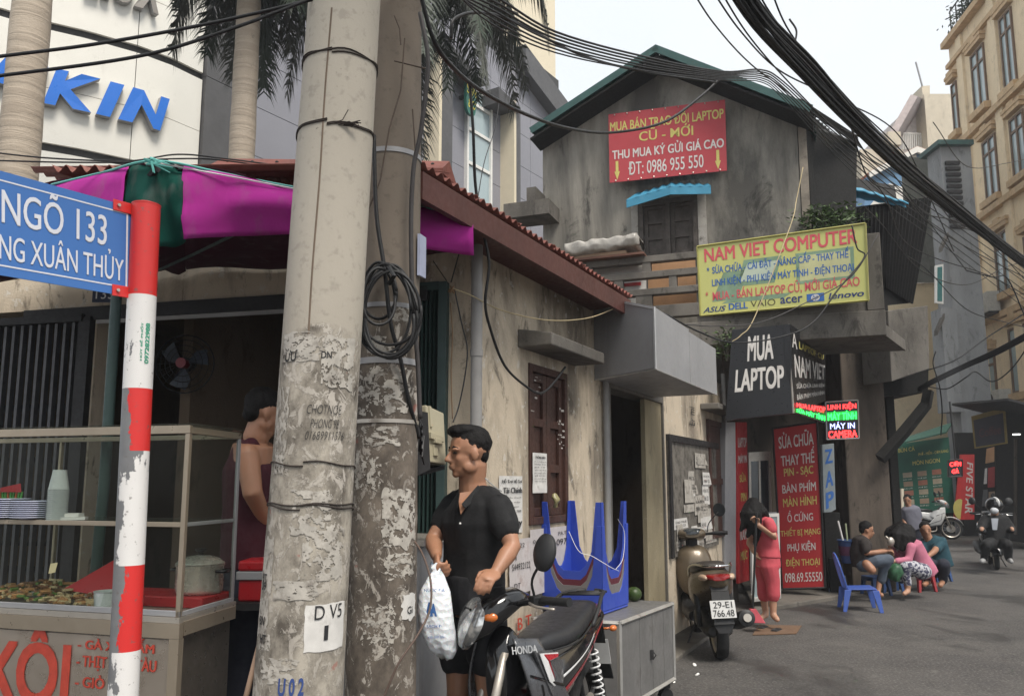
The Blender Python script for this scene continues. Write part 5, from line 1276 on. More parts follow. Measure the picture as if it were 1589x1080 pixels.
# strays around it
strays = [[(1165, -30, 4.6), (1213, 45, 5), (1300, 140, 6), (1387, 222, 7), (1460, 300, 8.2), (1600, 420, 11)],
          [(1190, -30, 4.8), (1232, 60, 5.2), (1320, 160, 6.2), (1410, 250, 7.4), (1500, 338, 9), (1610, 428, 12)],
          [(1070, -20, 5), (1110, 40, 5.4), (1165, 100, 6.2), (1240, 160, 7.2), (1290, 230, 8.5)],
          [(1108, -30, 4.6), (1165, 60, 5.2), (1240, 145, 6.2), (1330, 235, 7.4), (1420, 320, 9), (1500, 420, 10.5)],
          [(1095, -30, 4.5), (1150, 50, 5), (1210, 110, 5.8), (1290, 150, 6.4), (1390, 205, 7.4), (1440, 300, 8.6), (1480, 390, 10)],
          [(1300, 160, 6), (1345, 240, 6.6), (1385, 270, 7.2), (1435, 330, 8), (1500, 352, 9), (1600, 425, 12)],
          [(1318, 190, 6), (1350, 280, 6.8), (1400, 300, 7.4), (1440, 345, 8.2), (1520, 395, 10), (1610, 440, 12)],
          [(1305, 200, 6), (1380, 235, 7), (1430, 280, 8), (1480, 345, 9), (1530, 372, 10), (1610, 455, 12)],
          [(1300, 230, 7), (1370, 300, 8), (1400, 370, 9), (1450, 400, 10), (1540, 430, 11), (1610, 470, 12)],
          [(1225, 30, 4.8), (1236, 50, 4.8), (1228, 78, 4.8), (1212, 84, 4.8), (1203, 74, 4.8)],
          [(1448, 190, 10), (1500, 258, 12), (1560, 254, 14), (1620, 240, 16)],
          [(1340, 320, 8), (1370, 350, 8.6), (1430, 420, 10), (1500, 442, 12), (1560, 415, 13), (1610, 400, 14)],
          [(1405, 395, 9.4), (1440, 420, 10), (1500, 480, 11), (1560, 500, 12), (1610, 512, 13)]]
lab = ['stray cable just right of the thick bundle at the top of the picture', 'outermost stray cable on the sky side of the thick bundle', 'cable dropping behind the top of the gable roof', 'cable parallel to the thick bundle on its lower left side',
       'cable crossing under the thick bundle from left to right', 'drooping cable hanging under the thick bundle before the blue house', 'second drooping cable before the blue attic house', 'cable crossing in front of the grey building louvres',
       'low cable sagging past the dark extension roof', 'small loop of wire curled around the thick bundle', 'single thin cable running to the upper yellow wall', 'slack cable before the grey building and the upper air conditioner', 'slack cable below the others reaching the right edge']
for p_, l_ in zip(strays, lab): cable(l_, p_, .0062)
cable('heavy cable swinging down from the pole and up over the red gable banner', [(652, -10, 3.3), (672, 60, 3.4), (700, 102, 3.6), (745, 140, 4), (812, 176, 4.6), (880, 199, 5.2), (950, 206, 5.8), (1030, 190, 6.2), (1085, 152, 6.5), (1122, 118, 6.6)], .011)
cable('black cable hanging in a long loop in front of the plaster wall and shutter', [(728, 120, 3.9), (734, 200, 3.95), (738, 290, 4.05), (750, 360, 4.1), (759, 410, 4.15), (753, 467, 4.2), (760, 507, 4.3), (783, 567, 4.5), (817, 600, 4.8), (840, 610, 5.0), (860, 593, 5.2), (877, 570, 5.4)], .008)
cable('thick dark cable clamped down the right side of the brown pole', [(652, 20, 3.25), (664, 90, 3.25), (660, 150, 3.27), (652, 210, 3.3), (642, 260, 3.32), (638, 340, 3.34), (640, 460, 3.36), (648, 560, 3.38), (652, 650, 3.4)], .010, mat=MAT('grey_rubber', (.05, .045, .045), .6))
cable('second cable running down between the two poles behind the coil', [(580, 210, 3.3), (584, 330, 3.3), (597, 420, 3.3), (606, 500, 3.3), (622, 560, 3.35), (634, 620, 3.4), (650, 680, 3.5)], .009)
cable('dark cable strung along the pole top into the palm', [(700, 60, 3.9), (705, 30, 3.9), (745, 20, 4.1), (800, 35, 4.4), (900, 85, 5.0), (1000, 112, 5.6), (1110, 128, 6.2)], .009)
cable('thin wire rising from the white window towards the palm', [(741, 310, 4.6), (752, 250, 4.9), (770, 190, 5.4), (779, 110, 6)], .003)
cable('thin cream cord sagging from the green door post to the grey canopy', [(703, 448, 4.3), (730, 458, 4.4), (780, 482, 4.6), (850, 497, 5.0), (910, 494, 5.4), (950, 480, 5.8), (976, 466, 6.1)], .0035, None, MAT('cream_cord', (.42, .34, .2), .8), 'cord', 'cord')
mb = MB(); kc = P(701, 450, 4.3); mb.tube([kc + Vector((math.cos(a * 2.7) * .02, math.sin(a) * .02, math.sin(a * 2.7) * .02)) for a in range(16)], .004, 5); tag(mb.build('cord_knot', MAT('brown_cord', (.2, .12, .06), .8), None, rel=kc), 'brown knot of cord tied at the top of the green door post', 'knot')
cable('thin dark wire tied on the cream wall beside the drainpipe', [(706, 452, 4.35), (716, 500, 4.35), (725, 540, 4.35), (722, 580, 4.35), (712, 630, 4.35), (703, 655, 4.3)], .004)
cable('thin brown wire fixed down the plaster beside the green door', [(699, 470, 4.4), (702, 520, 4.4), (700, 580, 4.4), (702, 650, 4.4)], .003, mat=MAT('brown_cord', (.2, .12, .06), .8))
cable('rusty brown cable curving out from behind the brown pole', [(640, 835, 3.5), (656, 860, 3.35), (668, 900, 3.25), (667, 945, 3.2), (648, 985, 3.15), (618, 1030, 3.1), (592, 1090, 3.1)], .0045, None, MAT('rust_hose', (.11, .075, .06), .7))
cable('cable looping in front of the lime signboard and black sign box', [(1322, 350, 8.6), (1330, 385, 8.6), (1341, 400, 8.6), (1300, 450, 8.5), (1262, 500, 8.4), (1215, 522, 8.3), (1140, 532, 8.1), (1085, 515, 7.8), (1030, 486, 7.4)], .009)
cable('thin dark cable over the lower edge of the lime signboard', [(1362, 365, 8.7), (1320, 430, 8.6), (1250, 470, 8.5), (1180, 500, 8.3), (1110, 506, 8.1), (1060, 503, 7.9)], .006, mat=MAT('grey_rubber', (.05, .045, .045), .6))
cable('straw coloured cord hanging from the gable past the black sign box', [(1246, 260, 9.9), (1236, 310, 9.8), (1226, 352, 9.5), (1172, 490, 9.1), (1150, 520, 9.0), (1136, 530, 9.0)], .006, None, MAT('cream_cord', (.42, .34, .2), .8), 'cord', 'cord')
bd = thing('cable_bundle', 'sooty cable bundle crossing before the grey building at shop sign height', 'cable bundle', P(1440, 592, 11), 'cable bundles')
for k in range(8):
    o1 = rr_.uniform(-5, 5); cable('', [(1425, 606 + o1, 11.4), (1450, 592 + o1, 11.2), (1500, 568 + o1, 11.0), (1550, 546 + o1 * 1.3, 10.6), (1620, 508 + o1 * 1.5, 10)], .014, par=bd, n=5)
for i, (p_, l_) in enumerate((([(1440, 600, 11.3), (1470, 603, 11.2), (1500, 585, 11), (1514, 577, 11), (1540, 592, 10.8), (1570, 572, 10.6), (1600, 530, 10.4)], 'cable loop hanging below the sooty bundle beside the window'),
             ([(1452, 545, 11), (1448, 565, 11), (1458, 600, 11), (1462, 640, 11.2), (1460, 675, 11.4)], 'cable dropping down the corner of the grey building'),
             ([(1500, 420, 11), (1540, 430, 11), (1563, 432, 11), (1590, 490, 11)], 'short slack cable before the middle yellow windows'),
             ([(1420, 580, 11.2), (1480, 560, 11), (1530, 525, 11), (1600, 480, 10.8)], 'thin cable rising above the sooty bundle to the right edge'))): cable(l_, p_, .009)
# cable coil on the brown pole
coil = thing('cable_coil', 'coil of black cable loops hanging on the side of the brown pole', 'cable coil', P(600, 480, 3.25))
for k in range(9):
    cx_, cy_ = 602 + rr_.uniform(-5, 8), 478 + rr_.uniform(-6, 10); hw, hh = 44 + rr_.uniform(-7, 3), 68 + rr_.uniform(-10, 6)
    if k in (2, 5): cx_, cy_, hw, hh = 588, 445 + k * 3, 26, 44
    pts = []
    for i in range(41):
        t = 2 * math.pi * i / 40 + rr_.uniform(-.02, .02); wob = 1 + .05 * math.sin(2 * t + k)
        pts.append(P(cx_ + hw * wob * math.cos(t) * (1 + .12 * math.sin(t)), cy_ + hh * math.sin(t), 3.27 - .07 * math.cos(t * .5 + k) - .005 * k))
    mb = MB(); mb.tube(pts, .0065, 6); mb.build('loop', m_blackrub, coil, smooth=True)
mb = MB(); mb.tube([P(604, 415, 3.2), P(612, 428, 3.15), P(604, 440, 3.2)], .01, 6); mb.build('tie', m_blackrub, coil)

# ================================================================= ELECTRIC BOX
eb_ = thing('meter_box', 'cream moulded electric meter box strapped behind the brown pole', 'electric box', P(672, 720, 3.75))
q = qpix([(667, 717), (693, 721), (689, 641), (661, 628)], 3.72, 3.86)
m_box = MAT('box_cream', (.42, .38, .27), .5, var=.08, dirt=.2, dcol=(.15, .13, .1))
n_ = (q[1] - q[0]).cross(q[3] - q[0]).normalized()
MB().slab(sub(q, 0, 1, 0, 1), .03).build('door', m_box, eb_, bevel=.006)
MB().slab(sub(q, -.22, .98, -.01, .99, -.033), .10).build('body', m_box, eb_, bevel=.006)
for a, b, c, d, off in ((.12, .22, .62, 1.0, .008), (.0, .75, .40, .52, .018), (.18, .55, .34, .44, .024), (.2, .42, .12, .33, .01)):
    MB().slab(sub(q, a, b, c, d, off), off + .004).build('clasp', m_box, eb_, bevel=.003)
mb = MB(); mb.slab(qpix([(640, 742), (668, 728), (664, 640), (644, 636)], 3.68, 3.72), .05); mb.build('backing_bracket', m_iron, eb_)
mb = MB()
for a in range(5): mb.tube([P(646 + a * 3, 640 + a * 9, 3.63), P(655, 660 + a * 12, 3.58), P(650 + a * 2, 700 + a * 5, 3.64)], .004, 5)
struct(mb.build('wiring', m_blackrub, eb_), 'stuff')
MB().slab(qpix([(655, 738), (690, 728), (690, 722), (655, 730)], 3.75, 3.85), .12).build('bottom_tray', m_iron, eb_)

# ================================================================= STREET NAME SIGN
Ys = 2.72
top_, bot_ = P(227, 320, Ys), P(191, 1080, Ys); dd = (top_ - bot_) / (top_.z - bot_.z)
sp_ = thing('sign_post', 'red and white banded steel street sign post with peeling paint', 'sign post', bot_ - dd * bot_.z)
def paint_mat(name, col, bias, amt):
    m, t, b = new_mat(name); n = NT(t)
    x = n.math('SUBTRACT', n.axis(0), n.math('MULTIPLY', n.axis(2), dd.x))
    k = n.math('ADD', n.math('MULTIPLY', x, amt), n.math('MULTIPLY', n.math('SUBTRACT', n.noise(14, 7, n.map((1, 1, .5), (bias * 9, 0, 0)), .65), .5), 1.0))
    pe = n.ramp(n.math('ADD', k, .5 + bias), .49, .505)
    g = n.mix(n.noise(30, 4), (.12, .12, .125, 1), (.2, .2, .205, 1))
    c = n.mix(pe, g, n.mix(n.noise(5, 4), sc3(col, .9), sc3(col, 1.05)))
    c = n.mix(n.math('MULTIPLY', n.ramp(n.noise(50, 4), .63, .68), .6), c, (.12, .1, .09, 1))
    t.links.new(c, b.inputs['Base Color']); b.inputs['Roughness'].default_value = .42; n.bump(b, pe, .4, .002); return m
RED, WHT = (.60, .025, .022), (.70, .68, .66)
mr0, mw0 = paint_mat('post_red', RED, .22, 0), paint_mat('post_white', WHT, .17, 1.5)
mr1, mw1, mr2 = paint_mat('post_red_worn', RED, -.02, 9), paint_mat('post_white_worn', WHT, .06, 5), paint_mat('post_red_half', RED, -.04, 9)
segs = [(320, 460, mr0), (460, 604, mw0), (604, 700, mr1), (700, 732, paint_mat('post_bare', WHT, -.12, 4)), (732, 876, mw1), (876, 1008, mr2), (1008, 1400, paint_mat('post_white_low', WHT, .0, 4))]
rp0 = rpx(P(227, 400, Ys), 21)
for v0, v1, m in segs:
    z1, z0 = P(210, v0, Ys).z, max(0, P(210, v1, Ys).z)
    if v1 == 1400: z0 = 0
    mb = MB(); A, B = bot_ + dd * (z0 - bot_.z), bot_ + dd * (z1 - bot_.z); mb.tube([A, B], [rp0, rp0 - .0002], 28); mb.build('post_band', m, sp_, smooth=40)
mb = MB(); A = top_; mb.tube([A, A + Vector((0, 0, .004)), A + Vector((0, 0, .010))], [rp0 + .001, rp0 + .001, rp0 * .7], 28); mb.build('post_cap', mr0, sp_, smooth=40)
def on_post(txt, v0, v1, a0, a1, mat, bold):      # reads upwards
    co, fs = glyphs(txt, bold); mb = MB(); z0, z1 = P(215, v1, Ys).z, P(215, v0, Ys).z; vs = []
    for x, y in co:
        z = z0 + (z1 - z0) * x; a = a1 + (a0 - a1) * y; c = bot_ + dd * (z - bot_.z); vs.append(c + Vector((math.sin(a), -math.cos(a), 0)) * (rp0 + .001))
    mb.add(vs, fs); mb.build('sticker_print', mat, sp_, recalc=False)
m_gink = MAT('green_ink', (.01, .28, .16), .5, bump=0)
on_post('HÚT BỂ PHỐT', 504, 562, .42, .62, m_gink, .02); on_post('0972822988', 504, 566, .78, 1.1, m_gink, .03)
# blue plate
pR, pL = P(205, 390, 2.70), P(0, 345, 2.34)
q = qpix([(0, 427), (204, 461), (206, 322), (0, 265)], 2.34, 2.70)
ss_ = thing('street_sign', 'blue street name plate with white lettering bolted to the banded post', 'sign', q[1])
m_sb = MAT('sign_blue', (.045, .15, .42), .42, var=.05, scale=2, bump=.02); m_sw = MAT('sign_white', (.62, .63, .68), .45, var=.04, bump=0)
MB().slab(sub(q, -1.0, 1, 0, 1), .004).build('plate', m_sb, ss_)
for a, b, c, d in ((-.96, .955, .90, .915), (-.96, .955, .085, .10), (.945, .96, .085, .915)): MB().add(sub(q, a, b, c, d, .0012), [(0, 1, 2, 3)]).build('border_line', m_sw, ss_, recalc=False)
mb = MB(); text(mb, 'NGÕ 133', q, .01, .78, .50, .90, off=.0015, bold=.012); text(mb, 'ĐƯỜNG XUÂN THỦY', q, -.29, .925, .15, .47, off=.0015, bold=.008); mb.build('lettering', m_sw, ss_, recalc=False)
for (a, b, c, d) in ((.83, 1.06, .91, 1.03), (.83, 1.06, -.02, .10)):
    MB().slab(sub(q, a, b, c, d, .006), .005).build('bracket', mr0, ss_, bevel=.001)
    for x in (.87, 1.0):
        ce = sub(q, x, x, (c + d) / 2, (c + d) / 2, .007)[0]; nn = (q[1] - q[0]).cross(q[3] - q[0]).normalized(); mb = MB(); mb.tube([ce, ce + nn * .006], .006, 6); mb.build('bolt', m_steel, ss_)

# ================================================================= CANOPY (market umbrella with magenta and green panels)
cord = [(-140, 330, 4.2), (80, 287, 3.95), (160, 268, 3.7), (241, 250, 3.45), (350, 270, 3.65), (458, 291, 3.75), (650, 322, 3.80), (735, 336, 3.95)]
bott = [(-140, 420, 4.2), (80, 372, 3.95), (200, 380, 3.62), (241, 385, 3.5), (290, 374, 3.55), (365, 364, 3.7), (458, 362, 3.75), (650, 385, 3.80), (727, 393, 3.93)]
back = [(-140, 440, 5.3), (100, 432, 5.2), (245, 424, 5.05), (350, 418, 4.95), (455, 412, 4.85), (560, 400, 4.8), (650, 395, 4.78), (729, 370, 4.7)]
def interp(pl, u):
    for i in range(len(pl) - 1):
        a, b = pl[i], pl[i + 1]
        if a[0] <= u <= b[0] or i == len(pl) - 2: f = (u - a[0]) / (b[0] - a[0]); return P(u, a[1] + (b[1] - a[1]) * f, a[2] + (b[2] - a[2]) * f)
um = thing('market_canopy', 'magenta and dark green cloth canopy stretched over the food cart and shop front', 'canopy', P(241, 700, 3.6) * Vector((1, 1, 0)))
def cloth_mat(name, c):
    m, t, b = new_mat(name); n = NT(t)
    cc = n.mix(n.noise(4, 4), sc3(c, .7), sc3(c, 1.15)); cc = n.mix(n.math('MULTIPLY', n.ramp(n.noise(9, 6, n.map((1, 1, .5), (4, 0, 0))), .55, .7), .25), cc, (.25, .2, .2, 1)); t.links.new(cc, b.inputs['Base Color']); b.inputs['Roughness'].default_value = .9; b.inputs['Specular IOR Level'].default_value = .15
    tl = t.nodes.new('ShaderNodeBsdfTranslucent'); t.links.new(cc, tl.inputs[0]); ms = t.nodes.new('ShaderNodeMixShader'); ms.inputs[0].default_value = .25
    o = [x for x in t.nodes if x.type == 'OUTPUT_MATERIAL'][0]; t.links.new(b.outputs[0], ms.inputs[1]); t.links.new(tl.outputs[0], ms.inputs[2]); t.links.new(ms.outputs[0], o.inputs[0])
    n.bump(b, n.math('ADD', n.noise(7, 4, n.map((1, 1, .5), (0, 0, 0), (0, .4, 0))), n.math('MULTIPLY', n.noise(300, 2), .02)), .35, .03); return m
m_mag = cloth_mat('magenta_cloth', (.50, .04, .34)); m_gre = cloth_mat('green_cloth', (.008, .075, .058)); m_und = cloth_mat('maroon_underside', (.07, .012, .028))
m_teal = MAT('teal_cord', (.12, .42, .38), .6)
def valance(u0, u1, mat, nm='valance', drop=1.0, push=0.0, lean=0):
    def fn(i, j):
        u = u0 + (u1 - u0) * i + lean * (1 - j) * (1 - i); a, b = interp(cord, u), interp(bott, u)
        q = b.lerp(a, j); f = math.sin(i * 9 + j * 2.5 + u0) * .03 * (1 - j) + math.sin(i * 23 + 1) * .006 * (1 - j) + mnoise.noise(Vector((i * 4, j * 3, u0))) * .03
        return q + Vector((0, -.05 * math.sin(math.pi * j) - f - push, 0))
    mb = MB(); mb.grid(fn, 48, 12); return mb.build(nm, mat, um, smooth=True, thick=.0015)
valance(-140, 200, m_mag); valance(199, 289, m_gre, push=-.01); valance(285, 735, m_mag, push=.0, lean=4)
def canopy(u0, u1, mat, n=20):
    def fn(i, j):
        u = u0 + (u1 - u0) * i; a, b = interp(cord, u), interp(back, u); return a.lerp(b, j) + Vector((0, 0, -.10 * math.sin(math.pi * j) + .02 * math.sin(i * 12 + j * 7)))
    mb = MB(); mb.grid(fn, n, 16); mb.build('canopy_panel', mat, um, smooth=True, thick=.0015)
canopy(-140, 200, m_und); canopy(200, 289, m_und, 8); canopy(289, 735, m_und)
mb = MB(); mb.tube(crom([P(*q) for q in cord[1:]], 6), .006, 6); mb.build('hem_cord', m_teal, um)
pp = [interp(cord, u) + Vector((0, -.02, -.015)) for u in (241, 300, 380, 458)]; mb = MB(); mb.tube(pp, .004, 5); mb.build('hem_cord', MAT('white_cord', (.6, .6, .6), .6), um)
mb = MB(); c0 = P(241, 252, 3.42)
for k in range(7): mb.tube([c0, c0 + Vector((rr_.uniform(-.05, .05), -.02, rr_.uniform(-.02, .03))), c0 + Vector((rr_.uniform(-.09, .09), -.02, -rr_.uniform(0, .06)))], [.008, .006, .002], 5)
mb.build('corner_tie', m_teal, um)
mb = MB(); mb.tube([P(243, 262, 3.42), P(232, 275, 3.5), P(222, 300, 3.6), P(205, 340, 3.8)], [.018, .016, .012, .01], 6); mb.build('rib', MAT('dark_rag', (.03, .025, .03), .8), um)
mb = MB(); mb.tube([P(240, 422, 4.6), P(300, 395, 4.3), P(362, 365, 3.9)], .008, 6); mb.build('rib', m_greensteel, um)
mb = MB(); mb.tube([P(700, 438, 4.5), P(712, 395, 4.3)], .004, 5); mb.tube([P(693, 436, 4.5), P(672, 405, 4.4)], .003, 5); mb.build('guy_wire', m_blackrub, um)
mb = MB(); c_ = P(178, 560, 4.0); mb.tube([Vector((c_.x - .05, 4.0, 0)), Vector((c_.x - .01, 4.0, 1.5)), P(182, 440, 4.0)], .026, 12); mb.build('pole', m_greensteel, um, smooth=40)

# wooden stick leaning on the pale pole
mb = MB(); mb.tube([P(372, 1120, 2.95), P(392, 1040, 2.97), P(416, 945, 3.05)], [.011, .010, .009], 8); o = mb.build('wooden_stick', MAT('stick_wood', (.30, .2, .14), .7, bscale=90), None, smooth=True, rel=P(372, 1120, 2.95)); tag(o, 'reddish wooden stick leaning against the pale pole', 'stick')
# ================================================================= FOOD CART
cO = P(279, 953, 3.3); cL = P(0, 948, 3.56); cB = P(363, 931, 3.74)
zs_ = cO.z; zt_c = P(277, 664, 3.3).z
cO2 = Vector((cO.x, cO.y, 0)); cw = Vector((cL.x - cO.x, cL.y - cO.y, 0)).normalized(); cb_ = Vector((cB.x - cO.x, cB.y - cO.y, 0)); CD = cb_.length; cb_ = cb_.normalized()
CW = 1.55
def cpt(w, b, z): return cO2 + cw * w + cb_ * b + Vector((0, 0, z))
def cbox(mb, w0, w1, b0, b1, z0, z1):
    return mb.hexa([cpt(w0, b0, z0), cpt(w1, b0, z0), cpt(w1, b1, z0), cpt(w0, b1, z0), cpt(w0, b0, z1), cpt(w1, b0, z1), cpt(w1, b1, z1), cpt(w0, b1, z1)])
cart = thing('food_cart', 'stainless sticky rice cart with a glass case and red lettering below', 'food cart', cO2)
m_frame = MAT('worn_cart_frame', (.36, .30, .23), .36, .55, var=.08, scale=3, dirt=.14, dcol=(.2, .15, .10), bump=0); m_csteel = MAT('brushed_cart_steel', (.50, .43, .36), .32, .8, var=.08, scale=2, dirt=.1, dcol=(.2, .14, .1), bump=.08, bscale=5)
m_cartglass = GLASS('cart_glass', (.93, .95, .93), .02, .04)
m_shelf = GLASS('shelf_glass', (.85, .9, .88), .12, .1)
cbox(MB(), .0, CW, .0, CD, .12, zs_ - .03).build('body', MAT('cart_side', (.10, .085, .075), .45, .6, var=.15, dirt=.2), cart) if False else None
mb = MB(); cbox(mb, .012, CW, .006, CD - .006, .12, zs_ - .035); mb.build('body', MAT('cart_inner', (.22, .19, .16), .35, .8, var=.15, dirt=.3), cart)
mb = MB(); cbox(mb, .035, .95, -.004, .005, .16, zs_ - .10); mb.build('front_panel', m_csteel, cart)
mb = MB(); cbox(mb, .955, CW, -.004, .005, .16, zs_ - .10); mb.build('front_panel', m_steel, cart)
mb = MB(); cbox(mb, -.012, CW, -.016, .012, zs_ - .092, zs_ - .035); mb.build('front_rail', m_frame, cart)
mb = MB(); cbox(mb, -.012, .034, -.016, .02, .1, zs_ - .093); mb.build('corner_post', m_frame, cart)
mb = MB(); cbox(mb, -.012, .0115, .021, CD, zs_ - .085, zs_ - .03); mb.build('side_rail', m_frame, cart)
mb = MB(); cbox(mb, -.006, CW, -.010, CD + .01, zs_ - .034, zs_ - .012); mb.build('counter', m_steel, cart)
# glass case frame
T = .022
def bar(w0, w1, b0, b1, z0, z1, nm='frame_bar', m=m_frame): mb = MB(); cbox(mb, w0, w1, b0, b1, z0, z1); mb.build(nm, m, cart, bevel=.002)
bar(0, CW, 0, T, zt_c - T, zt_c + .012); bar(0, T, T + .001, CD, zt_c - T, zt_c + .006); bar(T, CW, CD - T, CD, zt_c - T, zt_c)
bar(0, T, 0, T, zs_ - .011, zt_c - T - .001); bar(0, T * .6, CD - T, CD, zs_ - .011, zt_c - T - .001, m=m_galv); bar(.62, .62 + T * .6, CD - T, CD, zs_ - .011, zt_c - T - .001); bar(1.02, 1.02 + T * .6, CD - T, CD, zs_ - .011, zt_c - T - .001)
bar(0, CW, 0, .012, zs_ - .011, zs_ + .012, m=m_galv); bar(0, .012, .013, CD - T, zs_ - .011, zs_ + .008, m=m_galv)
zsh_ = P(277, 812, 3.3).z
bar(T, CW, .004, .022, zsh_ - .016, zsh_ + .004); bar(.006, .016, T, CD - T, zsh_ - .014, zsh_ + .002, m=m_galv)
bar(-.01, CW, .0, CD, zt_c + .013, zt_c + .02, nm='roof_glass', m=m_shelf)
mb = MB(); cbox(mb, T + .001, CW, .022, CD - T, zsh_ - .006, zsh_ + .001); mb.build('shelf', m_shelf, cart)
mb = MB(); cbox(mb, T + .001, CW, .006, .010, zs_ + .013, zt_c - T - .001); mb.build('front_glass', m_cartglass, cart)
mb = MB(); cbox(mb, .004, .008, T + .001, CD - T - .001, zs_ + .009, zt_c - T - .001); mb.build('side_glass', m_cartglass, cart)
for w0 in (.05, CW - .15):
    for b0 in (.06, CD - .12):
        c = cpt(w0, b0, .06); mb = MB(); mb.lathe([(.02, -.015), (.06, -.015), (.06, .015), (.02, .015)], 16, Matrix.Translation(c) @ Matrix.Rotation(math.pi / 2, 4, 'X')); mb.build('caster', m_blackrub, cart)
# lettering on the front panel
fq_ = [cpt(1.0, -.0045, zs_ - .6), cpt(0, -.0045, zs_ - .6), cpt(0, -.0045, zs_), cpt(1.0, -.0045, zs_)]
m_redpaint = MAT('red_sign_paint', (.50, .06, .035), .5, var=.2, scale=20, bump=0)
def cx(u): # pixel column on the cart front to a fraction of the quad
    r = ray(u, 1000); n = cb_; t = (cO2 - Vector((0, 0, CAMH))).dot(n) / r.dot(n); return 1 - (Vector((0, 0, CAMH)) + r * t - cO2).dot(cw)
def cz(u, v):
    r = ray(u, v); n = cb_; t = (cO2 - Vector((0, 0, CAMH))).dot(n) / r.dot(n); return (CAMH + r.z * t - (zs_ - .6)) / .6
mb = MB(); text(mb, 'XÔI', fq_, cx(-75), cx(88), cz(40, 1100), cz(40, 980), bold=.045, off=.002)
mb.build('painted_lettering', m_redpaint, cart, recalc=False)
for t, u1, v0, v1 in (('- GÀ XÁ NẤM', 237, 1012, 990), ('- THỊT KHO TÀU', 242, 1045, 1018), ('- GIÒ BÒ', 190, 1073, 1052)): mb = MB(); text(mb, t, fq_, cx(102), cx(u1), cz(150, v0), cz(150, v1), bold=.05, off=.002); mb.build('painted_lettering', m_redpaint, cart, recalc=False)
# things inside
m_plate = MAT('blue_white_plate', (.42, .44, .56), .35, var=.1, bump=0); m_cup = MAT('clear_plastic', (.50, .53, .52), .3, bump=0)
def stack(name, label, c, prof, n, dz, mat, cat, part):
    o = thing(name, label, cat, c)
    for k in range(n): mb = MB(); mb.lathe([(r, z + dz * k) for r, z in prof], 24, Matrix.Translation(c), cap=True); mb.build(part, mat, o, smooth=50)
    return o
def onshelf(u, b, z): # point at pixel column u, b metres behind the glass, height z
    r = ray(u, 800); n = cb_; q = cO2 + cb_ * b; t = (q - Vector((0, 0, CAMH))).dot(n) / r.dot(n); p = Vector((0, 0, CAMH)) + r * t; return Vector((p.x, p.y, z))
pl_prof = [(.035, 0), (.04, .002), (.085, .012), (.088, .012), (.086, .0145), (.04, .005), (.0, .005)]
stack('plate_stack', 'stack of blue white plates on the glass shelf at the left edge', onshelf(12, .20, zsh_ + .002), pl_prof, 10, .0085, m_plate, 'plates', 'plate')
stack('plate_stack', 'stack of blue white plates beside the plastic cups', onshelf(50, .17, zsh_ + .002), pl_prof, 9, .0085, m_plate, 'plates', 'plate')
cupp = [(.026, 0.085), (.027, .085), (.041, .0), (.043, .0), (.043, .003), (.041, .003), (.040, .003), (.0255, .0835), (.0, .0835)]
stack('cup_stack', 'tall stack of upturned clear plastic cups on the shelf', onshelf(88, .15, zsh_ + .002), cupp, 17, .0082, m_cup, 'cups', 'cup')
mb = MB(); c = onshelf(115, .18, zsh_ + .003); mb.box(-.05, .05, -.035, .035, 0, .012, Matrix.Translation(c) @ Matrix.Rotation(.3, 4, 'Z')); mb.box(-.035, .03, -.03, .03, .013, .028, Matrix.Translation(c) @ Matrix.Rotation(.1, 4, 'Z'))
struct(mb.build('foam_boxes', m_white, None, rel=c), 'stuff')
# pot with lid
pc_ = onshelf(321, .28, zs_ - .012) + Vector((0, .0, .0)); pc_ = cpt(-.0, 0, 0) * 0 + Vector((P(322, 900, 3.62).x, 3.60, zs_ - .011))
tray = thing('red_tray', 'red plastic crate under the cooking pot inside the glass case', 'crate', Vector((pc_.x, pc_.y, zs_ - .011)))
mb = MB(); A = P(225, 922, 3.5); 
mb.hexa([cpt(.02, .20, zs_ - .011), cpt(.48, .20, zs_ - .011), cpt(.48, .43, zs_ - .011), cpt(.02, .43, zs_ - .011), cpt(.0175, .20, zs_ + .035), cpt(.49, .20, zs_ + .035), cpt(.49, .435, zs_ + .035), cpt(.0175, .435, zs_ + .035)])
m_redpl = MAT('red_plastic', (.38, .015, .02), .35, var=.06, bump=.02); mb.build('crate_body', m_redpl, tray, bevel=.006)
pot = thing('cooking_pot', 'shiny steel pot with a domed lid standing on the red crate', 'pot', cpt(.115, .325, zs_ + .036))
pm = Matrix.Translation(cpt(.115, .325, zs_ + .036))
m_pot = MAT('pot_steel', (.62, .58, .52), .28, .55, bump=0)
MB().lathe([(.0, 0), (.088, 0), (.097, .008), (.10, .02), (.10, .115), (.104, .12), (.104, .124), (.095, .124)], 32, pm).build('pot_body', m_pot, pot, smooth=50)
MB().lathe([(.103, .126), (.104, .130), (.085, .148), (.05, .160), (.0, .165)], 32, pm).build('lid', m_pot, pot, smooth=50)
MB().lathe([(.012, .163), (.012, .176), (.024, .182), (.024, .192), (.0, .194)], 16, pm).build('knob', m_black, pot, smooth=50)
for sgn in (-1, 1):
    ce = cpt(.115, .325, zs_ + .135) + cw * sgn * .10; mb = MB(); mb.tube([ce + cb_ * .03, ce + cb_ * .025 + cw * sgn * .035, ce - cb_ * .025 + cw * sgn * .035, ce - cb_ * .03], .007, 8); mb.build('handle', m_black, pot, smooth=True)
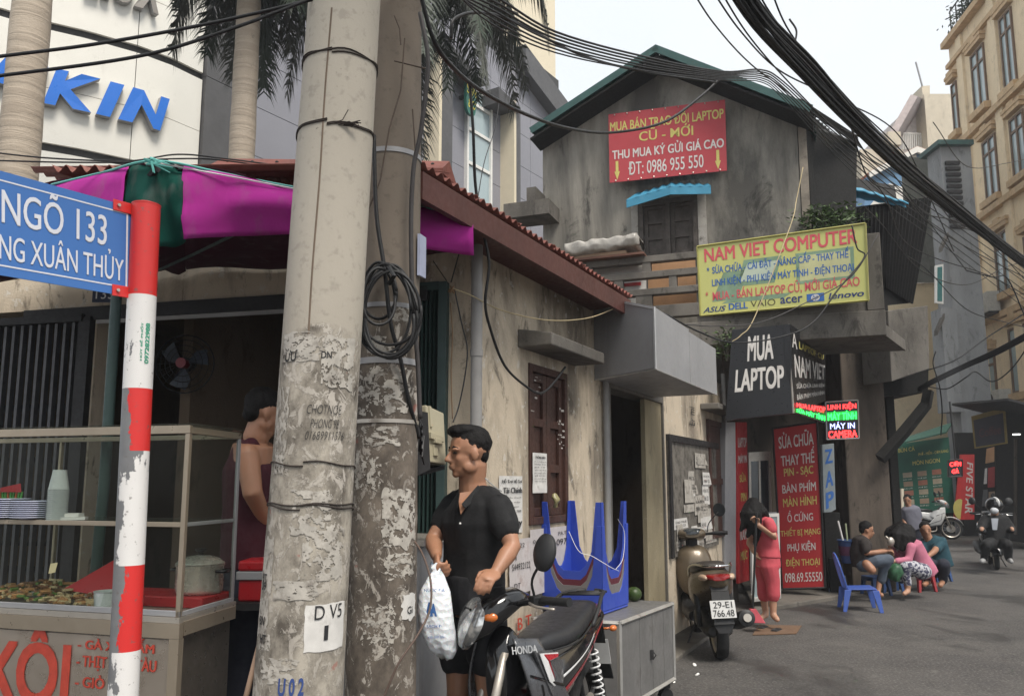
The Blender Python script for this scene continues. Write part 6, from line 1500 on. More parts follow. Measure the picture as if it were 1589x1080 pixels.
# tub, food, red sheet, tag
c = cpt(.40, .06, zs_ - .011); MB().lathe([(.0, 0), (.048, 0), (.055, .075), (.058, .08), (.055, .08), (.0465, .004), (0, .004)], 24, Matrix.Translation(c)).build('t', m_cup, None)
tb = [o_ for o_ in COL.objects if o_.name == 't'][0]; tb.name = 'plastic_tub'; tag(tb, 'round clear plastic tub at the front of the glass case floor', 'tub')
c2 = cpt(.29, .07, zs_ - .011); o = MB().lathe([(.0, 0), (.04, 0), (.05, .055), (.052, .06), (.049, .06), (.04, .004), (0, .004)], 24, Matrix.Translation(c2)).build('steel_bowl', m_chrome, None, smooth=50, rel=c2); tag(o, 'small steel bowl between the clear tub and the cooking pot', 'bowl')
rr_ = random.Random(8)
mb = MB()
for k in range(520):
    w_ = rr_.uniform(.46, 1.45); b__ = rr_.uniform(.05, .33); h = .055 * (1 + .5 * math.sin(w_ * 9)) * math.sin(math.pi * min(1, max(0, (b__ - .03) / .34)))
    mb.mi = rr_.choice([0, 0, 1, 2, 3] if w_ > .75 else [0, 3, 3, 2]); a = rr_.uniform(0, 3)
    mb.box(-.018, .018, -.006, .006, -.004, .005, Matrix.Translation(cpt(w_, b__, zs_ + .005 + h * rr_.uniform(.3, 1))) @ Matrix.Rotation(a, 4, 'Z') @ Matrix.Rotation(rr_.uniform(-.6, .6), 4, 'X'))
struct(mb.build('shredded_food', [MAT('food_orange', (.38, .2, .08), .6), MAT('food_green', (.12, .2, .05), .6), MAT('food_brown', (.18, .09, .045), .6), MAT('food_pale', (.45, .36, .2), .6)], None, rel=cpt(.6, .2, zs_)), 'stuff')
mb = MB(); mb.add([cpt(.50, .20, zs_ + .02), cpt(.72, .16, zs_ + .05), cpt(.50, .30, zs_ + .2)], [(0, 1, 2)]); o = mb.build('red_sheet', m_redpl, None, thick=.004, rel=cpt(.5, .2, zs_)); tag(o, 'upright corner of a red plastic sheet inside the glass case', 'sheet')
mb = MB(); tgq = [onshelf(82, .02, P(82, 886, 3.5).z), onshelf(92, .02, P(92, 884, 3.5).z), onshelf(95, .02, P(95, 869, 3.5).z), onshelf(84, .02, P(84, 871, 3.5).z)]; mb.slab(tgq, .002); o = mb.build('price_tag', MAT('tag_yellow', (.5, .45, .25), .6), None, rel=tgq[0]); tag(o, 'small yellowish tag stuck inside the front glass', 'tag')
# green straws and red pack at the far left of the shelf
o = thing('straw_pack', 'red topped bundle of green and orange straws at the left end of the shelf', 'straws', onshelf(8, .3, zsh_ + .002))
for k in range(9):
    b = onshelf(2 + k * 3.0, .30, zsh_ + .002); mb = MB(); mb.tube([b, b + Vector((.004 * (k - 4), 0, .12))], .005, 6); mb.build('straw', MAT('straw_green', (.08, .32, .06), .5) if k % 3 else MAT('straw_orange', (.5, .14, .03), .5), o)
mb = MB(); mb.hexa([onshelf(-3, .29, zsh_ + .12), onshelf(30, .29, zsh_ + .12), onshelf(30, .33, zsh_ + .12), onshelf(-3, .33, zsh_ + .12), onshelf(-3, .29, zsh_ + .14), onshelf(28, .29, zsh_ + .16), onshelf(28, .33, zsh_ + .16), onshelf(-3, .33, zsh_ + .14)]); mb.build('wrapper', m_redpl, o)
# red cooler behind the cart
q = qpix([(372, 925), (425, 935), (425, 868), (374, 872)], 3.95, 3.9)
o = thing('cool_box', 'bright red cool box with a silver band between the cart and the pale pole', 'cool box', Vector((q[0].x, q[0].y, 0)))
z0c, z1c, zmc = q[0].z - .02, q[3].z, P(400, 892, 3.95).z
MB().box(q[0].x, q[0].x + .42, 3.92, 4.25, z0c, zmc - .02).build('box', m_redpl, o, bevel=.01)
MB().box(q[0].x - .01, q[0].x + .43, 3.91, 4.26, zmc - .019, zmc + .02).build('rim', m_galv, o, bevel=.004)
MB().box(q[0].x - .005, q[0].x + .425, 3.915, 4.255, zmc + .021, zmc + .07).build('lid', m_redpl, o, bevel=.012)
o = thing('stall_table', 'dark table carrying the red cool box behind the food cart', 'table', Vector((q[0].x, 3.9, 0)))
MB().box(q[0].x - .25, q[0].x + .6, 3.88, 4.35, z0c - .035, z0c - .002).build('tabletop', m_iron, o)
for x in (q[0].x - .23, q[0].x + .57):
    for y in (3.9, 4.32): MB().box(x - .015, x + .015, y - .015, y + .015, 0, z0c - .036).build('leg', m_iron, o)
# wall fan on the back wall of the shop
fc = P(287, 565, 5.6); fan = thing('wall_fan', 'round wire guarded wall fan with a red hub in the dark shop', 'fan', fc)
for r in (.205, .17, .13, .09):
    mb = MB(); mb.tube([fc + Vector((math.cos(t) * r, -.06 * (1 - r / .21), math.sin(t) * r)) for t in [2 * math.pi * k / 32 for k in range(33)]], .003 if r < .2 else .005, 4); mb.build('guard_ring', m_iron, fan)
mb = MB()
for k in range(24): t = 2 * math.pi * k / 24; mb.tube([fc + Vector((0, -.06, 0)), fc + Vector((math.cos(t) * .205, 0, math.sin(t) * .205))], .0015, 3)
struct(mb.build('guard_wires', m_iron, fan), 'stuff')
for k in range(3):
    a = k * 2.094 + .4; mb = MB(); mb.add([fc + Vector((math.cos(a + t) * r, -.01 + .03 * t, math.sin(a + t) * r)) for r, t in ((.03, -.3), (.17, -.45), (.185, .2), (.12, .5), (.03, .4))], [(0, 1, 2, 3, 4)]); mb.build('blade', MAT('fan_blade', (.04, .05, .07), .4), fan, thick=.003)
mb = MB(); mb.tube([fc + Vector((0, -.075, 0)), fc + Vector((0, .0, 0))], .036, 16); mb.build('hub', MAT('hub_red', (.22, .02, .03), .4), fan); mb = MB(); mb.tube([fc, fc + Vector((0, .12, 0)), fc + Vector((0, .2, -.05))], [.05, .05, .02], 12); mb.build('motor', m_iron, fan)
# grey ledge / parked tank by the green door
q0 = FS.hit(652, 838, .55)
o = thing('steel_counter', 'low grey steel counter standing before the green folding door', 'counter', FS.p(sS(660), .5, 0))
zc_ = P(670, 836, 4.1).z
mb = MB(); mb.fbox(FS, .08, .75, .12, .60, 0, zc_ - .03); mb.build('body', m_galv, o, bevel=.01); mb = MB(); mb.fbox(FS, .06, .77, .10, .62, zc_ - .029, zc_); mb.build('top', m_steel, o)

# ================================================================= POSTERS AND NOTICES ON THE CREAM WALL
def fq(u0, u1, vt0, vb0, off=.004, fr=FL):
    a, z1 = fr.hit(u0, vt0, off); b = fr.hit(u1, vt0, off)[0]; z0 = fr.hit(u0, vb0, off)[1]
    return [fr.p(a, off, z0), fr.p(b, off, z0), fr.p(b, off, z1), fr.p(a, off, z1)]
def poster(label, q, rows, mat=m_pap2, ink=m_ink, seed=0, cat='notice'):
    rr = random.Random(seed); o = thing('paper_notice', label, cat, q[0], 'paper notices on the cream wall')
    nn = (q[1] - q[0]).cross(q[3] - q[0]).normalized()
    def fn(i, j): return (q[0] * (1 - i) * (1 - j) + q[1] * i * (1 - j) + q[2] * i * j + q[3] * (1 - i) * j) + nn * (.0025 + .003 * mnoise.noise(Vector((i * 3, j * 4, seed)))) + (q[1] - q[0]) * .02 * mnoise.noise(Vector((j * 6, seed, 1)))
    mb = MB(); mb.grid(fn, 8, 10); mb.build('sheet', mat, o, recalc=False)
    mb = MB()
    for t, x0, x1, y0, y1, bd in rows: text(mb, t, q, x0, x1, y0, y1, off=.007, bold=bd)
    struct(mb.build('print', ink, o, recalc=False), 'stuff'); return o
body = lambda ys_, words, h=.04: [(w_, .08 + .03 * (k % 2), .92 - .05 * (k % 3), y, y + h, .0) for k, (y, w_) in enumerate(zip(ys_, words))]
poster('white loan notice pasted on the plaster behind the man', fq(774, 810, 738, 830), [('Hỗ Trợ', .1, .55, .86, .95, .02), ('Hỗ Trợ', .6, .95, .86, .95, .02), ('Tài Chính', .15, .95, .70, .80, .03)] + body([.6, .52, .44, .36], ['Vay tiền nhanh', 'lãi suất thấp', 'thủ tục gọn', '0123 456 789']) + [('Vay', .5, .95, .08, .24, .04)], seed=1)
poster('narrow printed notice taped to the maroon window shutter', fq(826, 848, 702, 765, .018), [('THÔNG BÁO', .15, .85, .86, .93, .02)] + body([.76, .69, .62, .55, .48, .41, .34, .27], ['cho thuê phòng trọ', 'khép kín', 'giá rẻ', 'gần trường', 'an ninh tốt', 'giờ tự do', 'có chỗ để xe', 'liên hệ chủ']), seed=2)
m_inkb = MAT('pale_blue_ink', (.05, .15, .4), .6, bump=0)
o = poster('pale pasted sheet with stamped phone numbers under the shuttered window', fq(822, 882, 822, 925, .014), [('PA.T', .70, .92, .86, .92, .0), ('0971', .65, .98, .70, .80, .0), ('0422', .06, .30, .78, .84, 0), ('1 HT', .1, .35, .60, .66, 0)], mat=MAT('pinkish_paper', (.50, .46, .45), .85, var=.15, dirt=.3, dcol=(.3, .22, .2)), seed=3)
poster('lower pasted sheet with stencilled numbers beside the bike mirror', fq(790, 822, 838, 925, .014), [('0422', .2, .7, .84, .92, .0), ('M', .1, .3, .62, .72, 0), ('S44932122', .1, .98, .44, .56, .0), ('DT', .2, .5, .1, .2, 0)], mat=MAT('pinkish_paper', (.5, .46, .45), .85), seed=4)
# open signage marks: red stencils low on the wall
mb = MB(); q = fq(800, 826, 958, 1000, .016); text(mb, 'B T', q, .1, .9, .5, .95, bold=.02); text(mb, 'KHOAN', q, .0, 1, .05, .4, bold=.01); o = mb.build('stencil_marks', m_redpaint, None, rel=q[0], recalc=False); tag(o, 'faded red stencil letters low on the cream wall', 'stencil')
# scratched phone marks on the shutter
mb = MB(); rr_ = random.Random(2)
for (u0, u1, v0, v1) in ((822, 842, 580, 640), (862, 876, 620, 690), (864, 876, 650, 700)):
    q = fq(u0, u1, v0, v1, .016)
    for k in range(9):
        x, y = rr_.uniform(.05, .8), rr_.uniform(.02, .95); a = sub(q, x, x + rr_.uniform(.05, .25), y, y + rr_.uniform(.01, .05)); mb.add(a, [(0, 1, 2, 3)])
struct(mb.build('chalk_scratches', MAT('chalk', (.5, .47, .43), .9), house), 'stuff')
# small yellow plastic bag caught on the shutter
mb = MB(); c = FL.p(sL(852), .05, FL.hit(852, 778)[1]); mb.ell(c, (.02, .02, .05), nu=10, nv=8); mb.v = [x + Vector((mnoise.noise(x * 30), mnoise.noise(x * 30 + Vector((5, 5, 5))), mnoise.noise(x * 31))) * .02 for x in mb.v]
o = mb.build('plastic_scrap', MAT('yellowish_bag', (.26, .23, .11), .35), None, smooth=True, rel=c); tag(o, 'crumpled yellowish plastic scrap hanging below the shutter notice', 'plastic scrap')
# notice board
nb_ = thing('notice_board', 'weathered notice board layered with torn paper notices behind the gold scooter', 'notice board', FL.p(sL(1037), 0, 1))
bq = fq(1036, 1110, 684, 868, .02)
MB().slab(bq, .019).build('backboard', MAT('board_grey', (.16, .145, .125), .9, var=.4, scale=10, dirt=.5), nb_)
for a, b, c, d in ((0, .04, 0, 1), (0, 1.05, 1.0, 1.06)): MB().slab(sub(bq, a, b, c, d, .02), .038).build('frame_bar', m_iron, nb_)
for k in range(26):
    x, y = rr_.uniform(.05, .8), rr_.uniform(.02, .85); w_, h = rr_.uniform(.10, .3), rr_.uniform(.07, .22); s4 = sub(bq, x, min(1, x + w_), y, min(1, y + h), .003 + .0006 * k); s4[2] = s4[2] + (s4[3] - s4[2]) * rr_.uniform(0, .5)
    MB().add(s4, [(0, 1, 2, 3)]).build('paper', m_pap if k % 3 else m_pap2, nb_, recalc=False)
    if k % 2 == 0: mb = MB(); text(mb, rr_.choice(['CHO THUÊ', 'TUYỂN', 'PHÒNG TRỌ', 'SỬA ĐIỆN', 'GIA SƯ']), s4, .1, .9, .55, .8, off=.003, bold=.0); text(mb, '0986 123', s4, .1, .8, .2, .42, off=.003, bold=-.0); mb.build('print', m_ink, nb_, recalc=False)
# second, narrow maroon window beyond the board and its ledge
w2 = thing('narrow_shutter', 'narrow maroon shutter at the far end of the cream wall', 'shutter', FL.p(sL(1098), 0, 1.0))
q = fq(1097, 1120, 650, 838, .015); MB().slab(q, .014).build('panel', m_wood, w2)
for a, b, c, d in ((0, .12, 0, 1), (.88, 1, 0, 1), (.13, .87, .0, .05), (.13, .87, .45, .5), (.13, .87, .95, 1)): MB().slab(sub(q, a, b, c, d, .02), .018).build('frame_bar', m_wood, w2)
lq = FL.hit(1112, 640)[1]; MB().fbox(FL, sL(1090), sL(1125), .002, .22, lq - .03, lq + .04).build('ledge', m_oldconc, w2, bevel=.01)
mb = MB(); q = fq(1068, 1078, 628, 660, .006); qv = [q[1], q[2], q[3], q[0]]; text(mb, 'Er mi', qv, .05, .95, .1, .9, bold=0); o = mb.build('scrawl', m_ink, None, rel=q[0], recalc=False); tag(o, 'small dark scrawl on the cream wall above the notice board', 'graffiti')

# ================================================================= METAL CABINET WITH TABLES
n0, n1, n2 = Vector((.645, 5.02, 0)), Vector((1.12, 5.82, 0)), Vector((.135, 5.18, 0))
n3 = n1 + n2 - n0; cab = thing('metal_cabinet', 'grey sheet metal hawker cabinet on small wheels in front of the doorway', 'cabinet', n0)
zt2, zb2 = .677, .15
def up(p, z): return p + Vector((0, 0, z))
MB().hexa([up(x, zb2) for x in (n0, n1, n3, n2)] + [up(x, zt2 - .012) for x in (n0, n1, n3, n2)]).build('body', MAT('cabinet_inner', (.15, .145, .14), .6), cab)
m_cab = MAT('cabinet_zinc', (.19, .185, .18), .5, .35, var=.2, scale=5, dirt=.3, dcol=(.1, .09, .085))
cc = (n0 + n1 + n2 + n3) / 4
outv = lambda a, b: ((b - a).cross(Vector((0, 0, 1))).normalized() if (b - a).cross(Vector((0, 0, 1))).dot((a + b) / 2 - cc) > 0 else -(b - a).cross(Vector((0, 0, 1))).normalized())
o_r = outv(n0, n1)
for k, (f0_, f1_) in enumerate(((.02, .33), (.335, .565), (.57, .79), (.795, .98))):
    a, b = lerp(n0, n1, f0_) + o_r * .006, lerp(n0, n1, f1_) + o_r * .006; MB().slab([up(a, zb2 + .03), up(b, zb2 + .03), up(b, zt2 - .03), up(a, zt2 - .03)], .005).build('sheet_panel', m_cab, cab)
o_l = outv(n2, n0)
a, b = lerp(n2, n0, .03) + o_l * .006, lerp(n2, n0, .97) + o_l * .006; MB().slab([up(a, zb2 + .03), up(b, zb2 + .03), up(b, zt2 - .03), up(a, zt2 - .03)], .005).build('sheet_panel', m_cab, cab)
m_alu = MAT('aluminium_trim', (.45, .44, .42), .4, .6, dirt=.3, dcol=(.15, .12, .1))
for a, b in ((n0, n1), (n2, n0)):
    for z in (zt2 - .013, zb2 + .013): mb = MB(); mb.tube([up(a, z) + outv(a, b) * .004, up(b, z) + outv(a, b) * .004], .016, 4); mb.build('trim', m_alu, cab)
for a in (n0, n1, n2): mb = MB(); mb.tube([up(a, zb2), up(a, zt2)], .017, 4); mb.build('trim', m_alu, cab)
MB().hexa([up(x, zt2 - .011) for x in (n0, n1, n3, n2)] + [up(x, zt2 + .003) for x in (n0, n1, n3, n2)]).build('top', m_cab, cab)
h = up(lerp(n0, n1, .53), .40) + o_r * .012; mb = MB(); mb.box(-.012, .012, -.012, .012, -.03, .03, Matrix.Translation(h)); mb.tube([h + Vector((0, 0, .02)) + o_r * .012, h + o_r * .03, h - Vector((0, 0, .025)) + o_r * .012], .004, 6); mb.build('latch', m_iron, cab)
for x in (n0, n1, n2, n3):
    c = lerp(x, cc, .14); mb = MB(); mb.lathe([(.02, -.018), (.055, -.018), (.055, .018), (.02, .018)], 18, Matrix.Translation(up(c, .056)) @ Matrix.Rotation(.5, 4, 'Z') @ Matrix.Rotation(math.pi / 2, 4, 'X')); mb.build('caster', m_blackrub, cab)
    mb = MB(); mb.box(c.x - .03, c.x + .03, c.y - .03, c.y + .03, .115, zb2 - .001); mb.build('caster_plate', m_iron, cab)
# upside-down plastic tables, nested
def upturned_table(label, mat, z, S=.43, Hh=.55, group='upturned plastic tables stacked on the cabinet', legtop=None):
    o = thing('plastic_table', label, 'table', (0, 0, 0), group); h = S / 2; sl = .05
    mb = MB(); mb.box(-h, h, -h, h, 0, .02); mb.build('tabletop', mat, o, bevel=.01)
    prof = [(-h, .021), (h, .021), (h, Hh), (h - .038, Hh), (h - .07, .24), (h - .11, .15), (h - .15, .115), (-h + .15, .115), (-h + .11, .15), (-h + .07, .24), (-h + .038, Hh), (-h, Hh)]
    for k in range(4):
        R_ = Matrix.Rotation(k * math.pi / 2, 4, 'Z'); vs = []
        for off in (0, .006):
            for x, zz_ in prof: s_ = 1 + sl * zz_; vs.append(R_ @ Vector((x * s_, -h * s_ + off, zz_)))
        n = len(prof); mb = MB(); tri = [(0, 1, 2, 3, 4), (0, 4, 5, 6), (0, 6, 7), (0, 7, 8, 9, 10, 11)]
        # explicit faces: two legs and an apron
        fs = [(0, 1, 6, 7), (1, 2, 3, 4), (1, 4, 5, 6), (0, 9, 10, 11), (0, 7, 8, 9)]
        fs = fs + [tuple(n + i for i in reversed(f)) for f in fs] + [(i, (i + 1) % n, n + (i + 1) % n, n + i) for i in range(n)]
        mb.add(vs, fs); mb.build('leg_frame', mat, o, bevel=.002)
    o.location = (.49, 5.5, z); o.rotation_euler = (0, 0, R(60)); return o
m_bluepl = MAT('blue_plastic', (.03, .065, .38), .38, var=.08, scale=3, bump=.03)
m_marpl = MAT('maroon_plastic', (.10, .018, .03), .4, var=.08)
m_greypl = MAT('grey_plastic', (.16, .15, .15), .45, var=.08)
upturned_table('lowest upturned blue plastic table resting directly on the metal cabinet', m_bluepl, .682)
upturned_table('upturned grey plastic table showing as a thin band under the maroon one', m_greypl, .738, S=.425, Hh=.30)
upturned_table('upturned maroon plastic table nested below the top blue one', m_marpl, .775, S=.421, Hh=.30)
upturned_table('topmost upturned blue plastic table with its legs highest', m_bluepl, .83, S=.417)
mb = MB(); mb.tube(crom([(.36, 5.2, 1.2), (.42, 5.16, 1.08), (.5, 5.17, 1.05), (.62, 5.18, .98), (.68, 5.25, .95)]), .0018, 4); mb.tube(crom([(.66, 5.25, .96), (.72, 5.35, 1.02), (.74, 5.4, 1.18), (.69, 5.33, 1.27)]), .0018, 4); struct(mb.build('string_ties', m_white, None, rel=Vector((.5, 5.2, 1.1))), 'stuff')
gc = G(981, 925, .68); gc = Vector((.86, 5.84, .73)); mb = MB(); mb.ell(gc, (.055, .055, .05)); o = mb.build('green_pomelo', MAT('fruit_green', (.03, .055, .012), .4, bump=.1, bscale=120), None, smooth=True, rel=gc); tag(o, 'green round fruit on the far end of the metal cabinet', 'fruit')
# litter
for i, (u, v, r) in enumerate(((1036, 1052, .05), (1078, 1031, .02), (1081, 1046, .02))):
    c = G(u, v, r * .5); mb = MB(); mb.ell(c, (r, r, r * .6), nu=12, nv=8); mb.v = [x + Vector((mnoise.noise(x * 25), mnoise.noise(x * 25 + Vector((9, 0, 0))), mnoise.noise(x * 26) * .6)) * r * .8 for x in mb.v]
    for x in mb.v: x.z = max(x.z, .002)
    o = mb.build('crumpled_paper', m_white, None, rel=c, recalc=False); tag(o, ['crumpled white bag beside the cabinet wheel', 'tiny white scrap on the road under the gold scooter', 'small white scrap nearest the camera on the road'][i], 'litter')
# brown cardboard under the sweeping woman
q = [G(1168, 986), G(1236, 984), G(1244, 972), G(1178, 970)]; mb = MB(); mb.hexa([x + Vector((0, 0, .004)) for x in q] + [x + Vector((0, 0, .012)) for x in q]); o = mb.build('cardboard_sheet', MAT('wet_cardboard', (.15, .09, .055), .8, dirt=.3), None, rel=q[0]); tag(o, 'flattened brown cardboard on the road by the sweeping woman', 'cardboard')
# ================================================================= MOTORBIKES  (x forward, y left, z up)
def sect(x, cz_, hw, hh, cy_=0.0, pw=.7, n=20, tilt=0.0):
    out = []
    for k in range(n):
        a = 2 * math.pi * k / n; c, s_ = math.cos(a), math.sin(a); z = hh * math.copysign(abs(s_) ** pw, s_)
        out.append(Vector((x + tilt * z, cy_ + hw * math.copysign(abs(c) ** pw, c), cz_ + z)))
    return out
def loft(mb, S, n=20, pw=.7): mb.rings([sect(*s_[:4], cy_=s_[4] if len(s_) > 4 else 0, pw=pw, n=n) for s_ in S]); return mb
def wheel(o, x, r, w_, m_tyre, m_rim, spokes=5, wire=False, name='wheel'):
    M = Matrix.Translation((x, 0, r)) @ Matrix.Rotation(math.pi / 2, 4, 'X')
    prof = [(r - .055, -w_ * .45), (r - .035, -w_ * .5), (r - .012, -w_ * .42), (r, -w_ * .15), (r, w_ * .15), (r - .012, w_ * .42), (r - .035, w_ * .5), (r - .055, w_ * .45)]
    mb = MB(); rs = [[M @ Vector((q * math.cos(2 * math.pi * k / 36), q * math.sin(2 * math.pi * k / 36), z)) for k in range(36)] for q, z in prof + [prof[0]]]; mb.rings(rs, cap=False)
    wo = mb.build('wheel', m_tyre, o, smooth=40)
    mb = MB(); rs = [[M @ Vector((q * math.cos(2 * math.pi * k / 36), q * math.sin(2 * math.pi * k / 36), z)) for k in range(36)] for q, z in ((r - .05, -w_ * .42), (r - .075, -w_ * .25), (r - .075, w_ * .25), (r - .05, w_ * .42), (r - .05, -w_ * .42))]; mb.rings(rs, cap=False); mb.build('rim', m_rim, wo, smooth=40)
    if wire:
        mb = MB()
        for k in range(32): a = 2 * math.pi * k / 32; mb.tube([M @ Vector((.03 * math.cos(a + .7), .03 * math.sin(a + .7), .03 if k % 2 else -.03)), M @ Vector(((r - .07) * math.cos(a), (r - .07) * math.sin(a), 0))], .0022, 3)
        struct(mb.build('spokes', m_chrome, wo), 'stuff')
    else:
        for k in range(spokes):
            a = 2 * math.pi * k / spokes; mb = MB(); mb.tube([M @ Vector((.02 * math.cos(a), .02 * math.sin(a), 0)), M @ Vector(((r - .07) * math.cos(a + .12), (r - .07) * math.sin(a + .12), 0))], [.02, .012], 6); mb.build('spoke', m_rim, wo)
    mb = MB(); mb.lathe([(.0, -.05), (.035, -.05), (.04, 0), (.035, .05), (0, .05)], 16, M); mb.build('hub', m_rim, wo, smooth=40)
    mb = MB(); mb.lathe([(.07, -.035), (r * .38, -.035), (r * .38, -.030), (.07, -.030)], 24, M); mb.build('brake_disc', m_steel, wo)
def mirror(o, x, y, z, sgn, m, hi=.17, out_=.12, size=(.055, .075)):
    b = Vector((x, y, z)); c = b + Vector((.0, sgn * out_, hi)); mb = MB(); mb.tube(crom([b, b + Vector((.02, sgn * .03, hi * .45)), c], 4), .006, 6); st = mb.build('mirror', m, o, smooth=True)
    M = Matrix.Translation(c + Vector((0, sgn * .01, .02))) @ Matrix.Rotation(sgn * .35, 4, 'Z') @ Matrix.Rotation(-.25, 4, 'Y') @ Matrix.Rotation(math.pi / 2, 4, 'Y')
    mb = MB(); rs = [[M @ Vector((size[1] * q * math.cos(2 * math.pi * k / 24), size[0] * 1.25 * q * math.sin(2 * math.pi * k / 24), zz_)) for k in range(24)] for q, zz_ in ((.3, .03), (.75, .024), (1, .008), (1, -.006), (.92, -.008))]; mb.rings(rs); mb.build('mirror_shell', m, st, smooth=40)
    mb = MB(); mb.add([M @ Vector((size[1] * .9 * math.cos(2 * math.pi * k / 24), size[0] * 1.13 * math.sin(2 * math.pi * k / 24), -.009)) for k in range(24)], [tuple(range(24))]); mb.build('mirror_glass', m_glassdark, st)
m_tyre = MAT('tyre', (.018, .018, .018), .85, bump=.3, bscale=60); m_matblack = MAT('matt_black_plastic', (.016, .016, .017), .55, bump=.15, bscale=200, bd=.001)
m_seat = MAT('seat_vinyl', (.020, .020, .022), .42, var=.1, bump=.5, bscale=260, bd=.0012)
m_gloss = MAT('gloss_black_paint', (.008, .008, .009), .12, var=.05, bump=0, coat=.6); m_graph = MAT('graphite_paint', (.11, .112, .12), .3, .5, var=.06, bump=0, coat=.5)
m_redp = MAT('bike_red', (.33, .015, .025), .3, var=.05, bump=0, coat=.4); m_whitep = MAT('bike_white', (.6, .6, .6), .3, var=.04, bump=0, coat=.4)
m_engine = MAT('engine_alloy', (.10, .10, .10), .5, .7, var=.3, dirt=.3); m_lens, t_, b_ = new_mat('headlight_lens')
n_ = NT(t_); v_ = n_.noise(16, 3); t_.links.new(n_.mix(n_.ramp(v_, .42, .55), (.80, .80, .78, 1), (.30, .31, .32, 1)), b_.inputs['Base Color']); b_.inputs['Metallic'].default_value = .65; b_.inputs['Roughness'].default_value = .12; b_.inputs['Coat Weight'].default_value = 1; n_.bump(b_, v_, .3, .01)
m_amber = MAT('amber_lens', (.6, .16, .03), .2, bump=0, coat=.6); m_tail = MAT('tail_lens', (.25, .008, .008), .2, bump=0, coat=.6)
def decal(mb, pts, off): mb.add([Vector(p) + Vector(off) for p in pts], [tuple(range(len(pts)))])
def cub(label, main, acc, wirewheel=False, hero=False, group=None):
    """underbone motorbike"""
    o = thing('motorbike', label, 'motorbike', (0, 0, 0), group)
    wheel(o, .62, .285, .085, m_tyre, m_matblack if not wirewheel else m_steel, wire=wirewheel); wheel(o, -.60, .285, .10, m_tyre, m_matblack if not wirewheel else m_steel, wire=wirewheel)
    for s_ in (-1, 1): mb = MB(); mb.tube([(.62, s_ * .075, .285), (.50, s_ * .075, .60), (.44, s_ * .07, .80)], [.022, .020, .018], 10); mb.build('fork', m_steel, o, smooth=True)
    mb = MB(); rs = []
    for k in range(13):
        a = R(20 + 125 * k / 12); rr = .325; rs.append([Vector((.62 + rr * math.cos(a) + 0, y, .285 + rr * math.sin(a) - abs(y) * .35)) for y in (-.065, -.05, -.025, 0, .025, .05, .065)])
    mb.rings(rs, cap=False, closed=False); mb.build('front_fender', main, o, smooth=True, thick=.006)
    # handlebar cowl + headlight
    mb = MB(); loft(mb, [(.60, .90, .03, .03), (.575, .915, .085, .075), (.52, .95, .125, .085), (.44, .99, .125, .07), (.36, 1.015, .10, .045), (.30, 1.01, .05, .02)]); mb.build('handle_cowl', main, o, smooth=60)
    mb = MB(); rs = []
    for t, sc_, dx in ((0, 1.0, 0), (.3, .97, .018), (.65, .8, .036), (.9, .45, .046), (1, .1, .049)):
        ring = []
        for k in range(28):
            a = 2 * math.pi * k / 28; y = .125 * math.cos(a) * (1.0 + .0 * math.sin(a)) * (1 if math.sin(a) > 0 else 1 - .32 * abs(math.sin(a))); z = .108 * math.sin(a)
            ring.append(Vector((.555 + dx - .35 * (z * sc_), y * sc_, .925 + z * sc_)))
        rs.append(ring)
    mb.rings(rs); hl = mb.build('headlight', m_lens, o, smooth=60)
    for s_ in (-1, 1):
        mb = MB(); mb.ell((.515, s_ * .115, .955), (.032, .014, .02), Matrix.Rotation(s_ * -.5, 3, 'Z')); mb.build('indicator', m_amber, o, smooth=True)
    # bars, grips, levers
    for s_ in (-1, 1):
        mb = MB(); mb.tube(crom([(.38, s_ * .06, .99), (.36, s_ * .18, 1.01), (.31, s_ * .27, 1.02)], 5), .012, 8); mb.build('handlebar', m_matblack, o, smooth=True)
        mb = MB(); mb.tube([(.325, s_ * .24, 1.02), (.275, s_ * .37, 1.02), (.27, s_ * .38, 1.02)], [.018, .018, .02], 12); mb.build('grip', m_matblack, o, smooth=40)
        mb = MB(); mb.tube(crom([(.37, s_ * .2, 1.01), (.365, s_ * .26, 1.0), (.33, s_ * .36, .995)], 4), .006, 6); mb.build('lever', m_steel, o, smooth=True)
        mb = MB(); mb.box(-.03, .03, -.03, .03, -.02, .022, Matrix.Translation((.335, s_ * .205, 1.015))); mb.build('switch_box', m_matblack, o, bevel=.006)
        mirror(o, .34, s_ * .19, 1.03, s_, m_matblack, size=(.048, .078) if hero else (.05, .07))
    # leg shields
    for s_ in (-1, 1):
        def ls(i, j):
            top = Vector((.50 - .13 * i, s_ * (.085 + .06 * i), .86 - .02 * i)); bot = Vector((.36 - .40 * i, s_ * (.13 + .06 * i), .38 - .06 * i))
            mid = Vector((0, s_ * .04 * math.sin(math.pi * j) , 0)); return top.lerp(bot, j) + mid + Vector((.04 * math.sin(math.pi * j), 0, 0))
        mb = MB(); mb.grid(ls, 10, 14); mb.build('leg_shield', acc, o, smooth=True, thick=.008)
        mb = MB()
        for a, b in (((.05, .16), (.6, .92)), ((.62, .93), (.35, .8))):
            for q in range(6): pass
        for (i0, j0, i1, j1) in ((.1, .32, .98, .42), (.35, .40, .2, .72), (.2, .72, .95, .86)):
            mb.tube([ls(i0 + (i1 - i0) * k / 6, j0 + (j1 - j0) * k / 6) + Vector((0, s_ * .005, 0)) for k in range(7)], .006, 4)
        mb.build('shield_groove', m_gloss, o)
    mb = MB(); loft(mb, [(.50, .70, .05, .12), (.42, .74, .085, .16), (.34, .70, .08, .14), (.22, .58, .065, .10), (.05, .52, .07, .09), (-.1, .55, .08, .08)]); mb.build('centre_tunnel', m_gloss, o, smooth=60)
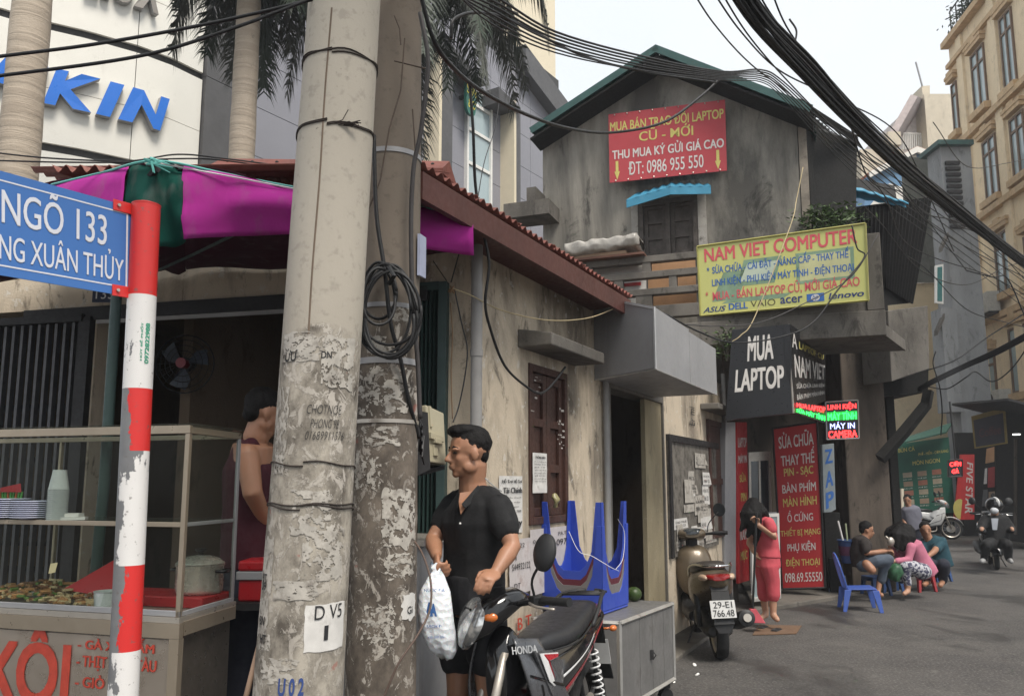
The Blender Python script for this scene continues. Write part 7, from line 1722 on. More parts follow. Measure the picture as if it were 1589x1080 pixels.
    # seat
    mb = MB(); loft(mb, [(.20, .74, .02, .012), (.17, .755, .06, .03), (.08, .765, .095, .045), (-.05, .765, .125, .05), (-.2, .775, .14, .055), (-.34, .80, .135, .055), (-.5, .825, .12, .05), (-.62, .835, .10, .042), (-.68, .838, .06, .02)], pw=.62, n=28); st = mb.build('seat', m_seat, o, smooth=70)
    mb = MB(); mb.tube(crom([(.16, .062, .735), (-.05, .13, .735), (-.2, .143, .742), (-.34, .138, .765), (-.5, .123, .79), (-.62, .103, .805)], 5), .0045, 6); mb.build('piping', m_matblack, st)
    # side cowl: slim tail
    for s_ in (-1, 1):
        def sc_(i, j):
            top = Vector((.22 - 1.05 * i, s_ * (.09 + .055 * math.sin(math.pi * min(1, i * 1.3)) - .045 * i), .70 + .055 * i + .05 * i * i)); bot = Vector((.20 - 1.0 * i, s_ * (.12 + .03 * math.sin(math.pi * i) - .06 * i), .47 + .26 * i))
            return top.lerp(bot, j) + Vector((0, s_ * .022 * math.sin(math.pi * j), 0))
        mb = MB(); mb.grid(sc_, 24, 8); mb.build('side_cowl', main, o, smooth=True, thick=.008)
        def strip(i0, j0, i1, j1, w0, w1, m, nm, k=12, off=.006):
            mb = MB(); rs = []
            for q in range(k + 1):
                f = q / k; i, j = i0 + (i1 - i0) * f, j0 + (j1 - j0) * f; w_ = w0 + (w1 - w0) * f
                rs.append([sc_(i, max(0, j - w_)) + Vector((0, s_ * off, 0)), sc_(i, j) + Vector((0, s_ * (off + .001), 0)), sc_(i, min(1, j + w_)) + Vector((0, s_ * off, 0))])
            mb.rings(rs, cap=False, closed=False); mb.build(nm, m, o)
        strip(.02, .80, .95, .70, .07, .13, m_redp if hero else acc, 'red_stripe' if hero else 'stripe')
        if hero: strip(.05, .42, .7, .38, .03, .015, m_whitep, 'white_stripe', off=.009)
    # front triangular cheek panel with red and white stripes
    for s_ in (-1, 1):
        pts = [(.44, s_ * .150, .80), (.27, s_ * .165, .775), (.12, s_ * .155, .70), (.10, s_ * .15, .62), (.22, s_ * .175, .56), (.34, s_ * .185, .60)]
        mb = MB(); mb.add(pts, [(0, 1, 5), (1, 2, 4, 5), (2, 3, 4)]); mb.build('cheek_panel', m_graph if hero else main, o, thick=.01)
        if hero:
            mb = MB(); mb.add([(.41, s_ * .167, .785), (.20, s_ * .172, .752), (.22, s_ * .176, .735), (.35, s_ * .182, .74), (.28, s_ * .19, .62), (.26, s_ * .186, .60), (.36, s_ * .188, .66)], [(0, 1, 2, 3), (3, 4, 5, 6), (0, 3, 6)]); mb.build('cheek_stripe', m_whitep, o, thick=.003)
            mb = MB(); mb.add([(.37, s_ * .172, .774), (.21, s_ * .177, .748), (.225, s_ * .180, .738), (.345, s_ * .187, .745), (.30, s_ * .192, .66)], [(0, 1, 2, 3), (0, 3, 4)]); mb.build('cheek_stripe', m_redp, o, thick=.003)
            pts = [(.24, s_ * .19, .54), (.02, s_ * .185, .46), (-.12, s_ * .175, .44), (.0, s_ * .19, .40), (.2, s_ * .2, .43), (.34, s_ * .205, .50)]
            mb = MB(); mb.add(pts, [(0, 1, 4, 5), (1, 2, 3, 4)]); mb.build('lower_cowl', m_redp, o, thick=.008)
            mb = MB(); mb.add([(.38, s_ * .208, .545), (.05, s_ * .192, .50), (-.1, s_ * .183, .45), (.05, s_ * .197, .475), (.3, s_ * .212, .515)], [(0, 1, 3, 4), (1, 2, 3)]); mb.build('lower_stripe', m_whitep, o, thick=.003)
    # grab rail
    mb = MB()
    for s_ in (-1, 1): mb.tube(crom([(-.42, s_ * .135, .77), (-.52, s_ * .14, .84), (-.64, s_ * .125, .895), (-.76, s_ * .10, .905), (-.83, s_ * .03, .905)], 5), .011, 8)
    for x in (-.66, -.73, -.79): mb.tube([(x, -.11, .902), (x, .11, .902)], .007, 6)
    mb.build('grab_rail', m_matblack, o, smooth=True)
    mb = MB(); loft(mb, [(-.68, .80, .09, .04), (-.76, .805, .08, .04), (-.83, .80, .05, .03)]); mb.build('tail_light', m_tail, o, smooth=60)
    mb = MB(); mb.slab([(-.80, -.08, .62), (-.80, .08, .62), (-.74, .08, .80), (-.74, -.08, .80)], .01); mb.slab([(-.92, -.075, .40), (-.92, .075, .40), (-.80, .08, .62), (-.80, -.08, .62)], .01); mb.build('rear_fender', m_matblack, o)
    mb = MB(); mb.slab([(-.835, .095, .50), (-.835, -.095, .50), (-.80, -.095, .64), (-.80, .095, .64)], .004); mb.build('number_plate', MAT('plate_white', (.55, .55, .54), .5), o)
    for s_ in (-1, 1): mb = MB(); mb.ell((-.80, s_ * .13, .70), (.03, .022, .018)); mb.tube([(-.78, s_ * .08, .70), (-.80, s_ * .12, .70)], .007, 6); mb.build('indicator', m_amber, o, smooth=True)
    # engine, swingarm, exhaust, shocks
    mb = MB(); loft(mb, [(.32, .40, .06, .05), (.26, .40, .085, .07), (.1, .37, .10, .09), (0, .34, .13, .11), (-.14, .33, .14, .10), (-.2, .34, .1, .06)]); mb.build('engine', m_engine, o, smooth=30)
    mb = MB(); mb.lathe([(0, 0), (.085, 0), (.09, .02), (.06, .035), (0, .04)], 24, Matrix.Translation((-.04, .135, .33)) @ Matrix.Rotation(-math.pi / 2, 4, 'X')); mb.build('engine_cover', m_engine, o, smooth=40)
    for s_ in (-1, 1):
        mb = MB(); mb.tube([(-.14, s_ * .09, .34), (-.60, s_ * .085, .285)], .018, 4); mb.build('swingarm', m_matblack, o)
        mb = MB(); pts = []
        for k in range(85): f = k / 84; a = f * 2 * math.pi * 9; p = Vector((-.55, s_ * .115, .34)).lerp(Vector((-.44, s_ * .12, .66)), f); pts.append(p + Vector((.026 * math.cos(a), .026 * math.sin(a), 0)))
        mb.tube(pts, .0055, 5); sh_ = mb.build('shock_spring', m_whitep, o)
        mb = MB(); mb.tube([(-.56, s_ * .115, .31), (-.43, s_ * .12, .69)], .012, 8); mb.build('shock_rod', m_matblack, o)
        mb = MB(); mb.tube([(.02, s_ * .10, .27), (.0, s_ * .26, .28)], .012, 8); mb.build('footpeg', m_matblack, o)
    mb = MB(); mb.tube(crom([(.26, -.08, .34), (.22, -.12, .22), (.0, -.14, .2), (-.2, -.15, .24)], 5), .014, 8); mb.tube([(-.2, -.155, .25), (-.3, -.16, .28), (-.72, -.165, .40), (-.74, -.165, .405)], [.03, .045, .042, .03], 14); mb.build('exhaust', m_matblack if hero else m_steel, o, smooth=40)
    mb = MB(); mb.box(-.62, -.1, .10, .112, .27, .37); mb.build('chain_case', m_matblack, o, bevel=.01)
    mb = MB(); mb.tube([(-.02, .12, .25), (-.12, .24, .0)], .010, 6); mb.build('side_stand', m_matblack, o)
    return o
def place(o, x, y, rz, s_=1.0, lean=0.0, z=0.0): o.location = (x, y, z); o.rotation_mode = 'ZYX' if False else 'XYZ'; o.rotation_euler = (lean, 0, rz); o.scale = (s_, s_, s_)
bk1 = cub('black and red motorbike parked in the foreground in front of the man in black', m_gloss, m_graph, hero=True)
mb = MB(); q = [Vector((.42, .148, .745)), Vector((.30, .172, .73)), Vector((.29, .17, .775)), Vector((.41, .146, .79))]; 
q = [Vector((.545, .085, .800)), Vector((.40, .150, .785)), Vector((.40, .148, .825)), Vector((.55, .083, .840))]
text(mb, 'HONDA', q, .05, .95, .1, .9, off=.014, bold=.03); mb.build('maker_lettering', m_whitep, bk1, recalc=False)
mb = MB(); q = [Vector((.06, .205, .455)), Vector((-.10, .190, .45)), Vector((-.10, .19, .475)), Vector((.06, .205, .485))]; text(mb, 'HONDA', q, .05, .95, .0, 1, off=.012, bold=.03, italic=.2); mb.build('maker_lettering', m_redp, bk1, recalc=False)
SM = Matrix.Translation((.42, 0, 0)) @ Matrix.Rotation(R(-44), 4, 'Z') @ Matrix.Translation((-.42, 0, 0))
def steer(o_, names, M):
    for c in o_.children:
        if c.name.split('.')[0] in names:
            for d in [c] + list(c.children): d.data.transform(M)
steer(bk1, ('wheel', 'fork', 'front_fender', 'handle_cowl', 'headlight', 'handlebar', 'grip', 'lever', 'switch_box', 'mirror'), SM)
for c in bk1.children:      # the front indicators turn with the bars
    if c.name.startswith('indicator') and c.data.vertices[0].co.x > 0: c.data.transform(SM)
for c in bk1.children:      # rear wheel stays straight
    if c.name.startswith('wheel') and sum(v.co.x for v in c.data.vertices) < 0:
        for d in [c] + list(c.children): d.data.transform(SM.inverted())
place(bk1, .165, 3.98, math.atan2(-.917, -.4), .99, lean=R(3))
bk2 = cub('white motorbike with wire wheels parked at the end of the lane', m_whitep, m_whitep, wirewheel=True)
g_ = G(1438, 836); place(bk2, g_.x, g_.y, R(-18), 1.0, lean=R(-3))

def scooter(label, main, seatm, plate=None, group=None, accent=None, helmetbox=False):
    o = thing('scooter', label, 'scooter', (0, 0, 0), group); ac = accent or m_matblack
    wheel(o, .60, .235, .09, m_tyre, m_steel); wheel(o, -.60, .225, .11, m_tyre, m_steel)
    for s_ in (-1, 1): mb = MB(); mb.tube([(.60, s_ * .065, .235), (.50, s_ * .065, .50)], .018, 8); mb.build('fork', m_steel, o)
    mb = MB(); rs = []
    for k in range(11):
        a = R(10 + 140 * k / 10); rs.append([Vector((.60 + .27 * math.cos(a), y, .235 + .27 * math.sin(a) - abs(y) * .4)) for y in (-.075, -.05, 0, .05, .075)])
    mb.rings(rs, cap=False, closed=False); mb.build('front_fender', main, o, smooth=True, thick=.006)
    # front apron (shield) widening to the floor
    mb = MB(); loft(mb, [(.60, .62, .07, .12), (.55, .64, .15, .22), (.49, .66, .19, .25), (.42, .66, .185, .25), (.36, .62, .15, .22), (.32, .6, .08, .15)], pw=.75, n=24); mb.build('front_apron', main, o, smooth=60)
    mb = MB(); loft(mb, [(.62, .40, .08, .08), (.5, .36, .15, .1), (.3, .29, .18, .06), (.0, .28, .19, .05), (-.15, .3, .18, .06)], n=20); mb.build('floorboard', ac, o, smooth=50)
    # handle head
    mb = MB(); loft(mb, [(.58, .99, .04, .03), (.54, 1.0, .10, .06), (.47, 1.01, .15, .065), (.40, 1.02, .14, .05), (.34, 1.02, .08, .03)], n=22); mb.build('handle_cowl', main, o, smooth=60)
    mb = MB(); loft(mb, [(.44, 1.055, .07, .02), (.38, 1.055, .09, .022), (.33, 1.035, .06, .015)], n=16); mb.build('dashboard', m_glassdark, o, smooth=60)
    mb = MB(); mb.ell((.575, 0, .985), (.035, .085, .045)); mb.build('headlight', m_lens, o, smooth=True)
    mb = MB(); mb.tube([(.45, 0, .98), (.48, 0, .85)], .06, 12); mb.build('neck', m_matblack, o)
    for s_ in (-1, 1):
        mb = MB(); mb.tube([(.42, s_ * .12, 1.01), (.38, s_ * .22, 1.02)], .014, 8); mb.tube([(.385, s_ * .21, 1.02), (.34, s_ * .35, 1.02)], .019, 12); mb.build('grip', m_matblack, o, smooth=40)
        mb = MB(); mb.tube(crom([(.42, s_ * .17, 1.01), (.43, s_ * .25, 1.0), (.40, s_ * .34, .99)], 4), .006, 6); mb.build('lever', m_chrome, o)
        mirror(o, .42, s_ * .16, 1.03, s_, m_matblack, hi=.2, out_=.13, size=(.05, .07))
        mb = MB(); mb.ell((.585, s_ * .11, .76), (.03, .035, .045), Matrix.Rotation(s_ * .4, 3, 'Z')); mb.build('indicator', m_amber, o, smooth=True)
    # rear body
    mb = MB(); loft(mb, [(.02, .50, .07, .16), (-.04, .52, .13, .18), (-.2, .56, .175, .17), (-.4, .60, .19, .155), (-.58, .645, .17, .125), (-.74, .68, .12, .085), (-.84, .70, .06, .045)], pw=.72, n=28); mb.build('rear_body', main, o, smooth=70)
    mb = MB(); loft(mb, [(.08, .70, .05, .02), (.04, .72, .10, .045), (-.12, .735, .14, .055), (-.3, .755, .15, .055), (-.48, .785, .135, .05), (-.6, .795, .10, .035), (-.64, .79, .05, .02)], pw=.62, n=26); mb.build('seat', seatm, o, smooth=70)
    mb = MB()
    for s_ in (-1, 1): mb.tube(crom([(-.38, s_ * .185, .70), (-.45, s_ * .19, .78), (-.6, s_ * .16, .82), (-.78, s_ * .10, .82), (-.84, s_ * .0, .82)], 5), .011, 8)
    mb.build('grab_rail', m_chrome, o, smooth=True)
    mb = MB(); loft(mb, [(-.74, .72, .13, .028), (-.81, .725, .11, .028), (-.865, .72, .06, .02)], n=20); mb.build('tail_light', m_tail, o, smooth=60)
    for s_ in (-1, 1):
        mb = MB(); mb.ell((-.76, s_ * .125, .72), (.07, .03, .03), Matrix.Rotation(s_ * .35, 3, 'Z')); mb.build('indicator', MAT('clear_amber', (.5, .35, .25), .15, coat=.6, bump=0), o, smooth=True)
    mb = MB(); mb.slab([(-.80, -.07, .60), (-.80, .07, .60), (-.76, .09, .69), (-.76, -.09, .69)], .02); mb.slab([(-.90, -.085, .34), (-.90, .085, .34), (-.81, .075, .60), (-.81, -.075, .60)], .02)
    mb.add([(-.90, -.085, .34), (-.90, .085, .34), (-.91, .05, .27), (-.91, -.05, .27)], [(0, 1, 2, 3)]); mb.build('rear_fender', m_matblack, o)
    q = [Vector((-.935, .105, .40)), Vector((-.935, -.105, .40)), Vector((-.885, -.105, .54)), Vector((-.885, .105, .54))]
    mb = MB(); mb.slab(q, .004); pl_ = mb.build('number_plate', MAT('plate_white', (.55, .55, .54), .5), o)
    if plate: mb = MB(); text(mb, plate[0], q, .12, .88, .56, .92, bold=.01); text(mb, plate[1], q, .08, .92, .08, .46, bold=.01); mb.build('plate_number', m_ink, pl_, recalc=False)
    mb = MB(); loft(mb, [(.0, .3, .08, .06), (-.15, .3, .14, .09), (-.4, .29, .15, .09), (-.6, .25, .13, .07), (-.68, .25, .1, .04)], n=16); mb.build('engine', m_engine, o, smooth=40)
    mb = MB(); mb.tube([(-.25, -.17, .24), (-.4, -.19, .26), (-.50, -.20, .30), (-.86, -.205, .38), (-.87, -.205, .382)], [.03, .05, .075, .07, .05], 18); ex = mb.build('exhaust', m_matblack, o, smooth=40)
    mb = MB(); mb.tube([(-.865, -.205, .381), (-.885, -.205, .386)], .035, 14); mb.build('exhaust_tip', m_steel, ex)
    for s_ in (-1, 1): mb = MB(); mb.tube([(-.56, s_ * .15, .27), (-.48, s_ * .15, .55)], .025, 8); mb.build('shock', m_matblack, o)
    mb = MB(); mb.tube([(-.02, .12, .2), (-.1, .22, .0)], .010, 6); mb.build('side_stand', m_matblack, o)
    return o
m_gold = MAT('champagne_paint', (.13, .10, .066), .36, .3, var=.06, bump=0, coat=.4); m_brownseat = MAT('brown_seat', (.035, .028, .024), .5, bump=.3, bscale=200, bd=.001)
s1_ = scooter('champagne gold scooter parked with its rear to the camera beside the notice board', m_gold, m_brownseat, ('29-E1', '766.48'))
g_ = G(1128, 1022); place(s1_, g_.x - .02, g_.y + .60, R(96), .98, lean=R(0))
s1_.rotation_euler = (R(-3), 0, R(87))
s2_ = scooter('black scooter ridden towards the camera by the masked rider', m_gloss, m_seat, accent=m_matblack)
g_ = G(1548, 884); place(s2_, g_.x + .24, g_.y + .52, R(-116), .95)
mb = MB()
for s_ in (-1, 1): mb.tube([(.625, s_ * .10, .80), (.655, 0, .66)], .011, 5)
mb.build('chevron_trim', m_chrome, s2_)
s3_ = scooter('dark maroon scooter parked at the right edge before the black shop', MAT('dark_maroon_paint', (.06, .02, .02), .3, coat=.4, bump=0), m_seat)
g_ = G(1580, 842); place(s3_, g_.x + .2, g_.y + .4, R(-150), .95)
# ================================================================= PEOPLE
def skinmat(name, c):
    m, t, b = new_mat(name); n = NT(t); cc = n.mix(n.noise(9, 5), sc3(c, .85), (min(1, c[0] * 1.15), c[1] * 1.02, c[2] * .98, 1)); t.links.new(cc, b.inputs['Base Color'])
    b.inputs['Roughness'].default_value = .5; b.inputs['Subsurface Weight'].default_value = .08; b.inputs['Subsurface Radius'].default_value = (.02, .008, .005); n.bump(b, n.noise(160, 3), .08, .001); return m
m_skin = skinmat('skin_tan', (.33, .175, .105)); m_skin2 = skinmat('skin_light', (.40, .24, .16)); m_hair = MAT('black_hair', (.008, .007, .007), .7, var=.3, scale=30, bump=.8, bscale=140, bd=.004, spec=.2)
def fabric(name, c, rough=.85, bscale=12, bd=.012, bump=.5): return MAT(name, c, rough, var=.12, scale=5, bump=bump, bscale=bscale, bd=bd)
def remeshed(mb, name, mat, parent, vox, smooth_it=3, amp=0.0, fs=9, label=None):
    o = mb.build(name, mat, parent, recalc=True); m = o.modifiers.new('r', 'REMESH'); m.mode = 'VOXEL'; m.voxel_size = vox; m.use_smooth_shade = True
    s_ = o.modifiers.new('s', 'SMOOTH'); s_.iterations = smooth_it; s_.factor = .5
    dg = bpy.context.evaluated_depsgraph_get(); me = bpy.data.meshes.new_from_object(o.evaluated_get(dg)); old = o.data; o.modifiers.clear(); o.data = me; bpy.data.meshes.remove(old); me.name = name
    if amp:      # cloth folds: stretched noise along the normals
        n = len(me.vertices); co = np.zeros(n * 3); me.vertices.foreach_get('co', co); no = np.zeros(n * 3); me.vertices.foreach_get('normal', no); co = co.reshape(-1, 3); no = no.reshape(-1, 3)
        for i in range(n):
            q = co[i]; k = mnoise.noise(Vector((q[0] * fs + q[2] * fs * .5, q[1] * fs, q[2] * fs * .55))) + .5 * mnoise.noise(Vector((q[0] * fs * 2.2, q[1] * fs * 2.2 + 7, q[2] * fs * 1.4 - q[0] * fs))); co[i] = q + no[i] * k * amp
        me.vertices.foreach_set('co', co.ravel()); me.update()
    me.shade_smooth()
    if label: o['label'] = label
    return o
def basis(f, up=Vector((0, 0, 1))):
    f = Vector(f).normalized(); l = up.cross(f).normalized(); u = f.cross(l); return Matrix((f, l, u)).transposed()
def limb(mb, pts, rad, n=12): mb.tube(pts, rad, n, round_ends=True)
def trunk(mb, rings, side, n=20):
    """rings: (centre, half width, half depth); side = the person's left"""
    s_ = Vector(side); s_ = Vector((s_.x, s_.y, 0)).normalized(); rs = []
    for i, (c, rx, ry) in enumerate(rings):
        c = Vector(c); a = Vector(rings[max(0, i - 1)][0]); b = Vector(rings[min(len(rings) - 1, i + 1)][0]); t = (b - a).normalized(); d = t.cross(s_).normalized(); s2 = d.cross(t).normalized()
        rs.append([c + s2 * math.copysign(abs(math.cos(q)) ** .85, math.cos(q)) * rx + d * math.copysign(abs(math.sin(q)) ** .85, math.sin(q)) * ry for q in [2 * math.pi * k / n for k in range(n)]])
    mb.rings(rs)
def head(mb, c, H, f, up=Vector((0, 0, 1)), ears=True):
    B = basis(f, up); q = lambda x, y, z: Vector(c) + B @ Vector((x, y, z)) * H
    def e(x, y, z, a, b, d, rz=0.0): mb.ell(q(x, y, z), (a * H, b * H, d * H), B @ Matrix.Rotation(rz, 3, 'Z'))
    e(-.04, 0, .12, .41, .325, .375); e(.10, 0, -.10, .27, .255, .34); e(.14, 0, -.30, .20, .19, .17); e(.27, 0, -.41, .075, .10, .075); e(.05, 0, -.28, .22, .235, .16)
    for s_ in (-1, 1):
        e(.21, s_ * .13, -.12, .11, .10, .10); e(.30, s_ * .13, .06, .08, .12, .04); e(.04, s_ * .21, -.28, .15, .07, .12)
        if ears: e(-.02, s_ * .325, -.05, .085, .035, .125, s_ * -.35); e(-.01, s_ * .315, -.13, .045, .025, .05)
        e(.395, s_ * .045, -.155, .045, .035, .03)
    mb.tube([q(.34, 0, .05), q(.39, 0, -.04), q(.455, 0, -.13)], [.035 * H, .04 * H, .05 * H], 10, round_ends=True)
    e(.355, 0, -.255, .055, .105, .028); e(.345, 0, -.30, .055, .09, .032); e(.33, 0, -.22, .05, .11, .05)
    return q, B
def face_bits(o, c, H, f, up=Vector((0, 0, 1)), lipc=None):
    B = basis(f, up); q = lambda x, y, z: Vector(c) + B @ Vector((x, y, z)) * H
    for s_ in (-1, 1):
        mb = MB(); mb.ell(q(.325, s_ * .145, -.005), (.035 * H, .062 * H, .026 * H), B @ Matrix.Rotation(s_ * .3, 3, 'Z')); mb.build('eye', MAT('eye_dark', (.025, .015, .012), .15, bump=0), o, smooth=True)
        mb = MB(); mb.tube([q(.345, s_ * .05, .085), q(.345, s_ * .14, .115), q(.28, s_ * .235, .085)], [.014 * H, .02 * H, .008 * H], 8); mb.build('eyebrow', m_hair, o, smooth=True)
def hand(mb, w_, d, palm_n, L=.18, curl=.9, thumb=1):
    """w_ wrist, d pointing direction, palm_n palm normal, thumb side sign"""
    d = Vector(d).normalized(); n = Vector(palm_n); n = (n - d * n.dot(d)).normalized(); s_ = d.cross(n) * thumb; w_ = Vector(w_); pl = L * .5
    M = Matrix((d, s_, n)).transposed(); mb.ell(w_ + d * pl * .55, (pl * .62, L * .22, L * .085), M)
    for k, (off, ln) in enumerate(((.165, .40), (.06, .45), (-.05, .42), (-.15, .33))):
        p = w_ + d * pl * .85 + s_ * off * L; pts = [p]; a = .15; 
        for j in range(3): a += curl * (.75 + .08 * k); p = p + (d * math.cos(a) + n * math.sin(a)) * ln * L * (.42, .33, .25)[j]; pts.append(p)
        limb(mb, pts, [L * .052, L * .050, L * .046, L * .040], 8)
    p = w_ + d * pl * .25 + s_ * L * .17; limb(mb, [p, p + (d * .7 + s_ * .6 + n * .3).normalized() * L * .2, p + (d * .9 + s_ * .2 + n * .8 * curl).normalized() * L * .40], [L * .06, L * .055, L * .045], 8)
def person(label, loc): return thing('person', label, 'person', loc)
def shoe(mb, a, f, L=.25, r=.045): f = Vector((f[0], f[1], 0)).normalized(); a = Vector(a); g_ = Vector((a.x, a.y, .035)); mb.tube([g_ - f * .05, g_ + f * L * .35, g_ + f * (L * .62)], [r, r * .95, r * .7], 12, flat=.75, round_ends=True)
V = Vector
# ---------------- man in black
Ym = 3.75
mp = person('young man in black polo shirt and shorts standing behind the motorbike with a plastic bag', V((P(735, 750, Ym).x, Ym, 0)))
HC = P(727, 702, 3.75); Hh = .236; hf = V((-.93, -.36, -.04))
rS, lS = P(707, 782, 3.90), P(775, 788, 3.62); side = (lS - rS)
ch, wa, hp = P(737, 812, 3.77), P(735, 872, 3.78), P(734, 925, 3.78)
rE, rW = P(672, 838, 3.83), P(677, 862, 3.66); lE, lW = P(795, 848, 3.55), P(770, 887, 3.46)
rH, lH = P(716, 938, 3.85), P(752, 938, 3.72)
rK, lK = P(711, 1072, 3.80), P(758, 1075, 3.68); rA, lA = V((rK.x - .02, 3.9, .10)), V((lK.x + .02, 3.78, .10))
skin = MB(); head(skin, HC, Hh, hf)
nb0 = P(735, 765, 3.79); limb(skin, [HC + V((.02, .02, -.05)), P(733, 748, 3.785), nb0, P(737, 782, 3.78)], [.066, .064, .070, .09], 14)
trunk(skin, [(P(737, 776, 3.78), .12, .07), (P(737, 790, 3.78), .165, .095), (ch, .16, .10), (wa, .14, .09), (hp, .15, .10), (P(734, 955, 3.78), .13, .09)], side)
for a, b, c in ((rS, rE, rW), (lS, lE, lW)): limb(skin, [a, a.lerp(b, .5), b, b.lerp(c, .35), c], [.050, .046, .038, .040, .026], 12)
hand(skin, rW, P(678, 880, 3.60) - rW, V((.8, .3, 0)), L=.175, curl=1.0, thumb=-1); hand(skin, lW, P(752, 900, 3.36) - lW, V((-.3, .2, -1)), L=.18, curl=.55, thumb=-1)
for a, b, c in ((rH, rK, rA), (lH, lK, lA)): limb(skin, [a, a.lerp(b, .5), b, b.lerp(c, .3), c], [.085, .072, .052, .056, .036], 14)
for a in (rA, lA): shoe(skin, a, (-.6, -.8)); 
remeshed(skin, 'body', m_skin, mp, .0065, 2); face_bits(mp, HC, Hh, hf)
B = basis(hf); q_ = lambda x, y, z: HC + B @ V((x, y, z)) * Hh
hr = MB(); hr.ell(q_(-.085, 0, .19), (.405 * Hh, .338 * Hh, .355 * Hh), B); hr.ell(q_(-.24, 0, -.04), (.17 * Hh, .25 * Hh, .22 * Hh), B)
hr.ell(q_(.02, 0, .42), (.38 * Hh, .285 * Hh, .135 * Hh), B @ Matrix.Rotation(-.12, 3, 'Y')); hr.ell(q_(.27, -.02, .40), (.15 * Hh, .25 * Hh, .10 * Hh), B @ Matrix.Rotation(-.4, 3, 'Y'))
for s_ in (-1, 1): hr.ell(q_(.04, s_ * .262, .12), (.08 * Hh, .045 * Hh, .12 * Hh), B)
remeshed(hr, 'hair', m_hair, mp, .007, 2, .003, 60)
m_polo = fabric('black_polo', (.009, .009, .010), bump=.5)
sh_ = MB(); trunk(sh_, [(P(736, 768, 3.79), .085, .075), (P(736, 776, 3.785), .15, .09), (P(738, 790, 3.775), .195, .115), (ch, .195, .128), (P(737, 845, 3.775), .175, .12), (wa, .168, .118), (P(735, 905, 3.78), .172, .122)], side, 24)
for a, b, r in ((rS, rE, 0), (lS, lE, 0)): limb(sh_, [a + (a - b) * .02, a.lerp(b, .3), a.lerp(b, .52)], [.066, .066, .064], 14)
limb(sh_, [lS, P(757, 772, 3.70), P(744, 766, 3.76)], [.062, .055, .045], 12); limb(sh_, [rS, P(720, 772, 3.85)], [.058, .05], 12)
remeshed(sh_, 'polo_shirt', m_polo, mp, .009, 2, .006, 11)
# open collar with skin V, placket button, shoulder piping
fB = V((-.57, -.82, 0)); mb = MB(); a, b, c = P(715, 768, 3.66), P(731, 768, 3.64), P(715, 801, 3.635)
for s_, (u0, v0, u1, v1) in enumerate(((742, 752, 716, 782), (712, 758, 712, 782))):
    mb = MB(); A_, B_ = P(u0, v0, 3.70 if s_ == 0 else 3.74), P(u1, v1, 3.63); n_v = V((0, -.012, 0)); wd_ = V((.03 if s_ == 0 else -.012, 0, -.035))
    mb.hexa([A_, B_, B_ + wd_ * .6, A_ + wd_, A_ + n_v, B_ + n_v, B_ + wd_ * .6 + n_v, A_ + wd_ + n_v]); mb.build('collar', m_polo, mp, bevel=.004)
cs = MB(); pv = [P(713, 770, 3.655), P(733, 764, 3.665), P(714, 778, 3.64), P(716, 797, 3.632)]
mb = MB(); mb.add([P(714, 765, 3.67), P(735, 762, 3.69), P(727, 780, 3.638), P(715, 798, 3.628), P(712, 780, 3.66)], [(0, 1, 2, 3, 4)]); mb.build('open_neck', m_skin, mp, thick=.006)
for (u, v) in ((714, 812),): mb = MB(); mb.ell(P(u, v, 3.615), (.005, .004, .005)); mb.build('button', m_white, mp)
mb = MB(); mb.tube([P(753, 742, 3.69), P(766, 754, 3.625), P(778, 762, 3.57)], .003, 5); o_ = mb.build('shoulder_piping', MAT('grey_piping', (.3, .3, .3), .6), mp)
for vtx in o_.data.vertices: pass
st_ = MB(); trunk(st_, [(P(735, 890, 3.78), .168, .12), (hp, .175, .125), (P(735, 950, 3.78), .172, .12)], side)
for a, b in ((rH, rK), (lH, lK)): limb(st_, [a, a.lerp(b, .35), a.lerp(b, .60)], [.105, .10, .098], 14)
remeshed(st_, 'shorts', fabric('black_shorts', (.012, .012, .014)), mp, .011, 2, .007, 9)
# the bag of ice
bg_ = thing('plastic_bag', 'bulging white plastic bag with blue print held by the man in black', 'plastic bag', P(678, 1020, 3.58) )
m_bag, t_, b_ = new_mat('white_film'); n_ = NT(t_); vv_ = n_.vor(38); c_ = n_.mix(n_.noise(22, 6), (.55, .58, .62, 1), (.80, .82, .84, 1)); t_.links.new(c_, b_.inputs['Base Color']); b_.inputs['Roughness'].default_value = .25; b_.inputs['Subsurface Weight'].default_value = .2; n_.bump(b_, n_.math('ADD', vv_, n_.noise(20, 6)), .5, .012)
cl = [(678, 876, 10, 3.60), (677, 884, 5, 3.59), (676, 897, 13, 3.58), (675, 920, 23, 3.57), (676, 950, 27, 3.57), (680, 980, 27, 3.57), (686, 1002, 23, 3.57), (690, 1014, 16, 3.57), (691, 1019, 6, 3.57)]
mb = MB(); rs = []
for k, (u, v, hw, Y) in enumerate(cl):
    c = P(u, v, Y); r = hw * Y / F; tilt_ = .0
    rs.append([c + V((math.cos(a) * r * (1 + .05 * math.sin(5 * a + k)), math.sin(a) * r * .72 * (1 + .06 * math.sin(4 * a)), .012 * math.sin(3 * a + k) + (.3 * r * math.cos(a) * -.5 if k > 5 else 0))) for a in [2 * math.pi * j / 32 for j in range(32)]])
mb.rings(rs); mb.build('film', m_bag, bg_, smooth=True)
bagS = lambda u, v: P(u, v, 3.57 - .72 * 3.57 / F * math.sqrt(max(1, 26 ** 2 - (u - 678) ** 2)) - .004)
def bag_text(t_s, u0, u1, v0, v1, bold=.01):
    co, fs = glyphs(t_s, bold); mb = MB(); mb.add([bagS(u0 + (u1 - u0) * x, v1 + (v0 - v1) * y) for x, y in co], fs); mb.build('print', m_inkb, bg_, recalc=False)
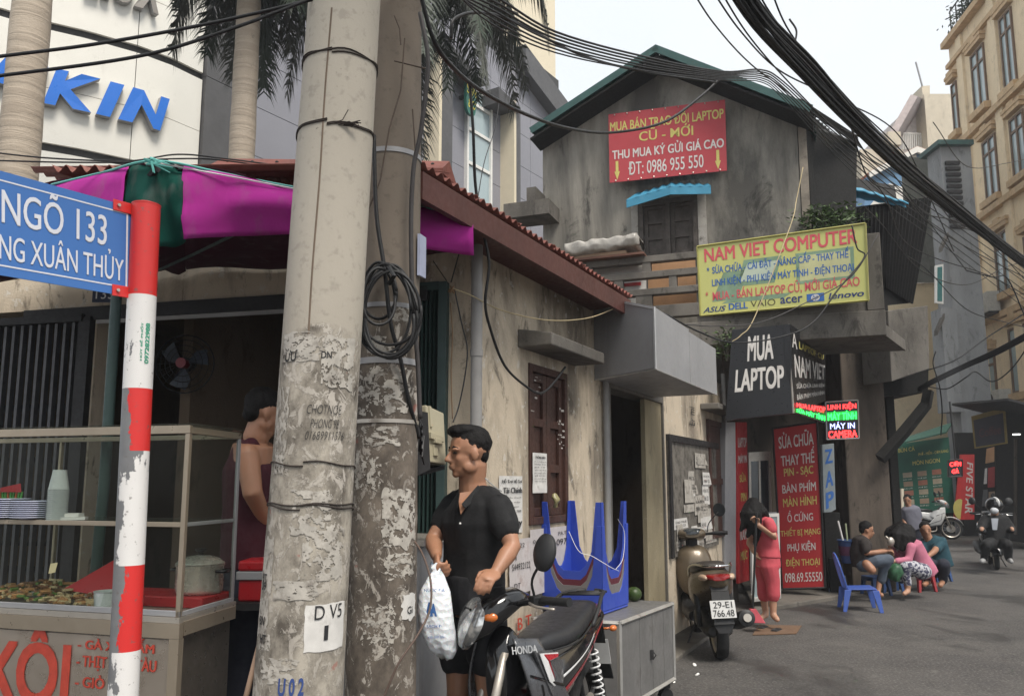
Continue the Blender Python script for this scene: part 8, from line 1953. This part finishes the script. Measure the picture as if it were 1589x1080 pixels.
bag_text('NƯỚC ĐÁ', 658, 690, 912, 918); bag_text('A', 660, 672, 934, 956, .06); bag_text('A', 667, 678, 936, 956, .06); bag_text('SẠCH ĐÁ', 662, 690, 968, 975); bag_text('viên tinh khiết', 664, 694, 984, 990, 0)

def simple(label, loc, H, headc, f, skinM, body, clothes, hair=None, up=V((0, 0, 1)), vox=.014, feet=()):
    """body: list of (points, radii); clothes: list of (name, mat, pieces) ; trunks given as ('t', rings, side)"""
    o = person(label, loc); mb = MB(); head(mb, headc, H, f, up)
    def addp(m, pc):
        for p in pc:
            if p[0] == 't': trunk(m, p[1], p[2])
            else: limb(m, p[0], p[1])
    addp(mb, body)
    for w_, d, nn, th in feet: hand(mb, w_, d, nn, L=.17, curl=.7, thumb=th)
    remeshed(mb, 'body', skinM, o, vox, 1)
    for nm, mt, pc in clothes: m = MB(); addp(m, pc); remeshed(m, nm, mt, o, vox * 1.1, 2, vox * .5, 10)
    B = basis(f, up); q = lambda x, y, z: V(headc) + B @ V((x, y, z)) * H
    face_bits(o, headc, H, f, up)
    m = MB()
    if hair is None: m.ell(q(-.09, 0, .19), (.41 * H, .35 * H, .37 * H), B); m.ell(q(-.25, 0, -.04), (.2 * H, .28 * H, .26 * H), B)
    else: hair(m, q, B)
    remeshed(m, 'hair', m_hair, o, vox * .8, 1, vox * .4, 40); return o
# ---------------- woman sweeping
Y0 = 8.72
J = lambda u, v, d=0.0: P(u, v, Y0 + d)
c_pink = fabric('coral_pink_cloth', (.50, .075, .095)); wl = V((.1, -1, 0))
def longhair(m, q, B):
    m.ell(q(-.08, 0, .16), (.43 * .21, .37 * .21, .39 * .21), B)
    for pts in ([(1166, 786, .02), (1158, 800, -.08), (1156, 812, -.1), (1150, 822, -.1)], [(1170, 784, -.05), (1172, 800, -.13), (1175, 825, -.14), (1172, 845, -.12)], [(1168, 782, 0), (1163, 800, -.12), (1166, 820, -.13), (1160, 832, -.12)], [(1175, 788, 0), (1182, 796, -.05), (1188, 803, .0)]):
        limb(m, [J(*p) for p in pts], [.075, .07, .045, .02])
wf = V((-.75, -.25, -.62))
simple('woman in a coral pink suit with long black hair bending over to sweep', V((J(1193, 800).x, Y0, 0)), .21, J(1167, 794), wf, m_skin2,
       [([J(1168, 800), J(1178, 806)], [.05, .055]), ('t', [(J(1181, 808), .13, .09), (J(1186, 825), .14, .09), (J(1190, 850), .12, .09), (J(1190, 880), .15, .1)], wl),
        ([J(1193, 811, -.14), J(1202, 834, -.2), J(1176, 814, -.22)], [.045, .036, .026]), ([J(1170, 815, .12), J(1163, 843, .06), J(1170, 856, -.02)], [.045, .036, .026]),
        ([J(1185, 880, .08), J(1184, 915, .08), J(1188, 950, .08)], [.08, .05, .033]), ([J(1194, 880, -.08), J(1199, 915, -.08), J(1200, 952, -.08)], [.08, .05, .033]),
        ([J(1188, 953, .08), J(1181, 959, .0)], [.035, .028]), ([J(1200, 954, -.08), J(1206, 961, -.16)], [.035, .028])],
       [('blouse', c_pink, [('t', [(J(1178, 803), .09, .07), (J(1183, 812), .15, .1), (J(1189, 832), .155, .105), (J(1191, 850), .15, .105), (J(1191, 864), .17, .12)], wl), ([J(1193, 811, -.14), J(1198, 821, -.17)], [.062, .06]), ([J(1171, 815, .12), J(1168, 824, .1)], [.06, .058])]),
        ('cropped_trousers', c_pink, [('t', [(J(1191, 858), .155, .11), (J(1191, 878), .165, .12)], wl), ([J(1185, 878, .08), J(1185, 905, .08), J(1185, 924, .08)], [.095, .075, .07]), ([J(1194, 878, -.08), J(1199, 905, -.08), J(1200, 924, -.08)], [.095, .075, .07])])],
       longhair, V((-.55, 0, .83)), .011, [(J(1177, 813, -.22), V((-.4, 0, .5)), V((-.5, -.5, 0)), 1), (J(1170, 856, -.02), V((.2, -.1, -.3)), V((.5, -.5, 0)), 1)])
for (u, v, d) in ((1183, 959, .02), (1204, 961, -.14)):
    mb = MB(); c = J(u, v, d); c.z = .012; mb.tube([c + V((.04, .05, 0)), c, c + V((-.06, -.10, 0))], [.04, .045, .035], 12, flat=.25); o = mb.build('flip_flop', m_matblack, None, rel=c.copy()); tag(o, 'black flip flop under the ' + ('far' if d > 0 else 'near') + ' foot of the sweeping woman', 'sandal')
br = thing('broom', 'red broom and scoop on a long dark handle held by the sweeping woman', 'broom', J(1168, 952, -.25))
mb = MB(); mb.tube([J(1174, 795, -.26), J(1168, 948, -.2)], .012, 8); mb.build('handle', m_matblack, br)
mb = MB(); A_ = J(1168, 944, -.2); mb.hexa([A_ + V((-.06, -.06, -.13)), A_ + V((.10, -.10, -.13)), A_ + V((.10, .10, -.13)), A_ + V((-.06, .10, -.13)), A_ + V((-.03, -.02, .0)), A_ + V((.03, -.02, 0)), A_ + V((.03, .03, 0)), A_ + V((-.03, .03, 0))]); mb.build('scoop', MAT('scoop_red', (.4, .04, .06), .5), br, bevel=.006)

# ---------------- group at the low tables
Y0 = 10.7; brn = fabric('brown_tshirt', (.028, .022, .02)); jean = fabric('grey_jeans', (.075, .095, .125))
ml = V((-.3, 1, 0)).cross(V((0, 0, 1))) * -1
sL_ = V((0, 0, 1)).cross(V((.9, -.2, 0)))
def J(u, v, d=0.0): return P(u, v, Y0 + d)
simple('man in a dark brown shirt and grey jeans seated in profile beside the pillar', V((J(1340, 850).x, Y0, 0)), .21, J(1345, 822), V((.95, -.2, -.15)), m_skin,
       [([J(1344, 828), J(1341, 836)], [.055, .06]), ('t', [(J(1338, 840), .15, .1), (J(1336, 855), .15, .1), (J(1337, 880), .15, .1)], sL_), ([J(1340, 843, -.17), J(1344, 858, -.2), J(1358, 857, -.22), J(1374, 855, -.2)], [.045, .04, .034, .025]), ([J(1340, 843, .17), J(1350, 858, .2), J(1374, 853, .15)], [.045, .038, .025]),
        ([J(1366, 896, -.1), J(1362, 921, -.15)], [.04, .03]), ([J(1362, 921, -.15), J(1368, 923, -.25)], [.035, .03]), ([J(1345, 875, -.2), J(1353, 884, -.25)], [.06, .055])],
       [('tshirt', brn, [('t', [(J(1343, 834), .08, .07), (J(1338, 840), .18, .12), (J(1335, 857), .175, .125), (J(1338, 878), .17, .13)], sL_), ([J(1341, 842, -.17), J(1343, 853, -.19)], [.065, .062]), ([J(1341, 842, .17), J(1346, 852, .19)], [.065, .062])]),
        ('jeans', jean, [([J(1340, 876, -.1), J(1360, 870, -.2), J(1378, 868, -.22)], [.10, .085, .07]), ([J(1378, 868, -.22), J(1370, 885, -.15), J(1368, 900, -.12)], [.07, .06, .055]), ([J(1340, 876, .1), J(1375, 866, .15), J(1372, 896, .15)], [.10, .07, .055])])],
       vox=.014, feet=[(J(1374, 855, -.2), V((1, 0, 0)), V((0, -.3, -1)), 1), (J(1374, 853, .15), V((1, 0, 0)), V((0, -.3, -1)), 1)])
Y0 = 10.95; pk = fabric('pink_cardigan', (.46, .15, .22)); m_flower, t_, b_ = new_mat('patterned_leggings'); n_ = NT(t_)
t_.links.new(n_.mix(n_.ramp(n_.noise(26, 3), .48, .52), (.42, .42, .45, 1), (.05, .05, .09, 1)), b_.inputs['Base Color']); b_.inputs['Roughness'].default_value = .8
sB = V((0, 0, 1)).cross(V((-.85, -.3, 0)))
def hairB(m, q, B):
    m.ell(q(-.08, 0, .14), (.45 * .22, .40 * .22, .42 * .22), B)
    for pts in ([(1402, 822, 0), (1402, 835, -.08), (1400, 850, -.1)], [(1396, 824, 0), (1390, 832, -.05), (1392, 846, -.08)], [(1408, 824, 0), (1410, 836, -.08), (1407, 848, -.12)], [(1384, 828, .1), (1398, 818, .1), (1410, 822, .1)]): limb(m, [J(*p) for p in pts], [.10, .09, .045])
simple('woman in a pink top and patterned leggings hunched over a low stool', V((J(1425, 850).x, Y0, 0)), .21, J(1400, 830), V((-.7, -.3, -.6)), m_skin2,
       [([J(1404, 834), J(1411, 841)], [.05, .055]), ('t', [(J(1414, 846), .14, .1), (J(1424, 865), .13, .1), (J(1433, 885), .15, .11)], sB), ([J(1414, 848, -.16), J(1410, 869, -.2), J(1383, 871, -.25)], [.042, .036, .025]), ([J(1408, 846, .15), J(1392, 865, .1), J(1380, 848, .05)], [.042, .034, .025]),
        ([J(1409, 900, -.2), J(1409, 916, -.2)], [.045, .032]), ([J(1409, 917, -.2), J(1403, 921, -.28)], [.035, .028])],
       [('cardigan', pk, [('t', [(J(1408, 839), .08, .07), (J(1413, 845), .165, .115), (J(1424, 866), .15, .12), (J(1434, 884), .17, .13), (J(1440, 892), .16, .12)], sB), ([J(1414, 848, -.16), J(1410, 868, -.2), J(1392, 870, -.24)], [.062, .052, .038]), ([J(1408, 846, .15), J(1393, 864, .1), J(1384, 852, .06)], [.06, .05, .038])]),
        ('leggings', m_flower, [([J(1432, 886, -.12), J(1415, 880, -.2), J(1402, 877, -.22)], [.11, .09, .07]), ([J(1402, 877, -.22), J(1406, 892, -.2), J(1409, 905, -.2)], [.07, .06, .05]), ([J(1432, 886, .1), J(1404, 878, .1), J(1400, 900, .1)], [.11, .07, .05])])],
       hairB, V((-.5, 0, .85)), .013, [(J(1384, 871, -.25), V((-1, 0, 0)), V((0, 0, -1)), 1)])
Y0 = 12.0; teal = fabric('dark_teal_tshirt', (.014, .055, .075)); navy = fabric('navy_trousers', (.02, .022, .035)); sC = V((0, 0, 1)).cross(V((-.45, -.9, 0)))
simple('man in a dark teal shirt crouching on a stool and looking towards the camera', V((J(1452, 850).x, Y0, 0)), .225, J(1436, 822), V((-.25, -.95, -.05)), m_skin,
       [([J(1438, 830), J(1442, 838)], [.06, .065]), ('t', [(J(1447, 843), .16, .1), (J(1452, 860), .16, .11), (J(1456, 880), .17, .12)], sC), ([J(1459, 843, -.08), J(1449, 856, -.3), J(1436, 866, -.4)], [.05, .042, .028]), ([J(1432, 843, .05), J(1430, 860, -.1), J(1434, 867, -.3)], [.048, .04, .027]), ([J(1440, 903, -.3), J(1434, 907, -.4)], [.04, .035]), ([J(1462, 903, -.3), J(1459, 908, -.4)], [.04, .035])],
       [('tshirt', teal, [('t', [(J(1441, 836), .09, .08), (J(1446, 841), .20, .12), (J(1452, 860), .195, .13), (J(1457, 880), .20, .15)], sC), ([J(1460, 843, -.08), J(1453, 852, -.2)], [.07, .065]), ([J(1433, 843, .05), J(1431, 853, -.03)], [.07, .065])]),
        ('trousers', navy, [([J(1452, 884, -.0), J(1438, 872, -.42)], [.12, .09]), ([J(1438, 872, -.42), J(1440, 900, -.25)], [.085, .06]), ([J(1460, 884, 0), J(1464, 876, -.4)], [.12, .09]), ([J(1464, 876, -.4), J(1463, 900, -.25)], [.085, .06])])],
       vox=.015, feet=[(J(1436, 866, -.4), V((-.5, -.5, -.3)), V((0, 0, -1)), 1)])
Y0 = 16.5; sD = V((1, .2, 0)); grey = fabric('grey_blue_shirt', (.12, .12, .15))
simple('bystander in a pale grey shirt and dark trousers standing far behind the seated group', V((J(1416, 800).x, Y0, 0)), .22, J(1408, 776), V((-.5, -.8, -.2)), m_skin,
       [([J(1409, 783), J(1411, 787)], [.055, .06]), ([J(1423, 790), J(1428, 804), J(1424, 815, -.1)], [.05, .042, .03]), ([J(1404, 790), J(1402, 806), J(1406, 815, -.1)], [.05, .042, .03])],
       [('shirt', grey, [('t', [(J(1411, 785), .09, .08), (J(1413, 789), .19, .12), (J(1415, 805), .19, .13), (J(1418, 822), .19, .14)], sD), ([J(1423, 790), J(1427, 802)], [.065, .06]), ([J(1404, 790), J(1402, 802)], [.065, .06])]),
        ('trousers', navy, [([J(1421, 822), J(1423, 842), V((J(1424, 840).x, Y0, .08))], [.11, .08, .06]), ([J(1413, 822), J(1412, 842), V((J(1412, 840).x, Y0, .08))], [.11, .08, .06])])], vox=.018)
# ---------------- rider
Y0 = 14.1; blkj = fabric('black_jacket', (.012, .012, .013)); sR = V((1, 0, 0))
rd = simple('scooter rider in black jacket, helmet and pale face mask coming towards the camera', V((J(1546, 800).x, Y0, 0)), .22, J(1543, 790, -.05), V((-.05, -1, -.1)), m_skin2,
       [([J(1543, 797), J(1544, 805), J(1545, 835)], [.055, .10, .12]), ([J(1532, 806), J(1522, 821, -.1), J(1524, 820, -.35), J(1523, 822, -.4)], [.05, .04, .035, .03]), ([J(1557, 806), J(1569, 821, -.1), J(1570, 820, -.35), J(1571, 822, -.4)], [.05, .04, .035, .03])],
       [('jacket', blkj, [('t', [(J(1543, 799), .09, .08), (J(1544, 803), .22, .12), (J(1545, 820), .21, .14), (J(1547, 842), .20, .16)], sR), ([J(1530, 805), J(1521, 822, -.1), J(1526, 824, -.35)], [.085, .07, .05]), ([J(1558, 805), J(1570, 822, -.1), J(1569, 823, -.35)], [.085, .07, .05])]),
        ('trousers', blkj, [([J(1540, 842), J(1530, 845, -.4)], [.11, .085]), ([J(1530, 845, -.4), J(1527, 866, -.25)], [.08, .06]), ([J(1553, 842), J(1564, 845, -.4)], [.11, .085]), ([J(1564, 845, -.4), J(1565, 866, -.25)], [.08, .06])]),
        ('shoes', MAT('pale_shoe', (.3, .3, .3), .6), [([J(1526, 868, -.25), J(1524, 871, -.4)], [.045, .04]), ([J(1566, 868, -.25), J(1569, 871, -.4)], [.045, .04])])], vox=.016)
mb = MB(); mb.add([J(1538, 804, -.15), J(1549, 804, -.15), J(1547, 822, -.17), J(1540, 822, -.17)], [(0, 1, 2, 3)]); mb.build('shirt_front', MAT('pale_shirt', (.3, .32, .36), .8), rd, thick=.01)
hc = J(1543, 786, -.03); mb = MB(); mb.ell(hc + V((0, 0, .03)), (.135, .15, .135), nu=20, nv=12); ho = mb.build('helmet', m_gloss, rd, smooth=True)
mb = MB(); mb.ell(hc + V((0, -.02, .06)), (.04, .145, .11), nu=14, nv=10); mb.build('helmet_stripe', m_whitep, ho, smooth=True)
mb = MB(); mb.ell(J(1543, 792, -.13), (.07, .05, .055)); mb.build('face_mask', MAT('mask_white', (.55, .57, .6), .8), rd, smooth=True)
# ---------------- cart vendor
Y0 = 4.25; mar = fabric('maroon_vest', (.045, .005, .012)); sV = V((0, 0, 1)).cross(V((.85, .5, 0)))
simple('food vendor in sleeveless maroon shirt behind the glass cart beside the pale pole', V((J(395, 750).x, Y0, 0)), .24, J(410, 640), V((.8, .55, -.25)), m_skin,
       [([J(406, 650), J(397, 680)], [.062, .07]), ('t', [(J(394, 690), .17, .1), (J(388, 730), .17, .12), (J(386, 800), .15, .11)], sV), ([J(384, 706, -.17), J(392, 765, -.22), J(412, 808, -.1)], [.06, .05, .034]), ([J(412, 700, .16), J(425, 760, .2), J(440, 800, .1)], [.056, .046, .03])],
       [('vest', mar, [('t', [(J(396, 688), .09, .08), (J(393, 696), .13, .1), (J(388, 730), .185, .13), (J(386, 800), .175, .13), (J(386, 880), .18, .14)], sV), ([J(384, 700, -.10), J(390, 690, -.08)], [.05, .04])]),
        ('trousers', navy, [('t', [(J(386, 870), .17, .13), (J(386, 930), .18, .13)], sV), ([J(380, 920, -.08), V((J(380, 920).x, Y0 - .08, .08))], [.10, .07]), ([J(394, 920, .08), V((J(394, 920).x, Y0 + .08, .08))], [.10, .07])])], vox=.011)

# ================================================================= LOW PLASTIC FURNITURE
m_chair = MAT('chair_blue', (.05, .10, .36), .4, var=.08, scale=3, bump=.03); m_stoolb = MAT('stool_blue', (.03, .07, .19), .5, var=.1); m_stoolg = MAT('stool_greyblue', (.07, .09, .14), .55, var=.1); m_stoolr = MAT('stool_red', (.30, .03, .035), .5, var=.1)
ch_ = thing('plastic_chair', 'empty low blue plastic chair facing right on the road', 'chair', (0, 0, 0))
mb = MB(); mb.hexa([V((-.15, -.17, .245)), V((.17, -.18, .255)), V((.17, .18, .255)), V((-.15, .17, .245)), V((-.15, -.17, .262)), V((.17, -.18, .275)), V((.17, .18, .275)), V((-.15, .17, .262))]); mb.build('seat', m_chair, ch_, bevel=.008)
MB().box(.155, .175, -.18, .18, .215, .26).build('front_apron', m_chair, ch_, bevel=.004)
for x, y, dx in ((.155, -.165, .05), (.155, .165, .05), (-.15, -.155, -.05), (-.15, .155, -.05)):
    mb = MB(); b = V((x + dx, y * 1.15, 0)); t = V((x, y, .25)); s_ = .03; k = math.copysign(.022, y)
    mb.hexa([b + V((-s_ * .7, -.0, 0)), b + V((s_ * .7, 0, 0)), b + V((s_ * .7, k, 0)), b + V((-s_ * .7, k, 0)), t + V((-s_ * 1.3, 0, 0)), t + V((s_ * 1.3, 0, 0)), t + V((s_ * 1.3, k, 0)), t + V((-s_ * 1.3, k, 0))]); mb.build('leg', m_chair, ch_, bevel=.003)
arch = [(-.16, .0), (-.172, .14), (-.165, .27), (-.13, .36), (-.07, .405), (0, .42), (.07, .405), (.13, .36), (.165, .27), (.172, .14), (.16, 0)]
bx = lambda y, z: V((-.15 - .26 * z, y, .25 + z)); mb = MB(); rs = [[bx(y, z) + V((.009, 0, 0)), bx(y, z) + V((-.009, 0, 0)), bx(y * .82, z * .93 if z > .05 else z) + V((-.009, 0, 0)), bx(y * .82, z * .93 if z > .05 else z) + V((.009, 0, 0))] for y, z in arch]; mb.rings(rs); mb.build('back_frame', m_chair, ch_, bevel=.002)
for k in range(3): y = (k - 1) * .075; mb = MB(); a, b = bx(y * .8, -.0), bx(y * 1.3, .385 - abs(k - 1) * .02); mb.hexa([a + V((.005, -.018, 0)), a + V((.005, .018, 0)), a + V((-.005, .018, 0)), a + V((-.005, -.018, 0)), b + V((.005, -.03, 0)), b + V((.005, .03, 0)), b + V((-.005, .03, 0)), b + V((-.005, -.03, 0))]); mb.build('back_slat', m_chair, ch_)
g_ = G(1334, 946); ch_.location = (g_.x, g_.y, 0); ch_.rotation_euler = (0, 0, R(-12))
def stool(mat, S=.28, h=.27):
    o = thing('plastic_stool', 'x', 'stool', (0, 0, 0)); k = S / 2
    MB().box(-k, k, -k, k, h - .018, h).build('seat', mat, o, bevel=.008)
    for sx in (-1, 1):
        for sy in (-1, 1):
            b, t = V((sx * k * 1.15, sy * k * 1.15, 0)), V((sx * k * .97, sy * k * .97, h - .019)); w_ = .035
            mb = MB(); mb.hexa([b, b + V((-sx * w_, 0, 0)), b + V((-sx * w_, -sy * w_, 0)), b + V((0, -sy * w_, 0)), t, t + V((-sx * w_ * 1.5, 0, 0)), t + V((-sx * w_ * 1.5, -sy * w_ * 1.5, 0)), t + V((0, -sy * w_ * 1.5, 0))]); mb.build('leg', mat, o, bevel=.003)
    for a in range(4): M_ = Matrix.Rotation(a * math.pi / 2, 4, 'Z'); MB().box(-k * .9, k * .9, -k * .985, -k * .94, h - .06, h - .02, M_).build('apron', mat, o)
    return o
protos = {}
for (u, v, mt, S, h, rz, lab) in ((1297, 926, m_stoolg, .26, .26, 10, 'dull grey blue stool just left of the empty blue chair behind it'), (1334, 918, m_stoolg, .34, .45, 5, 'taller grey blue plastic stool used as a table behind the empty chair'), (1365, 927, m_stoolb, .26, .25, 12, 'blue stool between the empty chair and the pink woman'),
        (1388, 922, m_stoolb, .25, .25, -8, 'blue stool right in front of the patterned leggings'), (1434, 921, m_stoolr, .27, .29, 15, 'red stool carrying the woman in pink'), (1459, 905, m_stoolb, .28, .24, 20, 'blue stool under the man in teal'), (1345, 905, m_stoolb, .27, .26, 0, 'blue stool under the man in brown')):
    key = (mt.name, S, h)
    if key not in protos: protos[key] = o = stool(mt, S, h)
    else: o = copy_tree(protos[key])
    g_ = G(u, v - 3); o.location = (g_.x, g_.y + .1, 0); o.rotation_euler = (0, 0, R(rz)); o['label'] = lab; o['group'] = 'low plastic stools on the road'
bk_ = thing('plastic_bucket', 'blue bucket holding brushes on the tall stool beside the pillar', 'bucket', P(1317, 873, 10.9)); c = P(1319, 872, 10.9); c.z = .46
MB().lathe([(0, 0), (.105, 0), (.14, .28), (.15, .285), (.15, .30), (.135, .30), (.10, .01), (0, .01)], 24, Matrix.Translation(c)).build('bucket_body', m_stoolb, bk_, smooth=40)
MB().lathe([(.122, .10), (.136, .22)], 24, Matrix.Translation(c), cap=False).build('label_band', MAT('label_purple', (.12, .04, .09), .5), bk_)
for i, (du, top) in enumerate(((-12, 808), (-3, 812), (18, 818))):
    mb = MB(); mb.tube([c + V((du * .003, 0, .1)), P(1316 + du * 1.3, top, 10.9)], .012, 6); o = mb.build('brush_handle', MAT('pale_green_handle', (.35, .4, .25), .5) if i else m_white, None, rel=c); tag(o, ['white', 'pale green upright', 'leaning green'][i] + ' brush handle sticking out of the blue bucket', 'brush')
mb = MB(); c = P(1333, 866, 10.75); mb.lathe([(0, 0), (.035, 0), (.042, .09), (.042, .092), (0, .092)], 14, Matrix.Translation(V((c.x, 10.75, .455)))); o = mb.build('paper_cup', MAT('cup_tan', (.42, .33, .2), .6), None, smooth=40, rel=V((c.x, 10.75, .455))); tag(o, 'tan cup on the tall stool beside the blue bucket', 'cup')
mb = MB(); c = V((P(1389, 890, 10.7).x, 10.7, .25)); mb.ell(c + V((0, 0, .11)), (.10, .09, .12)); mb.v = [x + V((mnoise.noise(x * 18), mnoise.noise(x * 18 + V((5, 5, 5))), 0)) * .03 for x in mb.v]; o = mb.build('green_bag', MAT('green_bag', (.04, .12, .06), .4, var=.5, scale=30), None, smooth=True, rel=c); tag(o, 'green and white bag on the stool in front of the woman in pink', 'bag')
# dark crates and bin bags against the pillar, pink box
mb = MB(); a, b = P(1284, 900, 11.2), P(1304, 900, 11.2); mb.box(a.x, b.x + .05, 11.2, 11.5, 0, P(1290, 795, 11.2).z); mb.box(a.x + .02, b.x, 11.15, 11.19, .05, .5); o = mb.build('dark_cupboard', m_dark, None, rel=V((a.x, 11.2, 0)), bevel=.01); tag(o, 'black cupboard squeezed between the red banner and the pillar', 'cupboard')
c = P(1395, 888, 13.5); mb = MB(); mb.box(c.x - .25, c.x + .2, 13.4, 13.9, 0, .75); mb.box(c.x - .2, c.x + .15, 13.45, 13.85, .751, .80); o = mb.build('dark_cart', m_iron, None, rel=V((c.x, 13.5, 0)), bevel=.02); tag(o, 'dark low cart standing behind the woman in pink', 'cart')
c = P(1382, 840, 10.8); mb = MB(); mb.ell(c, (.05, .04, .06)); mb.tube([c, c + V((-.06, 0, .07))], .012, 6); o = mb.build('steel_ladle', m_steel, None, smooth=True, rel=c); tag(o, 'shiny steel ladle raised by the woman in pink', 'ladle')
# ================================================================= HAZE
hz = MB().box(-255, 255, -65, 445, -1.2, 28).build('haze', MAT('x', (1, 1, 1)), None)
mh = bpy.data.materials.new('haze_air'); mh.use_nodes = True; th = mh.node_tree; th.nodes.clear(); oh = th.nodes.new('ShaderNodeOutputMaterial'); vh = th.nodes.new('ShaderNodeVolumePrincipled')
vh.inputs['Color'].default_value = (.9, .93, 1, 1); vh.inputs['Density'].default_value = .0016; th.links.new(vh.outputs[0], oh.inputs['Volume']); hz.data.materials.clear(); hz.data.materials.append(mh); hz['kind'] = 'stuff'
